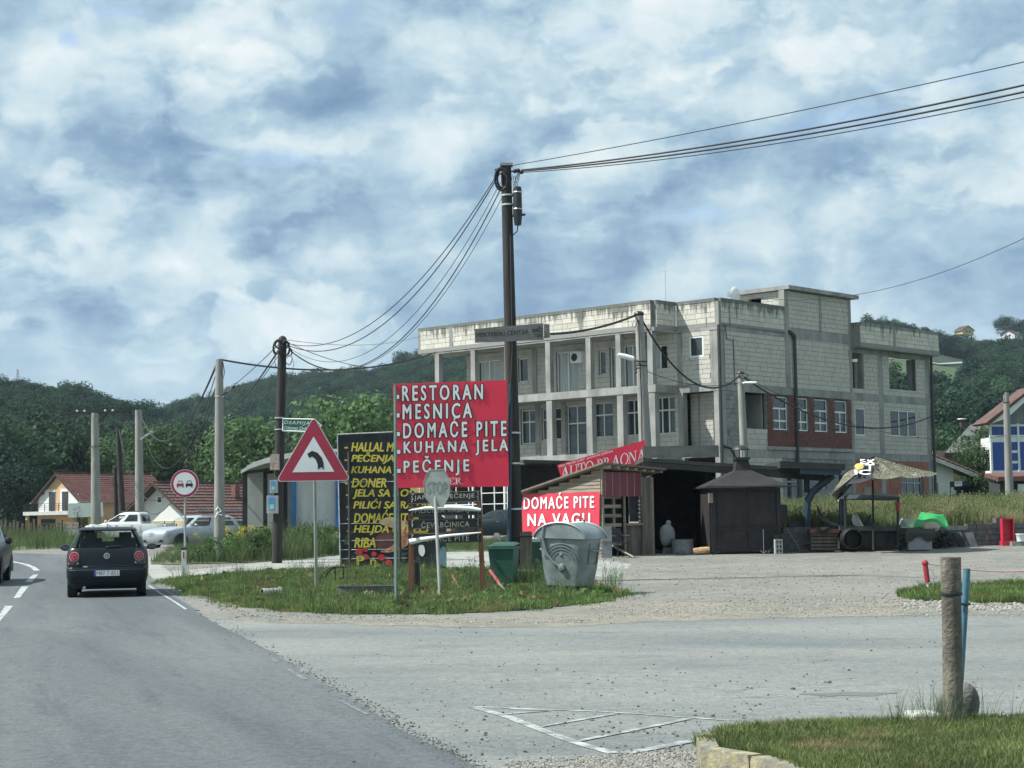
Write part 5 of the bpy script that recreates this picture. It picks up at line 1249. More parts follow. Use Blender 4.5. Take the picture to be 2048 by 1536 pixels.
# --- dark hatchback in the lane ahead
gp = G(213, 1196); az = math.atan2(gp.x, gp.y)
t = thing('hatchback_car', 'black hatchback driving away in the right lane, seen from behind', 'car', (gp.x, gp.y, hgt(gp.x, gp.y)), -az-.02)
pb_ = paint('black_blue_paint', (.006, .012, .018), .0, .34)
lv = [(.20, .16, 3.70, .70, .70, .18), (.30, .05, 3.80, .78, .78, .20), (.42, .01, 3.86, .815, .81, .22), (.58, .00, 3.88, .82, .82, .22), (.615, .015, 3.87, .82, .82, .22), (.64, .07, 3.86, .815, .815, .20), (.80, .09, 3.80, .82, .80, .18),
      (.92, .12, 3.40, .81, .77, .18), (1.00, .16, 2.95, .79, .75, .17), (1.035, .185, 2.85, .765, .72, .16), (1.12, .245, 2.62, .725, .69, .15), (1.22, .315, 2.40, .675, .65, .15), (1.32, .39, 2.18, .615, .60, .14), (1.375, .44, 2.05, .585, .57, .13),
      (1.40, .41, 2.0, .575, .56, .12), (1.435, .48, 1.9, .55, .54, .12), (1.462, .75, 1.7, .45, .45, .12)]
rear_i = set(range(0, 6)) | set(range(38, 44)); side_r = set(range(8, 15)); side_l = set(range(29, 36)); front_i = set(range(17, 27))
carbody(t, lv, pb_, [('rear_window', range(9, 13), rear_i), ('side_window', range(9, 13), side_r), ('side_window', range(9, 13), side_l), ('windscreen', range(9, 13), front_i)], glassmat('clear_car_glass', (.03, .05, .05), .08))
MB().box(-.62, .62, .9, 2.9, .5, .8).build('dashboard', m_seat, t)
for x_ in (-.40, .03, .40):
    MB().cbox((x_, .80, 1.08), .30 if x_ else .26, .10, .16).build('headrest', m_seat, t)
MB().box(-.62, .62, .75, .88, .6, 1.02).build('rear_seat', m_seat, t)
for x_ in (-.36, .36):
    mb = MB(); mb.cbox((x_, 1.62, .95), .46, .14, .55); mb.cbox((x_, 1.62, 1.26), .26, .10, .17); mb.build('front_seat', m_seat, t)
drv = thing('person', 'driver seated in the dark hatchback, seen as a silhouette through the rear window', 'person', (gp.x, gp.y, hgt(gp.x, gp.y)), -az-.02)
m_cloth = mat('dark_jacket', (.03, .035, .045), .9); m_skin = mat('skin', (.35, .22, .16), .6); m_hair = mat('dark_hair', (.02, .016, .012), .8)
dx_ = -.38
rings = [(1.0, .20, .12), (1.12, .225, .125), (1.20, .20, .11), (1.235, .12, .09), (1.25, .06, .06), (1.29, .055, .06), (1.31, .075, .09), (1.35, .085, .105), (1.385, .08, .10), (1.41, .05, .07), (1.42, .01, .01)]
mb = MB(); n = 18
for i, (z, a, c_) in enumerate(rings):
    mb.v += [(dx_+a*math.cos(k_*2*math.pi/n), 1.80+c_*math.sin(k_*2*math.pi/n), z-.03) for k_ in range(n)]
    if i: mb.f += [((i-1)*n+k_, (i-1)*n+(k_+1) % n, i*n+(k_+1) % n, i*n+k_) for k_ in range(n)]
mb.build('body', m_skin, drv, smooth=True)
mb = MB(); mb.lathe([(.215, 1.0), (.235, 1.10), (.21, 1.185), (.12, 1.225), (.06, 1.24)], (dx_, 1.80, -.03), 18); mb.build('jacket', m_cloth, drv, smooth=True)
mb = MB(); mb.lathe([(.095, 1.30), (.105, 1.35), (.095, 1.40), (.05, 1.43), (.001, 1.435)], (dx_, 1.785, -.03), 16); mb.build('hair', m_hair, drv, smooth=True)
# hatch details
def rearp(x, z, off=.006):                  # a point on the tail surface
    for a, c_ in zip(lv, lv[1:]):
        if a[0] <= z <= c_[0]:
            s = (z-a[0])/(c_[0]-a[0]); yr = a[1]+(c_[1]-a[1])*s; wr = a[3]+(c_[3]-a[3])*s; rc = a[5]+(c_[5]-a[5])*s
            u = abs(x)/wr
            if u < .8: y = yr+.05*(u/.8)**2*rc*4
            else: y = yr+rc*.2+rc*(1-math.sqrt(max(0, 1-((min(u, .999)-.8)/.2)**2)))
            return Vector((x, y-off, z))
def rpatch(pts, m, nm, off=.008, par=None, n=3):
    mb = MB(); mb.add([rearp(*p, off=off) for p in pts], [tuple(range(len(pts)))]); return mb.build(nm, m, par or t)
def rdisc(cx, cz, r_, m, nm, off, par=None, N=26):
    mb = MB(); mb.add([rearp(cx, cz, off)]+[rearp(cx+r_*math.cos(a), cz+r_*math.sin(a), off) for a in np.linspace(0, 2*math.pi, N, endpoint=False)], [(0, k_+1, (k_+1) % N+1) for k_ in range(N)]); return mb.build(nm, m, par or t, smooth=True)
for sg in (-1, 1):
    hs = []
    cx = .655*sg
    mb = MB(); N = 8; cols = [(.565, .74, .95), (.62, .70, .99), (.70, .685, 1.0), (.765, .70, .985), (.80, .76, .93)]
    pts = [rearp(sg*c_[0], z, .006) for c_ in cols for z in np.linspace(c_[1], c_[2], 7)]
    mb.grid(pts, 7, 5); lamp = mb.build('tail_lamp', mat('tail_housing', (.05, .01, .015), .2, coat=.5), t, smooth=True)
    rdisc(cx, .855, .098, m_tailw, 'lamp_ring', .016, lamp); rdisc(cx, .855, .090, m_tail, 'lens', .020, lamp); rdisc(cx, .855, .052, m_tailr, 'inner_lens', .024, lamp); rdisc(cx, .855, .030, m_tail, 'bulb_lens', .028, lamp)
    rpatch([(sg*.57, .70), (sg*.77, .70), (sg*.78, .735), (sg*.565, .735)], m_tailw, 'reverse_lens', .013, lamp)
rdisc(0, .865, .060, m_chrome, 'emblem', .016); rdisc(0, .865, .052, m_trim, 'emblem_field', .019)
mb = MB()
for a in (((-.018, .052), (.0, .006)), ((.018, .052), (.0, .006)), ((-.044, .03), (-.018, -.042)), ((-.018, -.042), (0, .0)), ((0, .0), (.018, -.042)), ((.018, -.042), (.044, .03))):
    mb.tube([rearp(p[0], .865+p[1], .022) for p in a], .005, 4)
mb.build('emblem_letters', m_chrome, t)
mb = MB(); mb.tube([rearp(x, .575, -.002) for x in np.linspace(-.74, .74, 15)], .012, 5); mb.build('bumper_strip', m_trim, t)
mb = MB(); mb.tube([rearp(x, .655, .0) for x in np.linspace(-.60, .60, 13)], .007, 4); mb.tube([rearp(-.60, z, .002) for z in np.linspace(.655, 1.03, 8)], .005, 4); mb.tube([rearp(.60, z, .002) for z in np.linspace(.655, 1.03, 8)], .005, 4); mb.build('hatch_gap', m_trim, t)
mb = MB(); mb.tube([rearp(x, .36, -.0) for x in np.linspace(-.62, .62, 15)], .008, 4); mb.build('bumper_crease', m_trim, t)
mb = MB(); mb.cbox(rearp(-.43, .60+.05, .0), .09, .015, .022); mb.build('sticker', m_wht, t)
pl = MB().box(-.26, .26, -.022, -.006, .455, .565).build('number_plate', m_wht, t)
MB().box(-.26, -.215, -.026, -.018, .455, .565).build('plate_band', mat('plate_blue', (.03, .07, .3), .5), pl)
k_, f_ = txtmesh('M87-T-853', 0, .0, 1.0); mn, mx = k_.min(0), k_.max(0)
MB().add([(-.20+.435*(k_[i][0]-mn[0])/(mx[0]-mn[0]), -.024-.0001*(j % 9), .472+.076*(k_[i][1]-mn[1])/(mx[1]-mn[1])) for j, g in enumerate(f_) for i in g], [tuple(range(s_, s_+3)) for s_ in range(0, 3*len(f_), 3)]).build('plate_number', m_blk, pl)
mb = MB(); mb.tube([rearp(-.02, 1.045, .01), rearp(.10, 1.055, .02), rearp(.30, 1.065, .02)], .012, 5); mb.tube([rearp(.0, 1.03, .0), rearp(.0, 1.05, .03)], .022, 8); mb.build('rear_wiper', m_trim, t)
MB().box(-.26, .26, .425, .47, 1.383, 1.403).build('brake_light', m_tail, t)
MB().tube([(0, .62, 1.45), (0, .50, 1.56), (0, .38, 1.68)], [.012, .007, .004], 5).build('aerial', m_trim, t)
for sg in (-1, 1):
    mb = MB(); mb.lathe([(.001, 0), (.07, .01), (.085, .05), (.07, .11), (.001, .13)], (sg*.93, 2.42, 1.02), 14, 'y'); v_ = [(x, y, 1.02+(z-1.02)*.85) for x, y, z in mb.v]; mb.v = [(sg*.93+(x-sg*.93)*1.35, y, z) for x, y, z in v_]
    o = mb.build('door_mirror', pb_, t, smooth=True); MB().tube([(sg*.74, 2.5, 1.0), (sg*.88, 2.47, .99)], .03, 6).build('mirror_arm', m_trim, o)
    MB().cbox((sg*.935, 2.418, 1.02), .15, .006, .08).build('mirror_glass', mat('mirror_grey', (.10, .13, .15), .2), o)
    wheel(t, sg*.70, .60, .30, .20, sg); wheel(t, sg*.70, 3.05, .30, .20, sg)
MB().box(-.75, .75, .5, 3.4, .17, .24).build('underbody', m_trim, t)
MB().tube([(-.45, .25, .22), (-.45, .05, .22)], .03, 8).build('exhaust', m_alu, t)
# --- oncoming dark car at the picture edge
g2 = G(-42, 1160)
t = thing('oncoming_car', 'dark oncoming car with its headlight lit, cut off by the picture edge', 'car', (g2.x, g2.y, hgt(g2.x, g2.y)), math.pi+.20)
lv2 = [(.22, .1, 4.25, .75, .72, .2), (.4, 0, 4.35, .86, .84, .25), (.6, 0, 4.38, .88, .86, .25), (.75, .02, 4.36, .88, .86, .25), (.88, .05, 4.1, .87, .83, .24), (.98, .1, 3.3, .85, .79, .22), (1.02, .12, 3.15, .83, .77, .2), (1.2, .3, 2.8, .74, .7, .2), (1.38, .5, 2.4, .64, .62, .2), (1.44, .6, 2.2, .6, .58, .2), (1.48, .9, 1.9, .5, .5, .2)]
carbody(t, lv2, paint('dark_grey_paint', (.02, .024, .03)), [('rear_window', range(6, 8), rear_i), ('side_window', range(6, 8), side_r), ('side_window', range(6, 8), side_l), ('windscreen', range(6, 8), front_i)], m_cglassd)
for sg in (-1, 1):
    wheel(t, sg*.76, .8, .32, .2, sg); wheel(t, sg*.78, 3.45, .32, .2, sg); arch(t, sg*.885, 3.45, .40, sg); arch(t, sg*.9, .8, .40, sg)
    mb = MB(); mb.lathe([(.001, 0), (.09, .01), (.10, .06), (.07, .13), (.001, .15)], (sg*.99, 2.85, 1.06), 12, 'y'); o = mb.build('door_mirror', m_trim, t, smooth=True)
    mb = MB(); mb.lathe([(.001, 4.285), (.10, 4.27), (.13, 4.18)], (sg*.60, 0, .68), 16, 'y'); o = mb.build('headlight', m_chrome, t, smooth=True)
    mb = MB(); mb.lathe([(.001, 4.31), (.075, 4.30), (.08, 4.27)], (sg*.60, 0, .68), 16, 'y'); mb.build('lamp_glow', mat('lit_headlamp', (1., .86, .62), .3, emit=6.), o)
# --- white pickup
def sidecar(name, label, gpx, Yd, yaw, m, lv, wb, gi, gsets, r_=.36, w_=.8, extra=None):
    pass
g3 = P(343, 1092, 97.); zz = hgt(g3.x, 97)
t = thing('pickup_truck', 'white double cab pickup truck parked side on behind the dark hatchback', 'pickup truck', (g3.x, 97., zz), R(83))
mw = paint('white_paint', (.68, .71, .70), 0, .35)
lvp = [(.42, .1, 5.0, .84, .80, .14), (.62, .0, 5.12, .90, .86, .16), (.85, 0, 5.15, .91, .87, .18), (1.02, 0, 5.10, .91, .86, .18), (1.12, .02, 4.8, .90, .84, .16)]
carbody(t, lvp, mw, [], m_cglassd)
t.scale = (1, .93, 1)
# cab on top
lvc = [(1.10, 1.50, 4.25, .86, .80, .10), (1.20, 1.50, 3.90, .84, .78, .10), (1.24, 1.51, 3.82, .83, .77, .10), (1.45, 1.55, 3.42, .78, .72, .10), (1.62, 1.60, 3.12, .73, .68, .10), (1.70, 1.64, 2.95, .70, .66, .10), (1.76, 1.75, 2.8, .64, .6, .10)]
mb = MB()
rings = [[(x, y, L_[0]) for x, y in rounded(*L_[1:6], n=44)] for L_ in lvc]
V = [p for r2 in rings for p in r2]; bodyf = []; gl = []
fr_ = set(range(17, 27)); sd = set(range(8, 15)) | set(range(29, 36)); pill = {11, 32}
for j in range(len(rings)-1):
    for i in range(44):
        f = (j*44+i, j*44+(i+1) % 44, (j+1)*44+(i+1) % 44, (j+1)*44+i)
        (gl if (j in (2, 3, 4)[:2 if i in sd else 3] and ((i in sd and i not in pill) or i in fr_)) or (j in (2, 3) and i in rear_i) else bodyf).append(f)
bodyf.append(tuple(range(6*44, 7*44)))
mb.v = V; mb.f = bodyf; mb.build('cab', mw, t, smooth=True); mb = MB(); mb.v = V; mb.f = gl; mb.build('window', m_cglassd, t, smooth=True)
MB().box(-.72, .72, 1.6, 3.9, 1.0, 1.2).build('interior', m_dark, t)
MB().box(-.76, .76, .1, 1.42, 1.121, 1.135).build('bed_cover', m_trim, t)
mb = MB()
for sg in (-1, 1): mb.tube([(sg*.86, .08, 1.20), (sg*.86, 1.45, 1.20)], .022, 6); mb.tube([(sg*.86, .12, 1.1), (sg*.86, .12, 1.26)], .02, 5); mb.tube([(sg*.62, 1.7, 1.80), (sg*.62, 2.9, 1.79)], .025, 6)
mb.tube([(-.8, 1.42, 1.2), (-.6, 1.15, 1.42)], .03, 5); mb.build('roof_rail', m_trim, t)
for sg in (-1, 1):
    for y_ in (.98, 4.15):
        wheel(t, sg*.80, y_, .38, .24, sg, 6); arch(t, sg*.905, y_, .50, sg)
    mb = MB(); mb.lathe([(.001, 0), (.08, .01), (.10, .06), (.001, .14)], (sg*1.0, 3.62, 1.26), 12, 'y'); mb.build('door_mirror', m_swht, t, smooth=True)
    for y_ in (2.1, 3.05): MB().cbox((sg*.925, y_, 1.04), .02, .16, .03).build('door_handle', m_chrome, t)
    mb = MB()
    for y_ in (1.56, 2.48, 3.5): mb.tube([(sg*.932, y_, .6), (sg*.93, y_, 1.0)], .006, 4)
    mb.build('door_gap', m_trim, t); MB().cbox((sg*.86, .0, .95), .10, .05, .24).build('tail_lamp', m_tail, t)
MB().cbox((-.77, 2.75, 1.45), .008, .34, .18).build('window_sheet', m_swht, t)
# --- silver estate car
g4 = P(405, 1108, 66.5); zz = hgt(g4.x, 66.5)
t = thing('estate_car', 'silver estate car half hidden by weeds beside the concrete pole', 'car', (P(458, 1100, 82).x, 82., zz), R(144))
ms = paint('silver_paint', (.40, .45, .49), .3, .3)
lve = [(.2, .15, 4.65, .80, .74, .2), (.35, .03, 4.76, .88, .82, .28), (.55, 0, 4.80, .905, .86, .26), (.70, 0, 4.79, .91, .87, .26), (.81, .03, 4.70, .905, .86, .25), (.90, .04, 4.35, .90, .83, .22), (.97, .05, 3.75, .88, .80, .2), (1.0, .05, 3.42, .865, .79, .18),
       (1.13, .12, 3.18, .81, .75, .15), (1.26, .22, 2.95, .75, .71, .13), (1.38, .32, 2.74, .69, .67, .12), (1.44, .40, 2.6, .65, .64, .12), (1.485, .6, 2.35, .57, .58, .12)]
carbody(t, lve, ms, [('rear_window', range(7, 10), rear_i), ('side_window', range(7, 10), side_r-{11}), ('side_window', range(7, 10), side_l-{32}), ('windscreen', range(7, 10), front_i)], m_cglass)
MB().box(-.7, .7, .5, 3.5, .6, .93).build('interior', m_dark, t)
for sg in (-1, 1):
    for y_ in (.95, 3.85): wheel(t, sg*.80, y_, .33, .22, sg, 10); arch(t, sg*.915, y_, .42, sg)
    mb = MB(); mb.lathe([(.001, 0), (.07, .01), (.09, .07), (.001, .15)], (sg*1.0, 3.0, 1.04), 12, 'y'); mb.v = [(x, y, 1.04+(z-1.04)*.8) for x, y, z in mb.v]; mb.build('door_mirror', ms, t, smooth=True)
    MB().tube([(sg*.60, .8, 1.475), (sg*.62, 1.6, 1.49), (sg*.60, 2.35, 1.46)], .02, 6).build('roof_rail', m_alu, t)
    mb = MB(); pts = [(sg*.44, 4.69, .66), (sg*.70, 4.56, .68), (sg*.80, 4.36, .74), (sg*.76, 4.40, .81), (sg*.46, 4.60, .77)]; mb.prism(pts, (0, .03, .01)); mb.build('headlight', mat('headlamp_glass', (.35, .38, .40), .1, coat=.8), t)
mb = MB()
for z in (.58, .64, .70): mb.tube([(x, 4.80-.10*abs(x/.42)**2, z) for x in np.linspace(-.42, .42, 9)], .012, 5)
mb.build('grille', m_chrome, t)
MB().prism([(-.42, 4.70, .55), (.42, 4.70, .55), (.42, 4.68, .73), (-.42, 4.68, .73)], (0, .045, 0)).build('grille_panel', m_trim, t)
MB().prism([(-.62, 4.60, .30), (.62, 4.60, .30), (.58, 4.62, .42), (-.58, 4.62, .42)], (0, .11, 0)).build('lower_grille', m_trim, t)
rb2 = MB().lathe([(.001, 4.735), (.075, 4.73)], (0, .035, .70), 18, 'y'); rb2.build('emblem', m_chrome, t)
# --- dark hatchback and pale blue car behind the signs
g5 = P(985, 1070, 86.); zz = hgt(g5.x, 86)
t = thing('parked_car', 'dark green car parked behind a broken white curb, beyond the plank sign', 'car', (g5.x+1.9, 86., zz), R(80))
lvd = [(z, yr, yf*.86, wr, wf, rc) for z, yr, yf, wr, wf, rc in lv2]
carbody(t, lvd, paint('dark_green_paint', (.015, .03, .035)), [('rear_window', range(6, 8), rear_i), ('side_window', range(6, 8), side_r), ('side_window', range(6, 8), side_l), ('windscreen', range(6, 8), front_i)], m_cglassd)
for sg in (-1, 1):
    for y_ in (.7, 2.95): wheel(t, sg*.80, y_, .32, .2, sg, 7); arch(t, sg*.89, y_, .40, sg)
    MB().cbox((sg*.885, 1.5, .9), .02, .15, .03).build('door_handle', m_chrome, t)
g6 = P(1040, 1068, 82.); zz = hgt(g6.x, 82)
t = thing('parked_car', 'pale blue car mostly hidden behind the main wooden pole', 'car', (g6.x+.55, 84.5, zz), R(180))
carbody(t, lvd, paint('pale_blue_paint', (.25, .34, .48)), [('rear_window', range(6, 8), rear_i), ('side_window', range(6, 8), side_r), ('side_window', range(6, 8), side_l), ('windscreen', range(6, 8), front_i)], m_cglassd)
for sg in (-1, 1):
    for y_ in (.7, 2.95): wheel(t, sg*.80, y_, .32, .2, sg, 7)
# ------------------------------------------------------------------ kiosk, shed, smoker, stalls, containers
m_pine = mat('pine_plank', (.25, .215, .165), .85, var=.22, scale=2.5, stretch=(.6, .6, 5), rand=.16, bump=.3, col2=(.22, .19, .15), s2=2.5, lo=.52, hi=.66, amt=.5)
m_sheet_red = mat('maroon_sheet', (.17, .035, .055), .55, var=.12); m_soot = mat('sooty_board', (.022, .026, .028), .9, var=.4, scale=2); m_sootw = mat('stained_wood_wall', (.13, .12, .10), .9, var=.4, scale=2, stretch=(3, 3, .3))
m_rust = mat('brown_oven_steel', (.020, .018, .021), .7, .1, var=.3, scale=2.5, col2=(.040, .029, .027), s2=2.2, lo=.5, hi=.64, amt=.6, bump=.1)
m_blue = mat('dark_blue_steel', (.02, .045, .07), .5, var=.2); m_roof = MT['dark_roofing']
YK = 56.0
zK = hgt(3, YK)
def pz(px, py, Y): return P(px, py, Y)
ang = R(42); kx = P(1205, 1110, YK)
kio = thing('wooden_kiosk', 'small plank kiosk with a sloping roof and a maroon sheet over its counter', 'kiosk', (kx.x, YK, zK), ang)
# local: x along the counter side (right, away), y along the banner side (left, away)
Wk, Lk, H1, H0 = 2.35, 3.5, 2.85, 2.05
def ktop(y): return H1 + (H0-H1)*y/Lk
n_ = int(H1/.115)
for i in range(n_+1):                                   # clapboards of the gable side, each its own board
    z0, z1 = i*.115, i*.115+.108
    ye = Lk if z1 < H0 else Lk*(H1-z1)/(H1-H0)
    if ye < .15: continue
    mb = MB(); mb.add([(-.03, .02, z0), (-.012, .02, z1), (-.012, ye, z1), (-.03, ye, z0), (.0, .02, z0), (0, .02, z1), (0, ye, z1), (0, ye, z0)], [(0,1,2,3),(7,6,5,4),(0,4,5,1),(3,2,6,7),(1,5,6,2),(0,3,7,4)])
    mb.build('plank', m_pine, kio)
MB().box(0, .04, 0, Lk, 0, H0).box(0.04, Wk, Lk-.05, Lk, 0, H0).build('wall', m_sootw, kio)
for (x0, x1, z0, z1, m) in ((.0, Wk, .0, .95, m_sootw),): 
    mb = MB()
    for k_ in range(14):
        a = 1.05+k_*(Wk-1.05)/14; kio_p = MB().box(a, a+(Wk-1.05)/14-.012, 0, .03, .02, .98).build('plank', m_sootw, kio)
MB().box(.0, .08, -.035, .04, 0, H1).build('corner_post', m_pine, kio); MB().box(1.0, 1.06, -.035, .03, 0, 2.0).build('post', m_pine, kio)
for a in (1.78, 1.90, 2.02, 2.14, 2.26): MB().box(a, a+.112, -.05, .0, 0, 2.55).build('plank', m_sootw if a < 2.2 else m_pine, kio)
MB().box(1.06, 1.8, -.12, .06, .98, 1.06).build('counter', m_pine, kio)
for a in (.12, .62): MB().box(a, a+.10, .10, .16, .3, 2.0).build('pallet_post', m_pine, kio)
for z in np.arange(.35, 2.0, .30): MB().box(.1, .95, .06, .10, z, z+.11).build('pallet_board', m_pine, kio)
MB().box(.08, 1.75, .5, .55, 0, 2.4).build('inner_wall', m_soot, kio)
MB().box(.08, 1.78, -.07, -.05, 1.92, 2.70).build('counter_sheet', m_sheet_red, kio)
for a in (.08, .42, .75, 1.09, 1.42, 1.74): MB().box(a, a+.03, -.085, -.07, 1.92, 2.70).build('batten', m_pine, kio)
mb = MB(); ov = .35
mb.add([(-.25, -ov, H1+.10), (Wk+.35, -ov, H1-.08), (Wk+.35, Lk+.3, H0-.12), (-.25, Lk+.3, H0+.03), (-.25, -ov, H1+.16), (Wk+.35, -ov, H1-.02), (Wk+.35, Lk+.3, H0-.06), (-.25, Lk+.3, H0+.09)], [(0,3,2,1),(4,5,6,7),(0,1,5,4),(1,2,6,5),(2,3,7,6),(3,0,4,7)])
mb.build('roof', m_wood, kio)
for i in range(7): MB().box(.0+i*.40, .09+i*.40, -ov-.02, .4, H1-.06-.018*i, H1+.06-.03*i).build('rafter', m_pine, kio)
MB().box(1.3, 1.75, .02, .04, 1.1, 1.9).build('opening_shade_sheet', m_soot, kio)  # dark sheet filling the window opening, stands for the shade inside
mb = MB()
for z in np.arange(1.12, 1.9, .13): mb.ball((1.68, -.04, z), .045, 8)
mb.build('garlic_string', mat('pale_garlic', (.4, .38, .33), .8), kio, smooth=True)
# banner on it
ban = thing('pie_banner', 'red banner with white words about home made pies on the kiosk wall', 'banner', P(1120, 1090, YK-.3))
def kq(y, z, off=0.): v = ROOTM[kio.name] @ Vector((-.06-off, y, z)); return v
# picture points onto the banner plane
def kpx(px, py):
    d = ray(px, py); o = Vector((0, 0, CAMZ)); nrm = Vector((math.cos(ang), math.sin(ang), 0)); c = kq(0, 0)
    return o + d*((c-o).dot(nrm)/d.dot(nrm))
class PlaneQ(Quad):
    def __init__(s, fn, nrm): s.fn = fn; s.n = nrm
    def px(s, px, py, off=0.): return s.fn(px, py) + s.n*off
kn = -Vector((math.cos(ang), math.sin(ang), 0))
q = PlaneQ(kpx, kn)
m_banr = mat('crumpled_red_banner', (.58, .04, .075), .6, var=.14, scale=1.6, bump=.9, bscale=2.2)
nx, ny = 16, 10; mb = MB(); pts = []
for j in range(ny+1):
    for i in range(nx+1):
        a, c_ = i/nx, j/ny; px = 1043+a*(1198-1043)+2*c_; py = 1089-c_*(1089-988)-a*(5)*c_
        py = 1089*(1-c_)+ (989-6*a)*c_
        pts.append(q.px(px, py, .008+.012*noise.noise(Vector((a*5, c_*4, 2)))))
mb.grid(pts, nx+1, ny+1); mb.build('cloth', m_banr, ban, smooth=True, world=True)
text(q, 'DOMAĆE PITE', (1049, 1018.5, 1189, 995), m_wht, ban, off=.03, bold=.03, tb=-3.0, space=1.25)
text(q, 'NA VAGU', (1057, 1052, 1181, 1028), m_wht, ban, off=.03, bold=.03, tb=-2, space=1.25)
text(q, 'KROMPIR', (1067, 1089.5, 1160, 1073), m_wht, ban, off=.03, bold=.03, tb=-1, space=1.2)
# leaning board, chair and loose stick beside the kiosk
g_ = P(1232, 1112, 55.4)
t = thing('patio_chair', 'dark chair standing in front of the kiosk counter', 'chair', (g_.x+.12, 55.2, zK), R(30))
for a in ((-.22, -.2), (.22, -.2), (-.22, .2), (.22, .2)): MB().tube([(a[0], a[1], 0), (a[0]*.9, a[1]*.9, .44)], .02, 6).build('leg', m_black, t)
MB().box(-.25, .25, -.23, .23, .43, .47).build('seat', m_black, t); MB().add([(-.24,.22,.47),(.24,.22,.47),(.24,.30,.9),(-.24,.30,.9),(-.24,.25,.47),(.24,.25,.47),(.24,.33,.9),(-.24,.33,.9)], [(0,1,2,3),(7,6,5,4),(0,4,5,1),(1,5,6,2),(2,6,7,3),(3,7,4,0)]).build('backrest', m_black, t)
for sg in (-1, 1): MB().tube([(sg*.26, -.2, .66), (sg*.26, .25, .68)], .022, 6).build('armrest', m_black, t)
a, c_ = P(1268, 1115, 54.6), P(1213, 1085, 55.6); a.z = hgt(a.x, 54.6)+.03
st = MB().tube([a, c_], .03, 6).build('wooden_stick', m_pine); tag(st, 'pale wooden pole leaning on the ground beside the dumpster and the kiosk', 'pole')
t = thing('grey_board', 'grey upright board standing between the dumpster and the kiosk counter', 'board', P(1214, 1112, 54.9)); q_ = P(1214, 1112, 54.9)
MB().box(-.16, .16, 0, .05, -.1, .92).build('sheet', mat('grey_sheet', (.22, .24, .25), .8, var=.2), t); MB().box(-.16, .16, -.02, 0, .4, .46).build('batten', m_wood, t)
# --- dark shed with long flat roof edge
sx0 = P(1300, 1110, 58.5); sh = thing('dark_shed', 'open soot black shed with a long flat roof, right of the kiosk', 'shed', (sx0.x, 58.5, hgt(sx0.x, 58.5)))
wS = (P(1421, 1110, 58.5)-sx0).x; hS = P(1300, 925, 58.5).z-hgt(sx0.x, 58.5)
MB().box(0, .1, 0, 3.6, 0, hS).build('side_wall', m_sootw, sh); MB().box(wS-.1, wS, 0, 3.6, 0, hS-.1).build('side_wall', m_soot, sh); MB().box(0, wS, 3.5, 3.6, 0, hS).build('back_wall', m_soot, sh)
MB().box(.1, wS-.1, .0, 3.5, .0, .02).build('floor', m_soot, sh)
lr = (P(1640, 935, 58.5)-sx0).x
MB().add([(-.2,-.5,hS+.02),(lr,-.5,hS-.45),(lr,3.8,hS-.45),(-.2,3.8,hS+.02),(-.2,-.5,hS+.14),(lr,-.5,hS-.33),(lr,3.8,hS-.33),(-.2,3.8,hS+.14)], [(0,3,2,1),(4,5,6,7),(0,1,5,4),(1,2,6,5),(2,3,7,6),(3,0,4,7)]).build('roof', m_roof, sh)
MB().add([(-.2,-.55,hS-.16),(lr,-.55,hS-.72),(lr,-.42,hS-.72),(-.2,-.42,hS-.16),(-.2,-.55,hS+.0),(lr,-.55,hS-.47),(lr,-.42,hS-.47),(-.2,-.42,hS+.0)], [(0,3,2,1),(4,5,6,7),(0,1,5,4),(1,2,6,5),(2,3,7,6),(3,0,4,7)]).build('roof_beam', m_soot, sh)
MB().box(-.2, wS+.3, -.52, -.40, hS+.14, hS+.52).build('parapet_board', mat('grey_fascia', (.10, .11, .105), .8, var=.3, scale=2), sh)
MB().box(0, .09, -.1, -.0, 0, hS-.1).build('post', m_pine, sh)
g_ = P(1335, 1108, 58); t = thing('sack', 'pale grey full sack standing on a hollow block inside the dark shed', 'sack', g_)
mb = rock(3, .27, 1.3, 3); mb.v = [(x*.8, y*.8, z+.62) for x, y, z in mb.v]; mb.build('bag', mat('sack_cloth', (.28, .29, .30), .9, var=.2), t, smooth=True); MB().ball((.05, 0, 1.02), .1, 8).build('tied_neck', MT['sack_cloth'], t, smooth=True)
m_hb = mat('hollow_block', (.20, .20, .19), .9, var=.2)
def hollow_block(nm, label, loc, rz, m, L_=.4, W_=.25, H_=.45, up=True, cat='block'):
    t = thing(nm, label, cat, loc, rz); mb = MB(); nx, nz = 2, 3
    xs = [L_*i/nx for i in range(nx+1)]; zs = [H_*i/nz for i in range(nz+1)]; e = .022
    for x in xs: mb.box(x-e, x+e, 0, W_, -e, H_+e)
    for z in zs: mb.box(-e+.001, L_+e-.001, .001, W_-.001, z-e, z+e)
    mb.build('shell', m, t); MB().box(0, L_, W_*.6, W_*.62, 0, H_).build('web', m, t); return t
hollow_block('hollow_block', 'grey hollow block lying under the sack in the shed', P(1328, 1109, 57.9), 0, m_hb, .32, .3, .2)
g_ = P(1366, 1107, 57.6); t = thing('metal_drum', 'short grey metal pot standing beside the sack in the dark shed', 'pot', g_)
MB().lathe([(.01, 0), (.36, 0), (.36, .45), (.38, .47), (.34, .47), (.34, .1), (.01, .1)], (0, 0, 0), 20).build('pot', MT['grey_sheet'], t, smooth=True); MB().tube([(-.38, 0, .36), (-.46, 0, .3), (-.38, 0, .24)], .012, 5).build('handle', m_black, t)
g_ = P(1408, 1109, 56.4); t = thing('log', 'small split pale log lying at the foot of the smoker oven', 'log', (g_.x-.35, 56.4, hgt(g_.x, 56.4)))
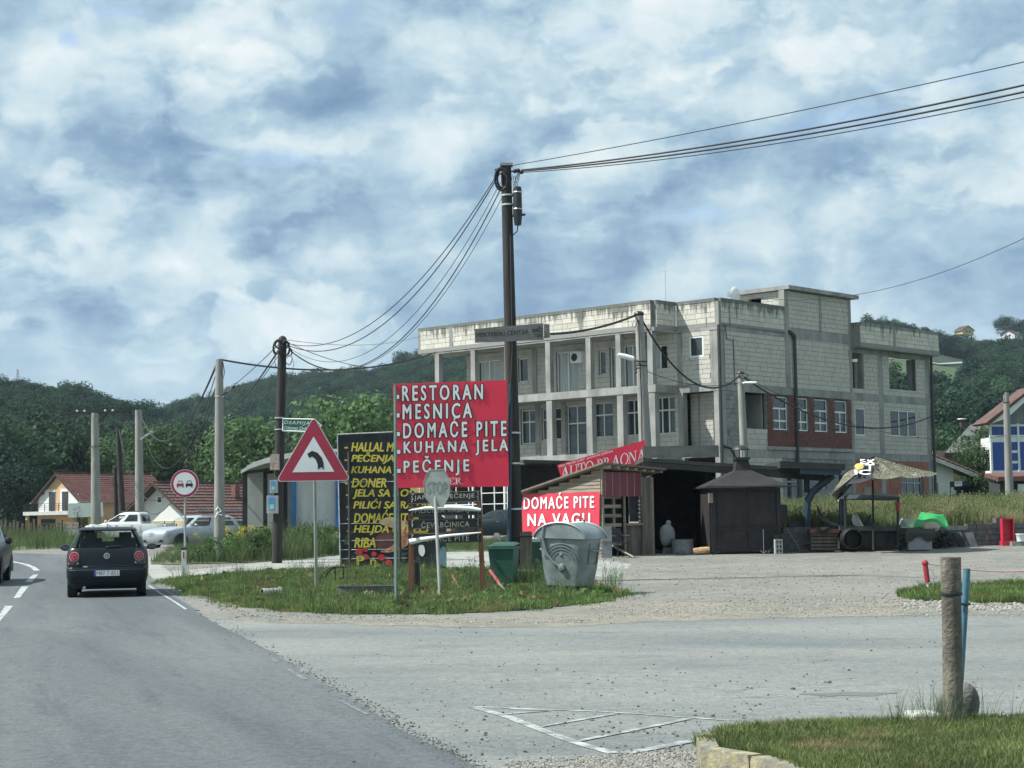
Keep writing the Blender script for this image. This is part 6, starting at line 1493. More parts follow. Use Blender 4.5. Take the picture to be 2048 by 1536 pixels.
mb = MB(); mb.tube([(0, 0, .1), (.25, .02, .13), (.52, .05, .15)], [.11, .12, .11], 9); mb.build('wood', mat('split_wood', (.45, .27, .14), .8, var=.25, scale=8), t, smooth=True); MB().tube([(.05, -.12, .05), (.4, -.12, .08)], .05, 6).build('bark_piece', m_bark, t)
g_ = P(1362, 1111, 57.2); rk = rock(4, .14).build('stone_lump', m_dark_stone); rk.location = (g_.x, 57.2, hgt(g_.x, 57.2)+.05); tag(rk, 'small dark lump on the ground in front of the metal pot', 'stone')
# --- smoker oven
YS = 56.6; s0 = P(1500, 1106, YS); z0 = hgt(s0.x, YS); kS = FPX/YS
ov_ = thing('smoker_oven', 'big brown steel smoker oven with pyramid hood and capped chimney', 'oven', (s0.x, YS, z0), R(4))
X = lambda px: (px-1500)/kS
Zs = lambda py: P(1500, py, YS).z - z0
MB().box(X(1420), X(1562), 0, 1.6, .12, Zs(977)).build('body', m_rust, ov_)
for (a, c_, e, f) in ((1436, 1492, 1050, 985), (1499, 1553, 1050, 985)): MB().box(X(a), X(c_), -.025, 0, Zs(e), Zs(f)).build('door', m_rust, ov_)
for (a, c_, e, f) in ((1433, 1494, 1100, 1062), (1498, 1556, 1100, 1062)): MB().box(X(a), X(c_), -.02, 0, Zs(e), Zs(f)).build('lower_panel', m_rust, ov_)
MB().box(X(1428), X(1560), -.04, 0, Zs(1061), Zs(1056)).build('rail', m_rust, ov_)
for a in (1424, 1556): MB().box(X(a), X(a+8), -.05, .02, 0, Zs(977)).build('leg', m_rust, ov_)
MB().box(X(1562), X(1579), .1, .14, Zs(1050), Zs(1010)).build('side_flap', m_rust, ov_); MB().box(X(1419), X(1427), -.12, .0, Zs(1005), Zs(985)).build('bracket', m_pine, ov_)
hb_ = [(X(1411), -.35), (X(1577), -.35), (X(1577), 1.9), (X(1411), 1.9)]; ht_ = [(X(1481), .5), (X(1514), .5), (X(1514), 1.05), (X(1481), 1.05)]
zb_, zt_ = Zs(975), Zs(940); mb = MB()
mb.add([(*p, zb_) for p in hb_]+[(*p, zb_+.05) for p in hb_]+[(*p, zt_) for p in ht_], [(0,3,2,1),(0,1,5,4),(1,2,6,5),(2,3,7,6),(3,0,4,7),(4,5,9,8),(5,6,10,9),(6,7,11,10),(7,4,8,11)]); mb.build('hood', m_rust, ov_)
zc_ = Zs(918); mb = MB(); hc = [(X(1485), .58), (X(1509), .58), (X(1509), .97), (X(1485), .97)]; mb.add([(*p, zt_-.02) for p in ht_]+[(*p, zc_) for p in hc], [(0,1,5,4),(1,2,6,5),(2,3,7,6),(3,0,4,7),(4,5,6,7)]); mb.build('flue', m_rust, ov_)
MB().box(X(1482), X(1512), .5, 1.05, zc_, zc_+.08).build('flue_collar', m_black, ov_)
cap = MB(); cx_ = X(1497); rr = .24
for an in (0, 1.57, 3.14, 4.71): cap.tube([(cx_+rr*.8*math.cos(an), .78+rr*.8*math.sin(an), zc_+.08), (cx_+rr*.95*math.cos(an), .78+rr*.95*math.sin(an), zc_+.34)], .014, 5)
cap.build('cap_strut', m_black, ov_); MB().lathe([(.30, zc_+.33), (.27, zc_+.38), (.17, zc_+.46), (.001, zc_+.49)], (cx_, .78, 0), 18).build('cap', m_black, ov_, smooth=True)
MB().tube([(X(1400), -.36, zb_), (X(1597), -.36, zb_+.02)], .025, 6).build('hood_bar', m_black, ov_)
t = thing('poker', 'thin upright iron poker with an arrow shaped foot leaning on the smoker oven', 'tool', (s0.x+X(1525), YS-.25, z0))
MB().tube([(0, 0, 0), (.03, .18, .78)], .012, 5).build('rod', m_alu, t); MB().tube([(-.1, 0, .1), (0, 0, .01), (.1, 0, .1)], .015, 5).build('foot', m_alu, t)
t = thing('shovel', 'dark shovel leaning against the lower panel of the smoker oven', 'shovel', (s0.x+X(1540), YS-.3, z0)); MB().tube([(-.1, 0, .02), (.22, .22, .5)], .035, 6).build('handle', m_black, t); MB().cbox((.2, .2, .5), .18, .03, .2).build('blade', m_black, t)
hollow_block('hollow_block', 'grey hollow block standing on end at the right foot of the oven', (s0.x+X(1548), YS-.45, z0+.02), R(6), mat('pale_block', (.33, .34, .33), .9, var=.15), .20, .2, .42)
a, c_ = Vector((s0.x+X(1604), YS+.1, z0+.03)), Vector((s0.x+X(1572), YS+.3, z0+.95)); st = thing('push_broom', 'long handled broom leaning beside the smoker oven', 'broom', a); MB().tube([a, c_], .016, 6).build('handle', m_wood, st, world=True); MB().cbox(a+Vector((.04, 0, .03)), .34, .09, .09).build('head', m_black, st, world=True)
# --- pergola frame
pg = thing('pergola_frame', 'dark blue steel pergola frame with a bent post, between oven and parasol', 'pergola', (P(1617, 1103, 58).x, 58., hgt(9.8, 58)))
PP = lambda px, py, Y=58.: P(px, py, Y)
MB().tube([PP(1615, 1104), PP(1613, 1030), PP(1615, 1004), PP(1625, 984), PP(1666, 950)], .12, 8).build('bent_post', m_blue, pg, world=True)
MB().tube([PP(1614, 985, 58.3), PP(1614, 930, 58.3)], .10, 8).build('post', m_blue, pg, world=True)
MB().tube([PP(1683, 1102), PP(1683, 950)], .09, 8).build('post', m_blue, pg, world=True)
mb = MB(); a = PP(1610, 945, 57.6); 
def slabpx(pts, Y, dep, m, nm, par): mb = MB(); mb.prism([P(px, py, Y) for px, py in pts], (0, dep, 0)); return mb.build(nm, m, par, world=True)
slabpx([(1560, 936), (1690, 940), (1690, 928), (1560, 922)], 57.4, 3.5, m_soot, 'roof_edge', pg); slabpx([(1600, 948), (1680, 950), (1686, 938), (1600, 936)], 57.5, .15, m_blue, 'beam', pg)
mb = MB(); mb.tube([PP(1622, 958), PP(1660, 962)], .03, 5)
for px in (1624, 1632, 1640, 1648, 1656): mb.tube([PP(px, 958), PP(px, 946)], .025, 4)
mb.build('lattice', m_black, pg, world=True)
MB().tube([PP(1612, 1018), PP(1608, 1060), PP(1601, 1095)], .05, 6).build('hose', m_black, pg, world=True)
slabpx([(1578, 1072), (1612, 1072), (1612, 1044), (1578, 1044)], 58.3, .1, mat('purple_grey_panel', (.075, .07, .095), .8), 'side_panel', pg)
# --- parasol
m_par1 = mat('patterned_canopy_black', (.022, .024, .028), .7)
def patterned():
    m = bpy.data.materials.new('patterned_canopy'); m.use_nodes = True; t = m.node_tree; b = NB(t); pr = t.nodes['Principled BSDF']
    v = b.n('ShaderNodeTexCoord').outputs['Object']
    n1 = b.n('ShaderNodeTexNoise'); t.links.new(v, n1.inputs['Vector']); n1.inputs['Scale'].default_value = 3.; n1.inputs['Detail'].default_value = 2
    w_ = b.m('FRACT', b.m('MULTIPLY', n1.outputs[0], 17.)); l_ = b.mr(b.m('ABSOLUTE', b.m('SUBTRACT', w_, .5)), .32, .40)
    c = b.mix(l_, (.03, .032, .03, 1), (.36, .34, .20, 1)); t.links.new(c, pr.inputs['Base Color']); pr.inputs['Roughness'].default_value = .8; MT['patterned_canopy'] = m; return m
m_patt = patterned()
YU = 56.4
um = thing('parasol', 'sagging black and cream patterned parasol with an orange dot', 'parasol', (P(1746, 1095, YU).x, YU, hgt(11, YU)))
zt_ = P(1750, 912, YU)
rim_pts = [(1662, 985, -.9), (1676, 999, -.3), (1693, 968, -1.5), (1745, 956, -1.9), (1800, 953, -1.6), (1850, 952, -.7), (1876, 946, .6), (1820, 935, 1.8), (1740, 938, 2.1), (1690, 945, 1.2)]
rim = [P(px, py, YU+d) for px, py, d in rim_pts]; n = len(rim)
for i in range(n):
    a, c_ = rim[i], rim[(i+1) % n]; mb = MB(); pts = []
    for j in range(7):
        s = j/6
        for k_ in range(5):
            w2 = k_/4; e = a.lerp(c_, w2); p = zt_.lerp(e, s); p.z -= .10*math.sin(math.pi*s)*(1 - abs(w2-.5)) + .06*math.sin(math.pi*w2)*s
            pts.append(p)
    mb.grid(pts, 5, 7); mb.build('canopy_panel', m_par1 if i in (1, 2) else m_patt, um, smooth=True, world=True)
q = Quad((1700, 955), (1760, 955), (1700, 920), YU-1.35)
q.O = q.O; 
def umq(px, py, off=0):                                    # onto the slanted front panel
    a, c_, e = zt_, rim[2], rim[3]; nn = (c_-a).cross(e-a).normalized(); d = ray(px, py); o = Vector((0, 0, CAMZ)); 
    if nn.y > 0: nn = -nn
    return o+d*((a-o).dot(nn)/d.dot(nn))+nn*(off+.09)
q = PlaneQ(umq, Vector((0, -.9, .3)))
text(q, 'EX', (1723, 933, 1751, 924), m_wht, um, bold=.03); text(q, 'T', (1733, 944, 1750, 934), m_wht, um, bold=.02); text(q, 'IC', (1712, 954, 1742, 945), m_wht, um, bold=.03)
mb = MB(); mb.add([umq(1720+9*math.cos(a), 938+6*math.sin(a), .005) for a in np.linspace(0, 6.28, 20, endpoint=False)], [tuple(range(20))]); mb.build('orange_dot', mat('orange_print', (.62, .36, .08), .6), um, world=True)
MB().tube([P(1747, 1100, YU), P(1745, 915, YU)], .035, 8).build('pole', m_dwood, um, world=True)
ribs = MB()
for r_ in rim: ribs.tube([zt_+Vector((0, 0, -.08)), r_+Vector((0, 0, -.05))], .012, 4)
ribs.build('rib', m_alu, um, world=True)
MB().tube([P(1690, 935, YU-1.3), P(1752, 912, YU-.2), P(1800, 924, YU-1.2)], .02, 5).build('sagging_rope', m_black, um, world=True)
# --- metal canopy stall
YC = 57.4; st = thing('grill_stall', 'low sooty grill stall with small pitched metal canopy on thin posts, under the parasol', 'stall', (P(1740, 1100, YC).x, YC, hgt(11.5, YC)))
mb = MB(); A = [P(*p) for p in ((1688, 998, YC-.4), (1799, 1000, YC-.4), (1800, 994, YC-.4), (1779, 987, YC+.3), (1700, 986, YC+.3), (1688, 993, YC-.4))]
mb.prism(A, (0, 1.6, 0)); mb.build('canopy', mat('canopy_steel', (.03, .045, .05), .5), st, world=True)
for px in (1692, 1796): MB().tube([P(px, 1095, YC-.3), P(px-(2 if px < 1700 else -0), 998, YC-.3)], .045, 6).build('post', m_black, st, world=True)
slabpx([(1682, 1098), (1800, 1098), (1800, 1060), (1682, 1060)], YC, 1.1, m_soot, 'grill_body', st); slabpx([(1680, 1062), (1802, 1062), (1802, 1052), (1680, 1052)], YC-.15, 1.3, mat('grill_top', (.045, .05, .055), .6, var=.4, scale=5), 'grill_top', st)
for a in (1700, 1722, 1752, 1778): slabpx([(a, 1094), (a+16, 1094), (a+16, 1066), (a, 1066)], YC-.03, .02, m_rust if a in (1700, 1778) else m_dark, 'panel', st)
slabpx([(1729, 990), (1744, 990), (1744, 974), (1729, 974)], YC-.5, .1, mat('pale_box', (.33, .35, .34), .8), 'box', st)
MB().tube([P(1795, 1005, YC-.45), P(1796, 1022, YC-.45)], [.09, .05], 6).build('red_cloth', mat('red_rag', (.35, .06, .05), .9), st, world=True)
t = thing('fuel_barrel', 'black barrel end standing at the left foot of the grill stall', 'barrel', P(1703, 1100, YC-.6)); MB().lathe([(.3, -.3), (.33, -.28), (.33, .3), (.3, .3), (.001, .28)], (0, 0, .36), 18, 'y').build('drum', m_black, t, smooth=True); MB().lathe([(.34, -.02), (.35, 0), (.34, .02)], (0, 0, .36), 18, 'y').build('hoop', m_rust, t)
t = thing('plough_arm', 'curved black implement arms rising like horns behind the grill stall', 'farm implement', P(1660, 1060, YC+.5))
MB().tube([P(*p, YC+.2) for p in ((1634, 1012), (1640, 1028), (1650, 1042), (1664, 1051), (1682, 1054))], [.02, .06, .09, .1, .08], 7).build('arm', m_black, t, smooth=True, world=True)
MB().tube([P(*p, YC+.2) for p in ((1742, 1028), (1738, 1038), (1733, 1046), (1724, 1051))], [.02, .05, .07, .06], 7).build('arm', m_black, t, smooth=True, world=True)
t = thing('metal_hood', 'grey bent sheet metal cover standing on the grill top', 'cover', P(1715, 1055, YC)); A = [P(*p, YC+.1) for p in ((1705, 1040), (1707, 1030), (1711, 1025), (1716, 1032), (1724, 1047), (1730, 1056), (1714, 1054), (1708, 1049))]
MB().prism(A, (0, .25, 0)).build('sheet', MT['grey_sheet'], t, world=True); MB().tube([P(1712, 1026, YC+.05), P(1728, 1056, YC+.05)], .015, 4).build('edge', m_alu, t, world=True)
# wooden bench crate left of stall
t = thing('wooden_bench', 'low brown plank bench with junk on it, right of the bent post', 'bench', P(1650, 1102, 57.2))
for i in range(5): slabpx([(1622, 1100-i*7), (1676, 1100-i*7), (1676, 1095-i*7), (1622, 1095-i*7)], 57.2+.002*i, .06, m_wood, 'plank', t)
slabpx([(1620, 1066), (1678, 1066), (1678, 1058), (1620, 1058)], 57.0, .6, mat('rusty_top', (.12, .06, .04), .8, var=.3), 'top', t)
MB().tube([P(1636, 1062, 57), P(1650, 1059, 57), P(1660, 1056, 57)], [.08, .09, .03], 7).build('junk', m_black, t, world=True)
# --- crate with green tarp, covered box, leaning slabs, red crate, bucket
YB2 = 58.2
m_tarp = mat('green_tarp', (.02, .30, .07), .55, var=.12, scale=2, bump=.6, bscale=3)
t = thing('tarp_covered_pile', 'bright green tarp over a pile with brown soil on top, against the block wall', 'tarp', P(1860, 1060, YB2))
top = [P(px, py, YB2+d) for px, py, d in ((1838, 1029, .6), (1875, 1028, .5), (1890, 1034, .7), (1886, 1030, 1.6), (1842, 1026, 1.6))]; bot = [P(px, py, YB2+d) for px, py, d in ((1826, 1056, 0), (1872, 1054, -.1), (1898, 1056, .1), (1898, 1050, 1.8), (1832, 1050, 1.8))]
mb = MB(); n5 = 5; NS = 6; pts = []
for j in range(6):
    for i in range(n5*NS):
        a, s = i//NS, (i % NS)/NS; tp = top[a].lerp(top[(a+1) % n5], s); bt = bot[a].lerp(bot[(a+1) % n5], s); p = bt.lerp(tp, j/5); p = p+Vector((0, .05*math.sin(i*1.3)*(1-j/5), .04*math.sin(i*.9+j)))
        pts.append(p)
M_ = n5*NS; mb.add(pts, [(j*M_+i, j*M_+(i+1) % M_, (j+1)*M_+(i+1) % M_, (j+1)*M_+i) for j in range(5) for i in range(M_)]+[tuple(range(5*M_, 6*M_))]); mb.build('tarp', m_tarp, t, smooth=True, world=True)
c_ = P(1862, 1024, YB2+1); mb = rock(6, .26, .5, 3); mb.v = [(x*1.0+c_.x, y*.6+c_.y, z+c_.z-.08) for x, y, z in mb.v]; mb.build('soil_heap', mat('brown_soil', (.11, .07, .05), .95, var=.3), t, smooth=True, world=True)
t = thing('covered_box', 'grey box under a dark cloth and pale rag, before the green tarp', 'box', P(1840, 1100, 57.0))
slabpx([(1817, 1100), (1864, 1099), (1864, 1068), (1817, 1066)], 57.0, .7, mat('grey_box', (.30, .32, .33), .8, var=.1), 'box', t)
mb = MB(); pts = []
for j, (py, d) in enumerate(((1078, -.08), (1066, -.1), (1061, .1), (1056, .6))):
    for i in range(9): px = 1810+i*7.2; pts.append(P(px+(3 if j > 1 else 0), py+(6*math.sin(i*1.2) if j == 0 else -.5*i*(j > 1)), 57.0+d))
mb.grid(pts, 9, 4); mb.build('dark_cloth', mat('dark_cloth', (.05, .055, .05), .9), t, smooth=True, world=True)
mb = rock(12, .3, .5, 3); c_ = P(1860, 1054, 57.3); mb.v = [(x*1.0+c_.x, y*.6+c_.y, z+c_.z) for x, y, z in mb.v]; mb.build('pale_rag', mat('pale_rag', (.42, .38, .30), .9, var=.2), t, smooth=True, world=True)
for k_, (px, lb) in enumerate([(1886, 'steepest of the dark slabs leaning on the block wall, next to the covered box'), (1908, 'middle dark slab leaning on the block wall'), (1932, 'dark ribbed slab leaning on the block wall nearest the red crate')]):
    t = thing('leaning_slab', lb, 'slab', P(px, 1100, 59.4), 0, 'dark slabs leaning on the wall'); b0 = P(px+14, 1099, 59.4); b1 = P(px+26, 1098, 59.4); t1, t0 = P(px+14, 1064, 59.9), P(px-2, 1066, 59.9)
    MB().prism([b0, b1, t1, t0], (0, .12, 0)).build('slab', mat('slab_grey', (.05, .055, .06), .9, var=.3, scale=3), t, world=True)
    mb = MB(); [mb.tube([b0.lerp(b1, s)+Vector((0, -.01, 0)), t0.lerp(t1, s)+Vector((0, -.01, 0))], .012, 4) for s in (.1, .3, .5, .7, .9)]; mb.build('rib', MT['slab_grey'], t, world=True)
t = thing('junk_heap', 'tangled heap of black scrap metal between the covered box and the leaning slabs', 'scrap', P(1880, 1098, 58.6)); r = random.Random(5)
for nm, m in (('scrap_bars', m_black), ('scrap_pieces', m_rust)):
    mb = MB()
    for _ in range(26): a = P(1865+r.uniform(0, 32), 1096-r.uniform(0, 26), 58.6+r.uniform(0, .5)); mb.tube([a, a+Vector((r.uniform(-.25, .25), r.uniform(-.1, .1), r.uniform(-.2, .25)))], r.uniform(.012, .035), 5)
    mb.build(nm, m, t, world=True, kind='stuff')
t = thing('junk_heap', 'tangled dark scrap with pale rags left of the covered box, by the stall post', 'scrap', P(1805, 1098, 57.2))
for nm, m in (('scrap_bars', m_black), ('rag_pieces', mat('grey_rag', (.2, .2, .17), .9))):
    mb = MB()
    for _ in range(24 if m is m_black else 7): a = P(1796+r.uniform(0, 22), 1096-r.uniform(0, 24), 57.2+r.uniform(0, .5)); mb.tube([a, a+Vector((r.uniform(-.2, .25), r.uniform(-.1, .1), r.uniform(-.2, .2)))], r.uniform(.012, .04), 5)
    mb.build(nm, m, t, world=True, kind='stuff')
m_crate = mat('red_crate_plastic', (.52, .02, .05), .45, var=.08)
g_ = P(2018, 1096, 60.2); t = thing('plastic_crate', 'bright red plastic crate stood on end against the block wall', 'crate', (g_.x, 60.2, hgt(g_.x, 60.2)), R(3))
w2, h2 = .20, .75
for nm, bx in (('side', (-w2, -w2+.03, 0, .25, .18, .93)), ('side', (w2-.03, w2, 0, .25, .18, .93)), ('side', (-w2+.03, w2-.03, 0, .25, .90, .93)), ('bottom', (-w2+.03, w2-.03, .22, .25, .18, .90)), ('base_crate', (-w2-.03, w2, -.05, .28, 0, .17))): MB().box(*bx).build(nm, m_crate, t)
for z in (.40, .62, .76): MB().box(-w2+.03, w2-.03, .20, .22, z, z+.015).build('rib', m_crate, t)
g_ = P(2043, 1096, 60.0); t = thing('plastic_bucket', 'white bucket at the foot of the block wall, cut by the picture edge', 'bucket', (g_.x, 60, hgt(g_.x, 60)+.15)); MB().lathe([(.001, 0), (.14, 0), (.17, .24), (.18, .25), (.16, .25), (.13, .02)], (0, 0, 0), 18).build('tub', m_swht, t, smooth=True); MB().lathe([(.18, .23), (.185, .245), (.18, .26)], (0, 0, 0), 18).build('rim', m_swht, t)
MB().box(-.35, .45, -.1, .3, -.17, -.005).build('plinth', m_blockg, t)
# --- block wall: every block is a part
wl = thing('block_wall', 'low retaining wall of dark grey concrete blocks with a broken top, below the grass field', 'wall', (8.8, 57.5, 0))
rw = random.Random(9); dirw = Vector((1, .42, 0)).normalized(); angw = math.atan2(.42, 1)
blk = MB().box(0, 1, 0, 1, 0, 1).mesh('block', mat('dark_wall_block', (.115, .125, .13), .95, var=.25, scale=2, rand=.25, bump=.6, bscale=14, col2=(.06, .065, .065), s2=2.2, lo=.5, hi=.65, amt=.6))
s = 0; Lw = 12.5; 
def wtop(s):
    px = 1024+FPX*(8.8+s*dirw.x)/(57.5+s*dirw.y); 
    tp = 1048 if px < 1790 else (1058 if px < 1840 else (1052 if px < 1925 else (1045 if px < 1950 else 1037)))
    return P(px, tp, 57.5+s*dirw.y).z
row = 0; z = .15; cnt = 0
mbr = MB()
while z < 1.5:
    s = -(row % 2)*.2
    while s < Lw:
        w_ = .395*(1 if rw.random() > .1 else .6); zt2 = wtop(s+w_/2)
        if z + .17 < zt2 + rw.uniform(-.03, .06):
            o = bpy.data.objects.new('block', blk); COL.objects.link(o); o.parent = wl
            p = dirw*s; o.location = (p.x, p.y+rw.uniform(-.015, .015), z); o.rotation_euler = (0, 0, angw+rw.uniform(-.02, .02)); o.scale = (w_-.02, .2, .18+rw.uniform(-.008, .004)); cnt += 1
        s += w_
    z += .195; row += 1
mbr.prism([(0, .06, .1), (Lw*dirw.x, Lw*dirw.y+.06, .1), (Lw*dirw.x, Lw*dirw.y+.06, 1.05), (0, .06, 1.05)], (0, .1, 0)); mbr.build('mortar', m_mortar, wl)
g_ = P(1818, 1054, 59.3); t = thing('metal_table', 'pale grey table top standing against the wall left of the green tarp', 'table', g_); slabpx([(1800, 1053), (1836, 1053), (1836, 1037), (1806, 1037)], 59.2, .3, mat('pale_grey_sheet', (.28, .31, .33), .6), 'top', t); slabpx([(1800, 1056), (1836, 1056), (1836, 1053.5), (1800, 1053.5)], 59.1, .4, m_alu, 'edge', t)
# --- dumpster
YD = 34.6; gd = P(1150, 1184, YD); zD = hgt(gd.x, YD)
m_galv = mat('dull_galvanised_steel', (.22, .26, .27), .5, .4, var=.3, scale=2.2, col2=(.16, .19, .195), s2=3.2, lo=.48, hi=.62, amt=.6, bump=.12, bscale=5)
du = thing('dumpster', 'large dented galvanised steel dumpster with a domed lid, right of the wooden pole', 'dumpster', (gd.x-.10, YD, zD+.02), R(-28)); du.rotation_euler = (0, R(2), R(-28))
ROOTM[du.name] = Matrix.Translation(Vector((gd.x-.10, YD, zD+.02))) @ du.rotation_euler.to_matrix().to_4x4()
# local: x along the long front (end plate faces camera is x-z plane at y=-d)
def ring(z, hx, hy, n=32, p=5): return [(hx*math.copysign(abs(math.cos(a))**(2/p), math.cos(a)), hy*math.copysign(abs(math.sin(a))**(2/p), math.sin(a)), z) for a in np.linspace(0, 2*math.pi, n, endpoint=False)]
rings = [ring(.14, .34, .32), ring(.17, .40, .37), ring(.5, .46, .41), ring(.95, .515, .45), ring(1.13, .53, .465)]
mb = MB()
for i in range(len(rings)-1): mb.add(rings[i]+rings[i+1], [(k_, (k_+1) % 32, 32+(k_+1) % 32, 32+k_) for k_ in range(32)])
mb.add(rings[0], [tuple(range(32))[::-1]]); mb.build('body', m_galv, du, smooth=True)
mb = MB(); pts = []; nA, nB = 18, 10                    # barrel shaped lid
for j in range(nB+1):
    y = -.50+1.0*j/nB
    for i in range(nA+1):
        a = math.pi*(.04+.92*i/nA); pts.append((-.56*math.cos(a), y, 1.04+.34*math.sin(a)))
mb.grid(pts, nA+1, nB+1); mb.build('lid', m_galv, du, smooth=True)
for y in (-.50, .50):
    mb = MB(); e_ = [(-.56*math.cos(math.pi*(.04+.92*i/nA)), y, 1.04+.34*math.sin(math.pi*(.04+.92*i/nA))) for i in range(nA+1)]; mb.prism(e_, (0, .02*(-1 if y > 0 else 1), 0)); o = mb.build('lid_end', m_galv, du)
    MB().tube([(x*1.01, yy, z+.01) for x, yy, z in e_], .022, 6).build('lid_rim', m_galv, o)
for y, sg in ((-.46, -1), (.46, 1)):
    yy = y+sg*.04; yz = lambda z: sg*(.325+.15*(z-.17))
    mb = MB(); mb.tube([(-.34, yy, 1.30), (-.37, yy, 1.1), (-.31, yz(.82)+sg*.05, .82), (-.16, yz(.62)+sg*.05, .62), (.02, yz(.52)+sg*.05, .52)], .032, 8); mb.build('lid_arm', m_galv, du, smooth=True)
    mb = MB(); mb.lathe([(.001, yz(.52)+sg*.10), (.06, yz(.52)+sg*.09), (.08, yz(.52)+sg*.05), (.085, yz(.52)-sg*.02)], (.02, 0, .52), 18, 'y'); mb.build('pivot', m_galv, du, smooth=True)
    for k_ in range(4):                                  # pressed ribs round the pivot
        r_ = .17+.065*k_; mb = MB(); mb.tube([(.02+r_*math.cos(a)*1.05, yz(.66+r_*math.sin(a)*.9)+sg*.022, .66+r_*math.sin(a)*.9) for a in np.linspace(R(5), R(175), 16)], .010, 5); mb.build('pressed_rib', m_galv, du, smooth=True)
    MB().add([(-.04, yz(.7), .70), (.07, yz(.72), .72), (.08, yz(.82), .82), (.0, yz(.88), .88), (-.06, yz(.8), .8), (.01, yz(.78)+sg*.05, .76)], [(0,1,5),(1,2,5),(2,3,5),(3,4,5),(4,0,5)]).build('hinge_boss', m_galv, du)
mb = MB()
for x in (-.52, .60):
    for a, c_ in (((x, -.56+.01, .30), (x, -.56+.01, .75)),): pass
for sg in (-1, 1):
    MB().tube([(.50*sg, -.2, .85), (.57*sg, -.2, .85), (.57*sg, .2, .85), (.50*sg, .2, .85)], .018, 6).build('handle', m_galv, du)
    MB().tube([(.53*sg, -.2, 1.0), (.48*sg, -.2, .6), (.48*sg, .2, .6), (.53*sg, .2, 1.0)], .012, 5).build('side_pressing', m_galv, du)
    for y in (-.26, .26):
        o = MB().box((.26*sg)-.05, (.26*sg)+.05, y-.04, y+.04, .07, .16).build('caster', m_black, du); MB().lathe([(.001, -.025), (.085, -.025), (.085, .025), (.001, .025)], (.26*sg, y, .085), 16, 'y').build('caster_wheel', m_tyre, o, smooth=True)
MB().tube([(.22, -.05, 1.42), (.24, -.1, 1.49), (.30, -.1, 1.48), (.32, -.05, 1.40)], .012, 5).build('lid_loop', m_black, du)
# --- two green wheelie bins
m_bin = mat('green_bin_plastic', (.022, .085, .065), .5, var=.15, scale=3, stretch=(1, 1, .3))
def bin_(loc, rz, label, s=1.):
    t = thing('wheelie_bin', label, 'bin', loc, rz, 'green wheelie bins'); t.scale = (s, s, s)
    mb = MB(); A = [(-.22,-.20,.06),(.22,-.20,.06),(.22,.24,.06),(-.22,.24,.06)]; B_ = [(-.29,-.30,.92),(.29,-.30,.92),(.29,.34,.92),(-.29,.34,.92)]
    mb.add(A+B_, [(0,3,2,1),(0,1,5,4),(1,2,6,5),(2,3,7,6),(3,0,4,7)]); mb.build('tub', m_bin, t)
    for q in ((-.32, .32, -.33, -.30), (-.32, .32, .34, .37), (-.32, -.29, -.30, .34), (.29, .32, -.30, .34)): MB().box(*q, .88, .94).build('rim', m_bin, t)
    MB().add([(-.30,-.32,.95),(.30,-.32,.95),(.30,.38,.99),(-.30,.38,.99),(-.22,-.2,1.0),(.22,-.2,1.0),(.22,.3,1.03),(-.22,.3,1.03)], [(0,3,2,1),(4,5,6,7),(0,1,5,4),(1,2,6,5),(2,3,7,6),(3,0,4,7)]).build('lid', m_bin, t)
    for sg in (-1, 1): MB().lathe([(.001, -.02), (.1, -.02), (.1, .02), (.001, .02)], (.24*sg, .24, .1), 14, 'x').build('wheel', m_tyre, t)
    MB().tube([(-.25, .40, .9), (.25, .40, .9)], .018, 6).build('handle', m_bin, t); return t
g_ = P(1003, 1184, 38.3); bin_((g_.x+.06, 38.3, hgt(g_.x, 38.3)-.02), R(-12), 'green wheelie bin left of the wooden pole, under the red billboard corner', .98)
g_ = P(1080, 1156, 42.5); bin_((g_.x, 42.5, hgt(g_.x, 42.5)+.02), R(8), 'green wheelie bin partly hidden between the wooden stub and the dumpster', .93)
# --- debris in the verge
a, c_ = G(1012, 1186), P(980, 1141, 36.6); st = thing('broken_marker', 'broken red and white painted stick leaning in front of the left green bin', 'stick', a)
MB().tube([c_, a.lerp(c_, .42)], .032, 6).build('stick', mat('faded_red_paint', (.30, .05, .06), .7, var=.2), st, world=True); MB().tube([a.lerp(c_, .42), a], .03, 6).build('splintered_end', m_pine, st, world=True)
g_ = G(543, 1196); t = thing('old_pipe_piece', 'short grey clay pipe piece lying in the verge grass', 'pipe', g_); MB().lathe([(.09, -.2), (.10, -.2), (.10, .2), (.07, .2)], (0, .0, .1), 14, 'y').build('pipe', m_stone, t, smooth=True); t.rotation_euler = (0, 0, R(-60)); MB().lathe([(.11, .15), (.12, .17), (.12, .2), (.1, .2)], (0, 0, .1), 14, 'y').build('collar', m_stone, t)
g_ = G(828, 1197); pl_ = MB().box(-.24, .24, -.03, .03, .02, .05).build('wood_strip', m_wht); pl_.location = g_; pl_.rotation_euler = (0, 0, R(8)); tag(pl_, 'thin white slat lying in the grass before the plank sign', 'slat')
g_ = G(1068, 1217); rk = rock(2, .09).build('white_lump', m_wht); rk.location = g_+Vector((0, 0, .03)); tag(rk, 'small white lump in the grass below the main pole', 'litter')
a, c_ = G(905, 1170), G(925, 1190); rs = MB().tube([a+Vector((0, 0, .22)), a.lerp(c_, .5)+Vector((0, 0, .1)), c_+Vector((0, 0, .03))], .03, 6).build('rusty_bar', mat('rust_bar', (.16, .07, .04), .9)); tag(rs, 'bent rusty bar in the grass right of the STOP post', 'bar')
g_ = P(662, 1140, 42); t = thing('wheel_stand', 'dark curved metal hoop stand in the grass, left of the black billboard', 'hoop stand', (g_.x, 42, hgt(g_.x, 42)))
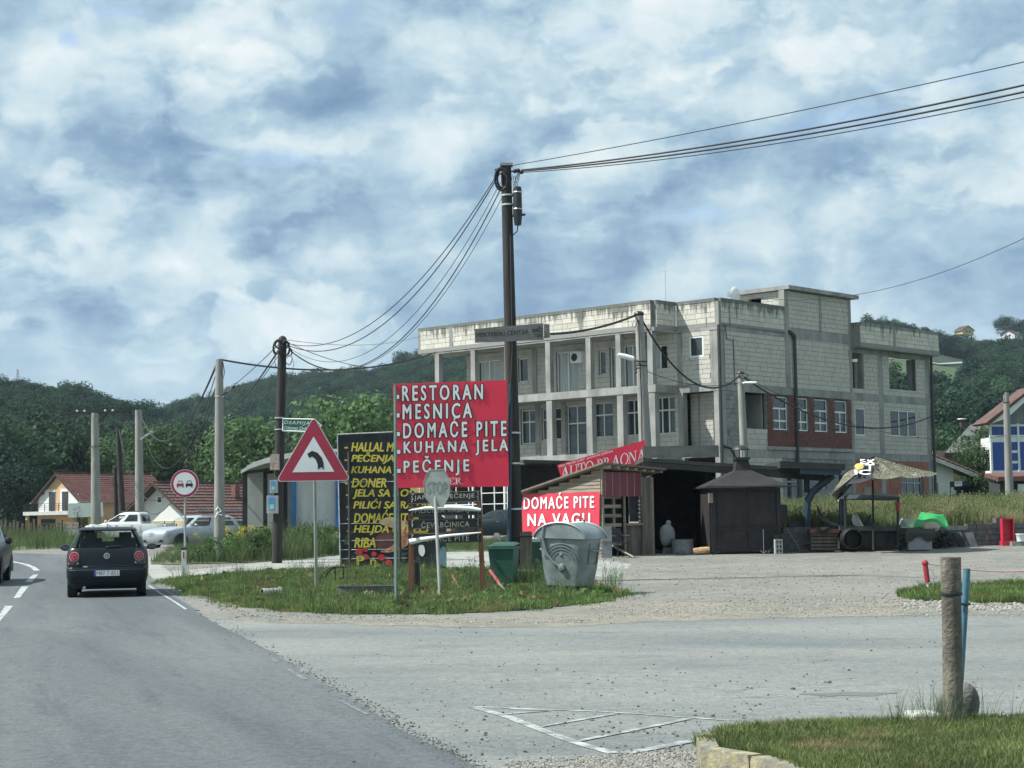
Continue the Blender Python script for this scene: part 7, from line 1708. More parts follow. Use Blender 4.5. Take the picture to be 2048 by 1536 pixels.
for dx2 in (0, .12): MB().tube([(-.28+.36*(1-math.cos(a))+dx2, .05*dx2, .28*1.3*math.sin(a)+.02) for a in np.linspace(0, math.pi*.55, 10)]+[(.3+dx2, 0, .40)], .018, 6).build('hoop', m_black, t, smooth=True)
for x in (.1, .3): MB().tube([(x, 0, -.05), (x, 0, .40)], .016, 5).build('leg', m_black, t)
# --- white curb blocks and low bank before the dark car
t = thing('broken_curb', 'low broken white concrete curb in front of the dark parked car', 'curb', P(1000, 1082, 80)); mb = MB()
A = [(930, 1084), (1042, 1084), (1042, 1068), (1034, 1065), (1026, 1075), (1004, 1076), (997, 1066), (990, 1066), (984, 1076), (950, 1078), (930, 1078)]
mb.prism([P(*p, 80.) for p in A], (0, .3, 0)); mb.build('concrete', mat('pale_concrete', (.42, .40, .37), .9, var=.15, scale=2), t, world=True)
slabpx([(925, 1092), (1062, 1092), (1062, 1078), (925, 1082)], 79.5, .4, mat('dark_bank', (.10, .10, .09), .95, var=.4, scale=1.2, bump=1., bscale=4), 'footing', t)
# --- red and white leaning post with chain, foreground post etc
a = G(1858, 1188); tp = P(1850, 1126, a.y); t = thing('chain_post', 'leaning red and white chain post on the small grass island', 'post', a); k_ = a.y
MB().tube([tp, tp.lerp(a, .62)], .05, 8).build('red_sleeve', mat('red_post', (.33, .03, .05), .6, var=.15), t, world=True); MB().tube([tp.lerp(a, .60), a+Vector((0, 0, -.1))], .022, 6).build('white_end', m_wht, t, world=True); MB().ball(tp, .065, 8).build('knob', MT['red_post'], t, world=True)
MB().tube([tp.lerp(a, .2)+Vector((.02, 0, 0)), tp.lerp(a, .2)+Vector((.12, 0, -.02)), tp.lerp(a, .45)+Vector((.14, 0, 0)), tp.lerp(a, .9)+Vector((.06, 0, 0))], .010, 5).build('loose_chain', m_wht, t, world=True)
far = P(2120, 1137, a.y-1.); mb = MB(); mid = [tp.lerp(far, s)+Vector((0, 0, -.10*math.sin(math.pi*s))) for s in np.linspace(0, 1, 16)]; mb.tube(mid, .012, 5); ch = mb.build('barrier_chain', mat('worn_chain', (.35, .20, .19), .6)); tag(ch, 'thin red and white chain running right from the leaning post', 'chain')
m_cpost = mat('mossy_concrete_post', (.17, .155, .125), .92, var=.35, scale=16, col2=(.09, .085, .07), s2=5, lo=.42, hi=.58, amt=.75, bump=.8, bscale=40)
zb = KH; a = Gz(1907, 1441, zb); Yf = a.y; kf = FPX/Yf
t = thing('concrete_post', 'short weathered concrete post with a wire band in the near grass corner', 'post', a)
hP = (1441-1120)/kf; rp = 20/kf
prof = [(rp*.98, -.1), (rp*1.0, .0), (rp*.98, hP*.12), (rp*.97, hP*.3), (rp*.96, hP*.79), (rp*1.0, hP*.80), (rp*1.0, hP), (rp*.9, hP+.004), (.001, hP+.004)]
mb = MB().lathe(prof, (0, 0, 0), 28); mb.v = [(x*(1+.05*noise.noise(Vector((x*30, y*30, z*9))))+z*.018, y*(1+.05*noise.noise(Vector((x*30, y*30, z*9+5)))), z) for x, y, z in mb.v]; mb.build('shaft', m_cpost, t, smooth=True)
MB().lathe([(rp*1.04, -.012), (rp*1.10, 0), (rp*1.04, .012)], (.018*hP*.78, 0, hP*.775), 24).build('wire_band', m_black, t, smooth=True)
MB().prism([(-.045, -rp*1.02, .0), (-.02, -rp*1.05, .0), (-.005, -rp*1.05, .13), (-.02, -rp*1.04, .15)], (0, .02, 0)).build('chipped_base', m_dark_stone, t)
b0 = Gz(1922, 1425, zb); a2 = Vector((b0.x, b0.y+.12, 0)); tp = P(1934, 1137, a2.y)
bp = thing('blue_pipe', 'thin light blue pipe tied behind the concrete post', 'pipe', a2); MB().tube([a2, tp], .024, 10).build('pipe', mat('blue_pipe_paint', (.06, .16, .22), .5, var=.2, scale=6), bp, smooth=True, world=True); MB().tube([a2.lerp(tp, .78)+Vector((-.06, -.03, 0)), a2.lerp(tp, .78)+Vector((.03, -.03, .0))], .010, 5).build('tie', m_black, bp, world=True)
m_rockg = mat('rough_grey_rock', (.13, .135, .13), .95, var=.3, scale=12, bump=1., bscale=30)
c_ = Gz(1938, 1432, zb); mb = rock(21, .13, 1.0, 3); mb.v = [(x*.5, y*.6, z*1.05+.09) for x, y, z in mb.v]; rk = mb.mesh('boulder', m_rockg, True); o = bpy.data.objects.new('boulder', rk); COL.objects.link(o); o.location = c_; tag(o, 'grey rough boulder leaning on the right side of the concrete post', 'boulder')
c_ = Gz(1890, 1436, zb); mb = rock(25, .07, 1.1, 3); mb.v = [(x*.7, y*.8, z*1.2+.06) for x, y, z in mb.v]; o = mb.build('boulder', m_rockg, smooth=True); o.location = c_; tag(o, 'small grey rock at the left foot of the concrete post', 'boulder')
c_ = Gz(1845, 1440, zb); mb = MB().box(-.10, .10, -.08, .08, -.03, .055); o = mb.build('white_stone', mat('white_painted_stone', (.5, .5, .46), .8, var=.2, scale=9, bump=.5)); o.location = c_; o.rotation_euler = (.05, .04, .2); md = o.modifiers.new('bevel', 'BEVEL'); md.width = .02; md.segments = 2; tag(o, 'flat white painted stone in the grass left of the concrete post', 'stone')
# tall grass round it
pts = [(a.x+random.gauss(0, .28), a.y+random.gauss(-.02, .12)) for _ in range(38)]
scatter('post_foot_grass', [(x, y, zb-.01) for x, y in pts], [random.uniform(.10, .42) for _ in pts], [proto('tuft', tuft(10, .8, .10, .009, 80+i, .7, .0).mesh('tuft', m_grass2)) for i in range(3)])
# kerb stones round the island
m_kerb = mat('yellow_kerb_paint', (.29, .26, .16), .9, var=.3, scale=7, col2=(.15, .15, .13), s2=6, lo=.42, hi=.58, amt=.85, bump=.8, bscale=25)
kt = thing('kerb', 'chipped yellow kerb stones along the near grass island', 'kerb', Gz(1440, 1490, 0))
kp = [Gz(*p, KH) for p in [(1404,1467),(1392,1477),(1402,1500),(1500,1516),(1600,1545),(1760,1590)]]
for i in range(len(kp)-1):
    a, c_ = kp[i], kp[i+1]; d = (c_-a).normalized(); nrm = Vector((-d.y, d.x, 0))
    if nrm.x < 0 and i > 1: pass
    inn = nrm if (Vector((2.2, 9.5, 0))-a).dot(nrm) > 0 else -nrm
    L_ = (c_-a).length-.012; mb = MB(); e = .015
    P0 = [a, a+d*L_, a+d*L_+inn*.11, a+inn*.11]
    lowz = [Vector((p.x, p.y, -.05)) for p in P0]; low2 = [Vector((p.x, p.y, KH-.025)) for p in P0]; hi_ = [p+((sum(P0, Vector())/4)-p).normalized()*e for p in P0]; hi_ = [Vector((p.x, p.y, KH+.012)) for p in hi_]
    mb.add(lowz+low2+hi_, [(0,1,5,4),(1,2,6,5),(2,3,7,6),(3,0,4,7),(4,5,9,8),(5,6,10,9),(6,7,11,10),(7,4,8,11),(8,9,10,11)]); mb.build('kerb_stone', m_kerb, kt, world=True)
# small litter on the side road
for i, (px, py, s_, lb, m) in enumerate([(1655, 1367, .035, 'pale round pebble alone on the side road, largest there', m_stone), (1586, 1380, .02, 'small dark pebble left of the round pale one on the side road', m_dark_stone)]):
    o = rock(30+i, s_).build('pebble', m); o.location = G(px, py)+Vector((0, 0, .012)); tag(o, lb, 'pebble')
stn = mat('damp_patch', (.115, .125, .12), .85, var=.2); cst = G(1700, 1390)
mb = MB(); mb.add([(cst.x+.36*math.cos(a)*(1+.25*math.sin(3*a)), cst.y+.16*math.sin(a)*(1+.3*math.sin(5*a+1)), .0078) for a in np.linspace(0, 6.283, 24, endpoint=False)], [tuple(range(24))]); mb.build('damp_patch', stn, kind='structure')
# ------------------------------------------------------------------ poles and wires
m_cpole = mat('concrete_pole', (.26, .265, .245), .9, var=.15, scale=2, stretch=(2, 2, .4), bump=.3, col2=(.16, .165, .155), s2=3, amt=.4)
m_wire = mat('black_cable', (.012, .013, .015), .6)
def pole(name, label, px0, py0, px1, py1, Y, r0, r1, m, cat='pole', zfn=hgt, base_px=None):
    tp = P(px1, py1, Y); bx = P(px0, py0, Y); zg = zfn(bx.x, Y); b_ = tp + (bx-tp)*((tp.z-zg+.2)/(tp.z-bx.z)); 
    t = thing(name, label, cat, (b_.x, Y, zg))
    MB().tube([b_, b_.lerp(tp, .5), tp], [r0, (r0+r1)/2, r1], 14).build('shaft', m, t, smooth=True, world=True)
    return t, tp, b_
main, mt_, mb_ = pole('utility_pole', 'tallest wooden utility pole, dark and leaning, carrying the direction board', 1033, 1150, 1012, 331, 41, .175, .125, m_dwood)
on = lambda s: mb_.lerp(mt_, s)
def band(px, py, Y, r_, par, m=GREY_BAND): 
    c = P(px, py, Y); MB().lathe([(r_, -.02), (r_*1.06, -.02), (r_*1.06, .02), (r_, .02)], tuple(c), 16).build('steel_band', m, par, world=True)
for px, py, r_ in ((1015, 391, .145), (1015.5, 410, .145), (1027, 866, .165), (1027, 927, .17), (1029, 1018, .175)): band(px, py, 41, r_, main)
def coil(c, rx, rz, turns, r_, par, m=m_wire, nm='cable_coil', yj=.03, seed=0, rot=0.):
    r = random.Random(seed); mb = MB(); pts = []
    for i in range(turns*20+1):
        a = i/20*2*math.pi; k_ = 1+.07*math.sin(i*.37+seed); x, z = rx*k_*math.cos(a), rz*k_*math.sin(a); pts.append(Vector(c)+Vector((x*math.cos(rot)-z*math.sin(rot), (-.16+yj*math.sin(i*.7)), x*math.sin(rot)+z*math.cos(rot))))
    mb.tube(pts, r_, 5); return mb.build(nm, m, par, world=True)
coil(P(1003, 361, 40.85), .15, .26, 5, .020, main, seed=1); coil(P(1006, 361, 40.85), .13, .23, 3, .016, main, seed=4)
MB().cbox(P(1013, 330, 41), .30, .26, .06).build('pole_cap', m_conc, main, world=True)
mb = MB(); c = P(1035, 400, 40.9); mb.lathe([(.001, -.62), (.08, -.60), (.10, -.42), (.11, -.35), (.10, .25), (.09, .31), (.001, .33)], tuple(c), 16); mb.build('splice_box', m_black, main, smooth=True, world=True)
for z_ in (.18, -.22): MB().lathe([(.112, -.012+z_), (.118, z_), (.112, .012+z_)], tuple(c), 14).build('box_band', GREY_BAND, main, world=True)
MB().tube([c+Vector((-.14, 0, -.38)), c+Vector((.18, 0, -.35))], .03, 6).build('box_bracket', m_black, main, world=True)
MB().tube([c+Vector((0, 0, -.6)), c+Vector((-.02, 0, -.75)), c+Vector((-.14, 0, -.85))], .014, 5).build('tail_cable', m_wire, main, world=True)
mb = MB()
for px, py in ((994, 340), (994, 350), (1030, 342), (1036, 341), (1043, 344)): mb.ball(P(px, py, 40.9), .055, 8)
mb.build('insulator', m_black, main, world=True)
mb = MB()
for a in ((1000, 338, 1013, 345), (996, 349, 1013, 345), (1013, 343, 1044, 343)): mb.tube([P(a[0], a[1], 40.95), P(a[2], a[3], 40.95)], .018, 5)
mb.build('bracket', m_black, main, world=True)
for k_ in range(3): MB().tube([P(1022+4*k_, 352, 40.95), P(1027+3*k_, 372+4*k_, 40.9), P(1036+2*k_, 345, 40.9)], .010, 5).build('jumper_cable', m_wire, main, world=True)
MB().tube([P(1021, 470, 40.8), P(1025, 700, 40.75), P(1018, 850, 40.75), P(1018, 1150, 40.75)], .020, 5).build('riser_cable', m_wire, main, world=True)
MB().tube([P(1021.5, 768, 40.8), P(1020, 850, 40.72), P(1018, 1155, 40.7)], .045, 7).build('blue_conduit', m_blue, main, world=True)
stub = thing('pole_stub', 'squared wooden stub bolted to the foot of the main wooden pole', 'wooden stub', (P(1053, 1160, 41).x, 41, hgt(0, 41)))
MB().box(-.14, .14, -.16, .16, -.1, P(1053, 1063, 41).z-hgt(0, 41)).build('post', m_wood, stub)
for py in (1074, 1142): MB().tube([P(1017, py-1, 40.75), P(1068, py-1, 40.75)], .018, 5).build('tie_wire', m_alu if py > 1100 else m_black, stub, world=True)
lp, lt, lb_ = pole('utility_pole', 'round concrete pole nearest the silver estate car, with a thin lamp arm', 439, 1060, 438.5, 719, 57, .19, .125, m_cpole)
MB().tube([P(440, 793, 56.9), P(455, 783, 56.6), P(468, 773, 56.3)], [.02, .03, .04], 6).build('lamp_arm', m_dwood, lp, world=True); MB().cbox(P(462, 777, 56.4), .34, .12, .07, Matrix.Rotation(R(-33), 3, 'Y')).build('lamp_head', MT['grey_sheet'], lp, world=True)
band(438.5, 793, 57, .14, lp); MB().tube([P(445, 722, 56.85), P(442, 745, 56.8), P(447, 757, 56.8), P(449, 745, 56.85), P(446, 725, 56.85)], .014, 5).build('cable_loop', m_wire, lp, world=True)
MB().tube([P(432, 1020, 56.8), P(436, 1014, 56.8), P(442, 1022, 56.8), P(434, 1028, 56.8), P(444, 1030, 56.8)], .022, 5).build('white_tie', m_wht, lp, world=True); MB().tube([P(436, 1022, 56.8), P(431, 1035, 56.8)], .018, 5).build('white_tie_end', m_wht, lp, world=True)
wp, wt, wb = pole('utility_pole', 'dark wooden pole with a mop of coiled cables on top, carrying the green mosque sign', 555, 1075, 565, 678, 55, .165, .135, m_dwood)
for k_, (px, py, rx, rz, n_, r_, rt_) in enumerate([(556, 695, .12, .22, 4, .028, -.15), (573, 697, .11, .22, 4, .028, .1), (573, 705, .2, .16, 2, .008, 0), (577, 712, .12, .30, 2, .008, .1), (557, 722, .10, .24, 2, .007, 0), (578, 735, .15, .35, 1, .007, -.1), (566, 690, .22, .14, 3, .02, 0)]): coil(P(px, py, 54.85), rx, rz, n_, r_, wp, seed=k_+3, rot=rt_)
for py in (836, 859): band(559.5, py, 55, .155, wp)
MB().ball(P(565, 680, 55), .14, 10).build('pole_top', m_black, wp, world=True)
m_boxr = mat('rusty_box', (.42, .36, .31), .7, var=.2, col2=(.25, .10, .05), s2=6, lo=.5, hi=.6, amt=.8)
for px0, px1, py0, py1, m, lb in ((540, 558, 940, 908, m_boxr, 'pale rust stained cable box, highest of three on the wooden pole'), (539, 555, 986, 960, m_zinc, 'small grey meter box with a blue label in the middle of the wooden pole'), (533, 556, 1027, 991, m_zinc, 'largest grey meter box with a blue label, lowest on the wooden pole')):
    c = P((px0+px1)/2, (py0+py1)/2, 54.7); t = thing('meter_box', lb, 'meter box', c); w_, h_ = (px1-px0)/FPX*54.7/2, (py0-py1)/FPX*54.7/2
    MB().box(-w_, w_, 0, .2, -h_, h_).build('casing', m, t); MB().box(-w_*.95, w_*.95, -.015, 0, -h_*.95, h_*.95).build('door', m, t)
    if m is m_zinc: MB().box(-w_*.62, w_*.5, -.019, -.015, -h_*.62, h_*.8).build('label', mat('blue_label', (.08, .30, .55), .5), t); MB().box(-w_*.4, w_*.3, -.022, -.019, -h_*.5, -h_*.0).build('label_figure', mat('label_green', (.35, .55, .35), .5), t)
cp, ct, cb = pole('utility_pole', 'pale round pole with a crossarm, in front of the balcony house roof', 192, 1060, 190, 826, 118, .36, .24, m_cpole)
mb = MB(); c = P(190, 826, 118); mb.cbox(c, 2.6, .14, .12); mb.tube([c+Vector((-.9, 0, 0)), c+Vector((-.1, 0, -.8))], .04, 5); mb.tube([c+Vector((.9, 0, 0)), c+Vector((.1, 0, -.8))], .04, 5); mb.build('crossarm', m_dwood, cp, world=True)
for x in (-1.2, -.7, .7, 1.2): MB().ball(c+Vector((x, 0, .14)), .09, 8).build('insulator', m_zinc, cp, world=True)
band(191, 893, 118, .33, cp, m_black)
pA_, at, ab = pole('utility_pole', 'left leg of the thin dark wooden pole pair before the red tiled roof', 233, 1050, 230, 935, 122, .2, .12, m_dwood)
pB_, bt, bb_ = pole('utility_pole', 'taller right leg of the thin dark wooden pole pair before the red tiled roof', 246, 1050, 236, 852, 121, .24, .16, m_dwood)
MB().cbox(P(236, 853, 121), .5, .2, .15).build('cap', m_dwood, pB_, world=True); MB().ball(P(230, 936, 122), .16, 8).build('cap', m_dwood, pA_, world=True)
pC_, pct, pcb = pole('utility_pole', 'slim pale concrete pole with a small lamp arm above the low white house gable', 280, 1060, 277, 820, 104, .30, .20, m_cpole)
MB().tube([P(279, 882, 104), P(290, 872, 103), P(303, 863, 102)], .045, 6).build('lamp_arm', m_alu, pC_, world=True); MB().cbox(P(298, 867, 102.2), .5, .15, .09, Matrix.Rotation(R(-30), 3, 'Y')).build('lamp_head', m_alu, pC_, world=True)
p1, t1, b1 = pole('street_lamp_pole', 'concrete street lamp pole before the balconies, white lamp head pointing left', 1291, 900, 1278, 626, 66, .30, .16, m_cpole, 'street lamp')
MB().tube([P(1279, 723, 65.9), P(1262, 716, 65.4)], .035, 6).build('lamp_arm', m_alu, p1, world=True)
mb = MB(); mb.lathe([(.001, -.36), (.07, -.34), (.10, -.1), (.09, .25), (.001, .3)], (0, 0, 0), 12, 'x'); M_ = Matrix.Translation(P(1254, 714, 65.2)) @ Matrix.Rotation(R(16), 4, 'Y'); mb.v = [tuple(M_ @ Vector(p)) for p in mb.v]; mb.build('lamp_head', m_swht, p1, smooth=True, world=True)
MB().ball(P(1278, 628, 66), .2, 10, .6).build('cap', m_black, p1, world=True)
for py in (724, 732): band(1282, py, 66, .23, p1, m_black)
MB().tube([P(1277, 640, 65.8), P(1279, 700, 65.7), P(1283, 800, 65.7), P(1284, 890, 65.7)], .022, 5).build('riser_cable', m_wire, p1, world=True); MB().tube([P(1268, 640, 65.9), P(1264, 652, 65.8), P(1270, 656, 65.8), P(1276, 640, 65.8)], .012, 5).build('cable_loop', m_wire, p1, world=True)
for py in (738, 744): MB().ball(P(1272, py, 65.7), .05, 8).build('insulator', m_black, p1, world=True)
p2, t2, b2 = pole('street_lamp_pole', 'slim concrete street lamp pole before the dark loggia, white lamp head pointing right', 1488, 900, 1481, 745, 76, .21, .14, m_cpole, 'street lamp')
mb = MB(); mb.lathe([(.001, -.32), (.07, -.3), (.09, 0), (.07, .25), (.001, .3)], (0, 0, 0), 12, 'x'); c = P(1501, 765.5, 75.6); mb.v = [(x+c.x, y+c.y, z*.7+c.z) for x, y, z in mb.v]; mb.build('lamp_head', m_swht, p2, smooth=True, world=True); MB().tube([P(1484, 766, 75.9), P(1494, 766, 75.7)], .025, 5).build('lamp_arm', m_alu, p2, world=True)
MB().ball(P(1481, 746, 76), .17, 10, .5).build('cap', m_black, p2, world=True)
coil(P(1485, 752, 75.9), .2, .12, 2, .012, p2, seed=8)
p3, t3, b3 = pole('utility_pole', 'pale round pole in front of the blue and white house', 2019, 990, 2012, 785, 92, .23, .15, m_cpole, zfn=zf)
MB().cbox(P(2012, 784, 92), .5, .2, .08).build('cap', m_dwood, p3, world=True); band(2013, 805, 92, .17, p3, m_black)
for k_ in (0, 1): MB().tube([P(2012, 786, 91.9), P(2003-k_*2, 788, 91.9), P(2008, 800+6*k_, 91.9), P(2012, 802, 91.9)], .012, 5).build('cable_loop', m_wire, p3, world=True)
def wire(label, A, B, sagpx, r_=.012, m=m_wire, via=None, n=28):
    """cable between two picture places at real distances; sag in metres"""
    a, b_ = P(*A), P(*B); pts = [a.lerp(b_, s)+Vector((0, 0, -4*sagpx*s*(1-s))) for s in np.linspace(0, 1, n)]
    if A[0] < B[0] and B[0] > 2200: pts += [b_+(b_-a)*s+Vector((0, 0, 4*sagpx*s)) for s in (.3, .6, 1.)]
    o = MB().tube(pts, r_, 5).build('overhead_cable', m); tag(o, label, 'cable', 'overhead cables'); return o
wire('highest thin cable from the top of the main pole to the upper right picture edge', (1018, 332, 41), (2300, 66, 26), .10, .010)
wire('upper of the three thick cables leaving the main pole to the right', (1043, 340, 41), (2300, 112, 27), .22, .020)
wire('middle of the three thick cables leaving the main pole to the right', (1043, 342, 41), (2300, 127, 27), .24, .020)
wire('lowest of the cables leaving the main pole to the right', (1043, 345, 41), (2300, 138, 27), .26, .011)
for k_, (px, py, sg, r_, lb) in enumerate([(994, 350, 1.35, .012, 'outermost'), (996, 352, 1.55, .014, 'second from outermost'), (1001, 365, 1.9, .008, 'middle'), (1003, 375, 2.1, .014, 'second from innermost'), (1006, 392, 2.0, .008, 'innermost')]):
    wire('%s of the five slack cables from the main to the coiled pole' % lb, (px, py, 41), (572+2*k_, 686+4*k_, 55), sg, r_)
wire('thick twisted cable from the tall concrete pole to the building corner', (440, 719, 57), (870, 705, 80), .55, .032)
wire('twisted cable from behind the direction board up to the street lamp pole', (1100, 668, 60), (1272, 630, 66), .15, .045)
wire('thick slack twisted cable from the first street lamp pole to the second', (1280, 632, 66), (1481, 750, 76), 1.45, .04)
wire('thin slack cable from the first to the second street lamp pole', (1284, 738, 66), (1480, 765, 76), .35, .014)
wire('thick twisted cable from the second lamp pole to the building right end', (1484, 752, 76), (1862, 833, 100), 1.35, .04)
wire('thin cable from the second street lamp pole past the right end of the building', (1484, 750, 76), (2013, 870, 92), 1.2, .012)
wire('cable dropping from the concrete pole to the slim lamp pole on the left', (436, 722, 57), (278, 822, 104), 2.2, .035)
wire('lower thin cable from the concrete pole towards the slim lamp pole', (436, 735, 57), (278, 832, 104), 3.2, .016)
wire('thin cable from the concrete pole to the dark pole pair', (436, 760, 57), (237, 854, 121), 4.5, .02)
wire('second thin cable from the concrete pole to the dark pole pair', (436, 772, 57), (237, 858, 121), 5., .016)
wire('black cable from the coiled pole down to the left', (556, 702, 55), (400, 830, 104), .9, .030)
wire('thin cable from the coiled pole down to the left, upper', (556, 690, 55), (395, 812, 104), .3, .014)
wire('thin cable from the coiled pole down to the left, lower', (556, 712, 55), (430, 820, 104), .6, .012)
wire('faint level cable from the coiled pole to the balcony parapet', (575, 680, 55), (842, 672, 90), .3, .008)
wire('thin cable from the coiled pole down to the red billboard side', (573, 684, 55), (840, 725, 80), .5, .012)
wire('power line crossing the left hill from the crossarm pole to the picture edge', (181, 823, 118), (-80, 848, 105), .8, .022)
wire('faint power line on the sky right of the roof tower', (1470, 588, 90), (2140, 430, 60), 1.3, .012)
for k_ in range(3): wire(['upper', 'middle', 'lower'][k_]+' faint power line across the right wooded hill', (1868, 728+7*k_, 300), (2140, 752+7*k_, 260), 2., .02)
# lattice pylon far on the left hill
c = P(35, 762, 500); t = thing('lattice_pylon', 'tiny grey lattice pylon on the crest of the left hill', 'pylon', (c.x, 500, c.z-2)); mb = MB(); hP2 = 5.4
for sx in (-.45, .45): mb.tube([(sx, 0, 0), (sx*.25, 0, hP2)], .09, 4)
for z in (3.3, 4.3, 5.2): mb.tube([(-1.1+.1*z, 0, z), (1.1-.1*z, 0, z)], .08, 4)
for i in range(6): mb.tube([((-.45+.055*i)*(1 if i % 2 else -1), 0, i*.8), ((.45-.055*i-.05)*(1 if i % 2 else -1), 0, i*.8+.8)], .05, 4)
mb.build('lattice', m_alu, t)
# ------------------------------------------------------------------ white metal kiosk with curved roof
YM2 = 71.; t = thing('metal_kiosk', 'long white metal kiosk with a low curved roof and blue corner posts, behind the weeds', 'kiosk', (P(583, 1080, YM2).x, YM2, hgt(-9, YM2)))
m_wpan = mat('off_white_panel', (.50, .52, .50), .6, var=.12, scale=1.5, col2=(.36, .39, .38), s2=2, amt=.4, stretch=(1, 1, .3)); m_bpost = mat('blue_post', (.02, .14, .36), .5); m_zroof = mat('pale_sheet_roof', (.62, .64, .62), .5, var=.08)
def sp(pts, Y, dep, m, nm): mb = MB(); mb.prism([P(px, py, Y) for px, py in pts], (0, dep, 0)); return mb.build(nm, m, t, world=True)
for a, c_ in ((590, 632), (632.6, 672)): sp([(a, 1082), (c_, 1082), (c_, 925), (a, 928)], 70.6, .1, m_wpan, 'panel')
for a, c_ in ((493, 526), (533, 557)): sp([(a, 1075), (c_, 1075), (c_, 945), (a, 948)], 71.6, .1, m_wpan, 'panel')
sp([(575, 1082), (590, 1082), (590, 930), (575, 932)], 71., .1, MT['grey_sheet'], 'panel')
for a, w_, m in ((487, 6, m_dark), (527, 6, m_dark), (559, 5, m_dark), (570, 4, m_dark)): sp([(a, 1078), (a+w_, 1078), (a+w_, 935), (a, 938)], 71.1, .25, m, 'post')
for a in (584, 671): sp([(a, 1082), (a+7, 1082), (a+7, 925), (a, 927)], 70.4, .3, m_bpost, 'post')
prof_ = [(481, 947), (500, 937), (530, 927), (560, 920), (600, 912), (680, 903), (684, 897), (640, 899), (590, 904), (545, 912), (505, 925), (482, 941)]
sp(prof_, 70.2, 4.5, m_zroof, 'roof'); sp([(483, 949), (600, 934), (600, 928), (483, 943)], 70.45, .1, m_dark, 'fascia')
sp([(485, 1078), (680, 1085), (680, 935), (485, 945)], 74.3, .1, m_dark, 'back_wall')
# ------------------------------------------------------------------ houses
m_tile = mat('red_roof_tile', (.125, .05, .045), .8, var=.3, scale=1.2, col2=(.12, .055, .048), s2=.6, amt=.5); m_tileb = mat('brown_roof_tile', (.10, .055, .046), .85, var=.3, scale=1.2)
m_render = mat('white_render', (.60, .62, .60), .9, var=.06); m_peach = mat('peach_render', (.52, .34, .19), .9, var=.06); m_cream = mat('cream_render', (.55, .49, .28), .9); m_dwn = mat('dark_roof_wood', (.05, .04, .035), .8); m_brn = mat('brown_render', (.20, .15, .11), .9)
def tiles(A, B, C_, D, rows, cols, m, par, name='roof_tiles'):
    """roof plane A(bottom left) B(bottom right) C(top right) D(top left): stepped, waved tile courses"""
    A, B, C_, D = map(Vector, (A, B, C_, D)); nn = (B-A).cross(D-A).normalized(); nn = nn if nn.z > 0 else -nn; mb = MB()
    for j in range(rows):
        s0, s1 = j/rows, (j+1.15)/rows; s1 = min(s1, 1); pts = []
        N = cols*2
        for s, h in ((s0, .10), (s1, .025)):
            for i in range(N+1):
                u = i/N; p = A.lerp(B, u).lerp(D.lerp(C_, u), s); pts.append(p+nn*(h+(.035 if i % 2 else 0)))
        mb.grid(pts, N+1, 2)
        f = [p-nn*.07 for p in pts[:N+1]]; mb.grid(f+pts[:N+1], N+1, 2)
    o = mb.build(name, m, par); o['kind'] = 'stuff'; return o
def gable_house(label, px, pyb, Y, rz, W_, L_, eave, ridge, mw_, mt, over=.6, rows=14, cols=24, z=None, cat='house', lower=None, name='house'):
    """gable end (width W) at local y = 0, ridge runs along +y"""
    p = P(px, pyb, Y); z = hgt(p.x, Y) if z is None else z; t = thing(name, label, cat, (p.x, Y, z), rz)
    mb = MB(); h = W_/2; mb.prism([(-h, 0, -.5), (h, 0, -.5), (h, 0, eave), (0, 0, ridge-.12), (-h, 0, eave)], (0, L_, 0)); mb.build('wall', mw_, t)
    sl = (ridge-eave)/h; e = eave-over*sl
    for sg in (-1, 1):
        a, b_, c, d = (sg*(h+over), -over, e), (sg*(h+over), L_+over, e), (0, L_+over, ridge), (0, -over, ridge)
        mb = MB(); mb.add([a, b_, c, d]+[(x, y, zz-.16) for x, y, zz in (a, b_, c, d)], [(0,1,2,3),(7,6,5,4),(0,4,5,1),(1,5,6,2),(2,6,7,3),(3,7,4,0)]); rf = mb.build('roof', m_dwn, t)
        tiles(a, b_, c, d, rows, cols, mt, rf)
        MB().box(min(a[0], a[0]+sg*.12), max(a[0], a[0]+sg*.12), -over, L_+over, e-.12, e+.02).build('gutter', m_alu, rf)
    mb = MB(); [mb.box(-.12, .12, -over+i*.4, -over+i*.4+.36, ridge+.06, ridge+.18) for i in range(int((L_+2*over)/.4))]; mb.build('ridge_tiles', mt, t, kind='stuff')
    return t
def hbox(t, nm, m, x0, x1, z0, z1, y0=-.06, y1=0.): return MB().box(x0, x1, y0, y1, z0, z1).build(nm, m, t)
# balcony house: gable 12.5 m wide seen at 200 m
h1 = gable_house('two storey house with a red tiled roof and a gable balcony', 117, 1075, 196, R(-40), 8.0, 12.4, 4.15, 6.95, m_peach, m_tile, .55, 14, 30, z=.55, name='house')
hbox(h1, 'render_panel', m_render, -3.65, -.55, 2.75, 4.6); hbox(h1, 'render_panel', m_render, .35, 3.65, 2.75, 4.6); hbox(h1, 'render_panel', m_render, -2.6, -.55, 4.6, 5.2, -.062); hbox(h1, 'render_panel', m_render, .35, 2.6, 4.6, 5.25, -.062)
for a in (-1.15, 1.3): w_ = hbox(h1, 'balcony_door', m_dark, a-.55, a+.55, 2.8, 4.85, -.10, -.07); hbox(h1, 'door_frame', m_dwn, a-.62, a+.62, 4.85, 4.92, -.11, -.065)
hbox(h1, 'window', m_dark, -3.2, -.6, .2, 1.9, -.1, -.0); MB().box(-4.6, 3.8, -1.5, 0, 2.35, 2.75).build('balcony_slab', mat('pale_slab', (.45, .46, .43), .9), h1)
for z_ in (2.95, 3.15, 3.35, 3.6): MB().box(-4.5, 3.7, -1.46, -1.42, z_, z_+.04).build('railing_bar', m_trim, h1)
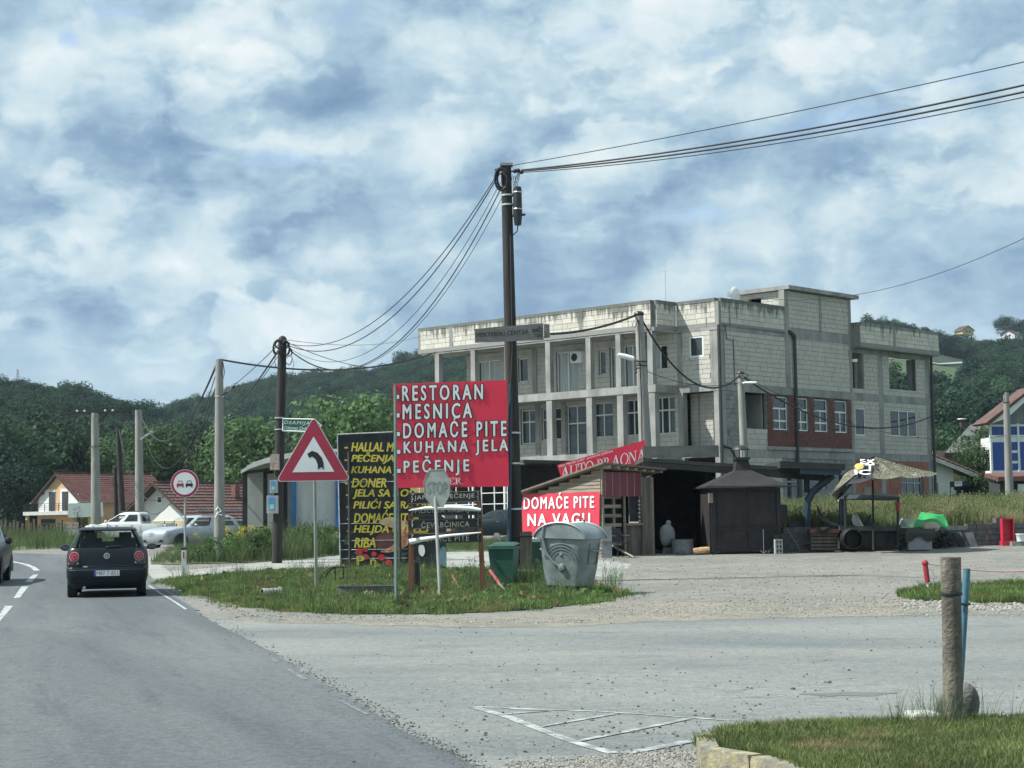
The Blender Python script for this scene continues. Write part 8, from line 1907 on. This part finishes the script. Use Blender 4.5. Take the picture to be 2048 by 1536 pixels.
for x_ in np.arange(-4.5, 3.8, 1.3): MB().box(x_, x_+.05, -1.47, -1.41, 2.75, 3.62).build('railing_post', m_trim, h1)
MB().box(1.5, 2.1, 5.8, 6.4, 5.2, 6.5).build('chimney', m_dwn, h1)
MB().box(-4.4, -4.1, -1.3, -1.0, -.5, 2.35).build('column', m_peach, h1)
h2 = gable_house('low white house with a small gable window and brown tiled roof, behind the pickup', 347, 1085, 139, R(-38), 7.2, 14., 2.0, 4.35, m_render, m_tileb, .9, 12, 34, z=.55)
h2.location = (P(322, 1085, 139).x, 139, .5)
hbox(h2, 'cream_band', m_cream, -3.55, 3.55, -.5, 1.35); w_ = hbox(h2, 'window', m_white, -.45, .2, 2.75, 3.35, -.08, 0); hbox(w_.parent, 'pane', m_dark, -.3, .1, 2.85, 3.25, -.1, -.08)
MB().box(1.6, 2.1, 6, 6.5, 3.2, 4.2).build('chimney', m_redbrick, h2); MB().box(3.61, 3.66, .5, 13.5, -.5, 2.2).build('side_wall', MT['pale_grey_sheet'], h2)
# house gable behind the black billboard
h3 = gable_house('dark wooden gable roof peeping above the black billboard', 795, 900, 120, R(-50), 7, 9, 3.2, 6.0, m_brn, m_tileb, .8, 10, 20, z=.6)
h3.location = (P(812, 1000, 120).x+.8, 122, 1.0)
# white house with red roof on the right: roof slopes down to the right
YR = 112; zR = zf(30, YR); o_ = P(1868, 1005, YR)
h4 = thing('house', 'small white house with a long red tiled roof and brick chimney', 'house', (o_.x, YR, zR), R(12))
kR = FPX/YR; X4 = lambda px: (px-1868)/kR; Z4 = lambda px, py: P(px, py, YR).z-zR
mb = MB(); mb.prism([(X4(1840), 0, -.5), (X4(1912), 0, -.5), (X4(1912), 0, Z4(1912, 940)), (X4(1868), 0, Z4(1868, 921)), (X4(1840), 0, Z4(1840, 905))], (0, 6, 0)); mb.build('wall', m_render, h4)
MB().box(X4(1912), X4(2000), 1.8, 6, -.5, Z4(1960, 965)).build('porch_wall', m_dark, h4)
a, b_, c, d = (X4(1842), -.6, Z4(1842, 906)), (X4(1999), -.6, Z4(1999, 964)), (X4(2006), 5.5, Z4(2006, 940)), (X4(1842), 5.5, Z4(1842, 862))
mb = MB(); mb.add([a, b_, c, d]+[(x, y, zz-.15) for x, y, zz in (a, b_, c, d)], [(0,1,2,3),(7,6,5,4),(0,4,5,1),(1,5,6,2),(2,6,7,3),(3,7,4,0)]); rf = mb.build('roof', m_dwn, h4); tiles(b_, c, d, a, 15, 16, m_tile, rf)
MB().add([a, b_, (b_[0], b_[1]-.05, b_[2]-.3), (a[0], a[1]-.05, a[2]-.3)], [(0, 1, 2, 3)]).build('fascia', mat('fascia_paint', (.45, .42, .38), .8), h4)
MB().box(X4(1870), X4(1889), 2.0, 2.7, Z4(1880, 912), Z4(1880, 891)).build('chimney', m_redbrick, h4); MB().box(X4(1868), X4(1891), 1.9, 2.8, Z4(1880, 891), Z4(1880, 889)).build('chimney_cap', m_zroof, h4)
MB().box(X4(1869), X4(1878), -.05, 0, 0, Z4(1873, 966)).build('door', MT['grey_sheet'], h4); MB().box(X4(1912), X4(1935), .2, .3, -.3, Z4(1920, 980)).build('porch_column', m_render, h4); MB().box(X4(1920), X4(1930), .12, .2, .5, 1.3).build('window', m_dark, h4)
for i in range(3): MB().box(X4(1925)+i*.8, X4(1937)+i*.8, -1.5, -1.2, -.2, .35).build('white_block', m_render, h4)
t = thing('sign_board', 'small dark and white name board on thin posts before the small white house', 'sign', P(1918, 1000, 104)); q = Quad((1900, 974), (1938, 971), (1900, 963), 104)
mb = MB(); q.slab(mb, [(1900, 975), (1938, 971), (1938, 962), (1900, 963)], 0, .05); mb.build('panel', m_black, t, world=True); mb = MB(); q.slab(mb, [(1909, 973), (1924, 972), (1924, 962.5), (1909, 963)], .03, .02); mb.build('white_plate', m_swht, t, world=True)
text(q, 'OGLAS', (1911, 967.5, 1922, 964.5), m_blk, t, off=.045); [MB().tube([P(px, 1003, 104), P(px, 964, 104)], .03, 5).build('post', m_black, t, world=True) for px in (1901,)]
# blue and white house
YH = 124; zH = zf(36, YH); o_ = P(1986, 1000, YH); h5 = thing('house', 'tall house with white framed blue balcony panels and a brown gable roof', 'house', (o_.x, YH, zH), R(4)); kH = FPX/YH
X5 = lambda px: (px-1986)/kH; Z5 = lambda py: P(2010, py, YH).z-zH
m_bp = mat('blue_panel', (.01, .06, .30), .35, var=.1); W5 = X5(2180)
MB().box(X5(2014), W5, 1.2, 5, -1, Z5(870)).build('wall', m_render, h5)
MB().box(X5(1984), W5, .0, 1.2, Z5(884), Z5(874)).build('balcony_beam', m_white, h5); MB().box(X5(1984), W5, .0, 1.2, Z5(950), Z5(941)).build('floor_beam', m_white, h5)
MB().box(X5(1984), W5, -.05, .1, Z5(853), Z5(849)).build('top_rail', m_white, h5); MB().box(X5(1984), W5, -.05, .1, Z5(873), Z5(870)).build('low_rail', m_white, h5)
for px in (1984, 2040, 2096, 2150): MB().box(X5(px), X5(px+4), -.08, .15, Z5(950), Z5(847)).build('white_post', m_white, h5)
for a, c_ in ((1988, 2040), (2044, 2096), (2100, 2150)): MB().box(X5(a), X5(c_), .02, .06, Z5(870), Z5(853)).build('blue_panel', m_bp, h5)
for a, c_, e, f in ((1988, 2014, 941, 884), (2018, 2040, 941, 927), (2018, 2040, 922, 906), (2018, 2040, 901, 884), (2044, 2096, 941, 884), (2100, 2150, 941, 884)): MB().box(X5(a), X5(c_), .02, .08, Z5(e), Z5(f)).build('blue_panel', m_bp, h5)
for a, c_, e, f in ((2014, 2018, 941, 884), (2018, 2040, 927, 922), (2018, 2040, 906, 901)): MB().box(X5(a), X5(c_), -.02, .1, Z5(e), Z5(f)).build('white_bar', m_white, h5)
a, b_ = (X5(1965), Z5(847)), (X5(2065), Z5(775)); mb = MB(); mb.prism([(a[0], -1.2, a[1]), (b_[0], -1.2, b_[1]), (b_[0], -1.2, b_[1]-.2), (a[0]+.3, -1.2, a[1]-.12)], (0, 3, 0)); mb.build('roof', m_tileb, h5)
mb = MB(); mb.prism([(b_[0], -1.2, b_[1]), (X5(2165), -1.2, Z5(847)), (X5(2160), -1.2, Z5(847)-.12), (b_[0], -1.2, b_[1]-.2)], (0, 3, 0)); mb.build('roof', m_tileb, h5)
mb = MB(); mb.prism([(X5(1988), .8, Z5(849)), (b_[0], .8, b_[1]-.5), (X5(2145), .8, Z5(849))], (0, .2, 0)); mb.build('gable', MT['pale_grey_sheet'], h5)
mb = MB(); mb.prism([(X5(1975), -1.1, Z5(846)), (X5(2062), -1.1, Z5(784)), (X5(2062), -1.1, Z5(793)), (X5(2010), -1.1, Z5(838)), (X5(1975), -1.1, Z5(849))], (0, .15, 0)); mb.build('barge_board', m_white, h5)
MB().tube([(X5(1957), 3, Z5(850)), (X5(1957), 3, Z5(834))], .18, 12).build('round_chimney', m_dwn, h5); MB().lathe([(.001, .08), (.33, .06), (.35, .0)], (X5(1957), 3, Z5(833)), 14).build('chimney_cap', m_zroof, h5)
mb = MB(); pts = [P(1890, 905, 131), P(1995, 905, 131), P(1975, 840, 138), P(1940, 850, 138)]; gr_ = thing('house', 'grey old roof showing between the light green garden trees', 'house', P(1940, 905, 131)); mb.prism(pts, (0, .3, -.3)); mb.build('roof', mat('old_grey_roof', (.10, .105, .10), .9, var=.3, scale=1.5), gr_, world=True); MB().box(-2.5, 1.5, .5, 6, -3, .2).build('wall', m_brn, gr_)
t = thing('shed', 'low maroon roofed shed behind the right utility pole', 'shed', P(2020, 990, 106)); tt = t
mb = MB(); mb.prism([P(*p, 106) for p in ((1996, 962), (2100, 962), (2100, 950), (1996, 954))], (0, 3, .3)); mb.build('roof', m_tile, t, world=True); mb = MB(); mb.prism([P(*p, 106.3) for p in ((2000, 1000), (2100, 1000), (2100, 962), (2000, 962))], (0, 2.5, 0)); mb.build('wall', m_dark, t, world=True)
mb = MB(); mb.prism([P(*p, 106.1) for p in ((2036, 998), (2060, 998), (2060, 968), (2036, 968))], (0, .1, 0)); mb.build('panel', m_render, t, world=True)
# hilltop houses
for px, py, Yh, w_, wl_, rf_, lb in ((1936, 657, 830, 6.5, mat('ochre_wall', (.52, .42, .20), .9), m_tileb, 'small ochre house on the hilltop skyline above the meadow'), (2016, 665, 830, 6.5, m_render, m_tile, 'white hilltop house with a red roof in front of a dark tree')):
    c = P(px, py, Yh); h = gable_house(lb, px, py, Yh, R(25 if px < 2000 else -40), w_, 6, 2.0, 3.9, wl_, rf_, .5, 5, 8, z=c.z-2.6)
    hbox(h, 'window', m_dark, -1.4, -.5, .7, 1.6); hbox(h, 'window', m_dark, .5, 1.3, .7, 1.6)
# picket fence on the left
fe = thing('picket_fence', 'dark wooden post fence along the road in front of the balcony house', 'fence', P(80, 1092, 150)); r = random.Random(6)
for i in range(26):
    px = -30+i*8.2+r.uniform(-1, 1); b0 = P(px, 1100, 150); b0.z = hgt(b0.x, 150)-.1; h_ = r.uniform(1.2, 1.55) if px > 70 else r.uniform(1.3, 2.0)
    MB().box(-.09, .09, -.06, .06, 0, h_).build('post', m_wood, fe); fe.children[-1].location = b0-Vector(fe.location)
for z_ in (.5, .9, 1.25): a = P(75, 1090, 150); c_ = P(128, 1090, 150); MB().box(a.x-fe.location.x, c_.x-fe.location.x, .0, .04, z_, z_+.05).build('rail', m_wood, fe); fe.children[-1].location.z = .55-fe.location.z
# vertical dark columns of cypress like hedge behind the fence

hz_ = MB().box(-1500, 1500, -60, 1700, -3, 190).build('haze', None, kind='stuff')
hm = bpy.data.materials.new('haze_air'); hm.use_nodes = True; hm.node_tree.nodes.clear(); hb2 = NB(hm.node_tree); vp = hb2.n('ShaderNodeVolumePrincipled'); vp.inputs['Color'].default_value = (.70, .84, 1, 1); vp.inputs['Density'].default_value = .00010; vp.inputs['Anisotropy'].default_value = .2
ho = hb2.n('ShaderNodeOutputMaterial'); hm.node_tree.links.new(vp.outputs[0], ho.inputs['Volume']); hz_.data.materials.clear(); hz_.data.materials.append(hm)
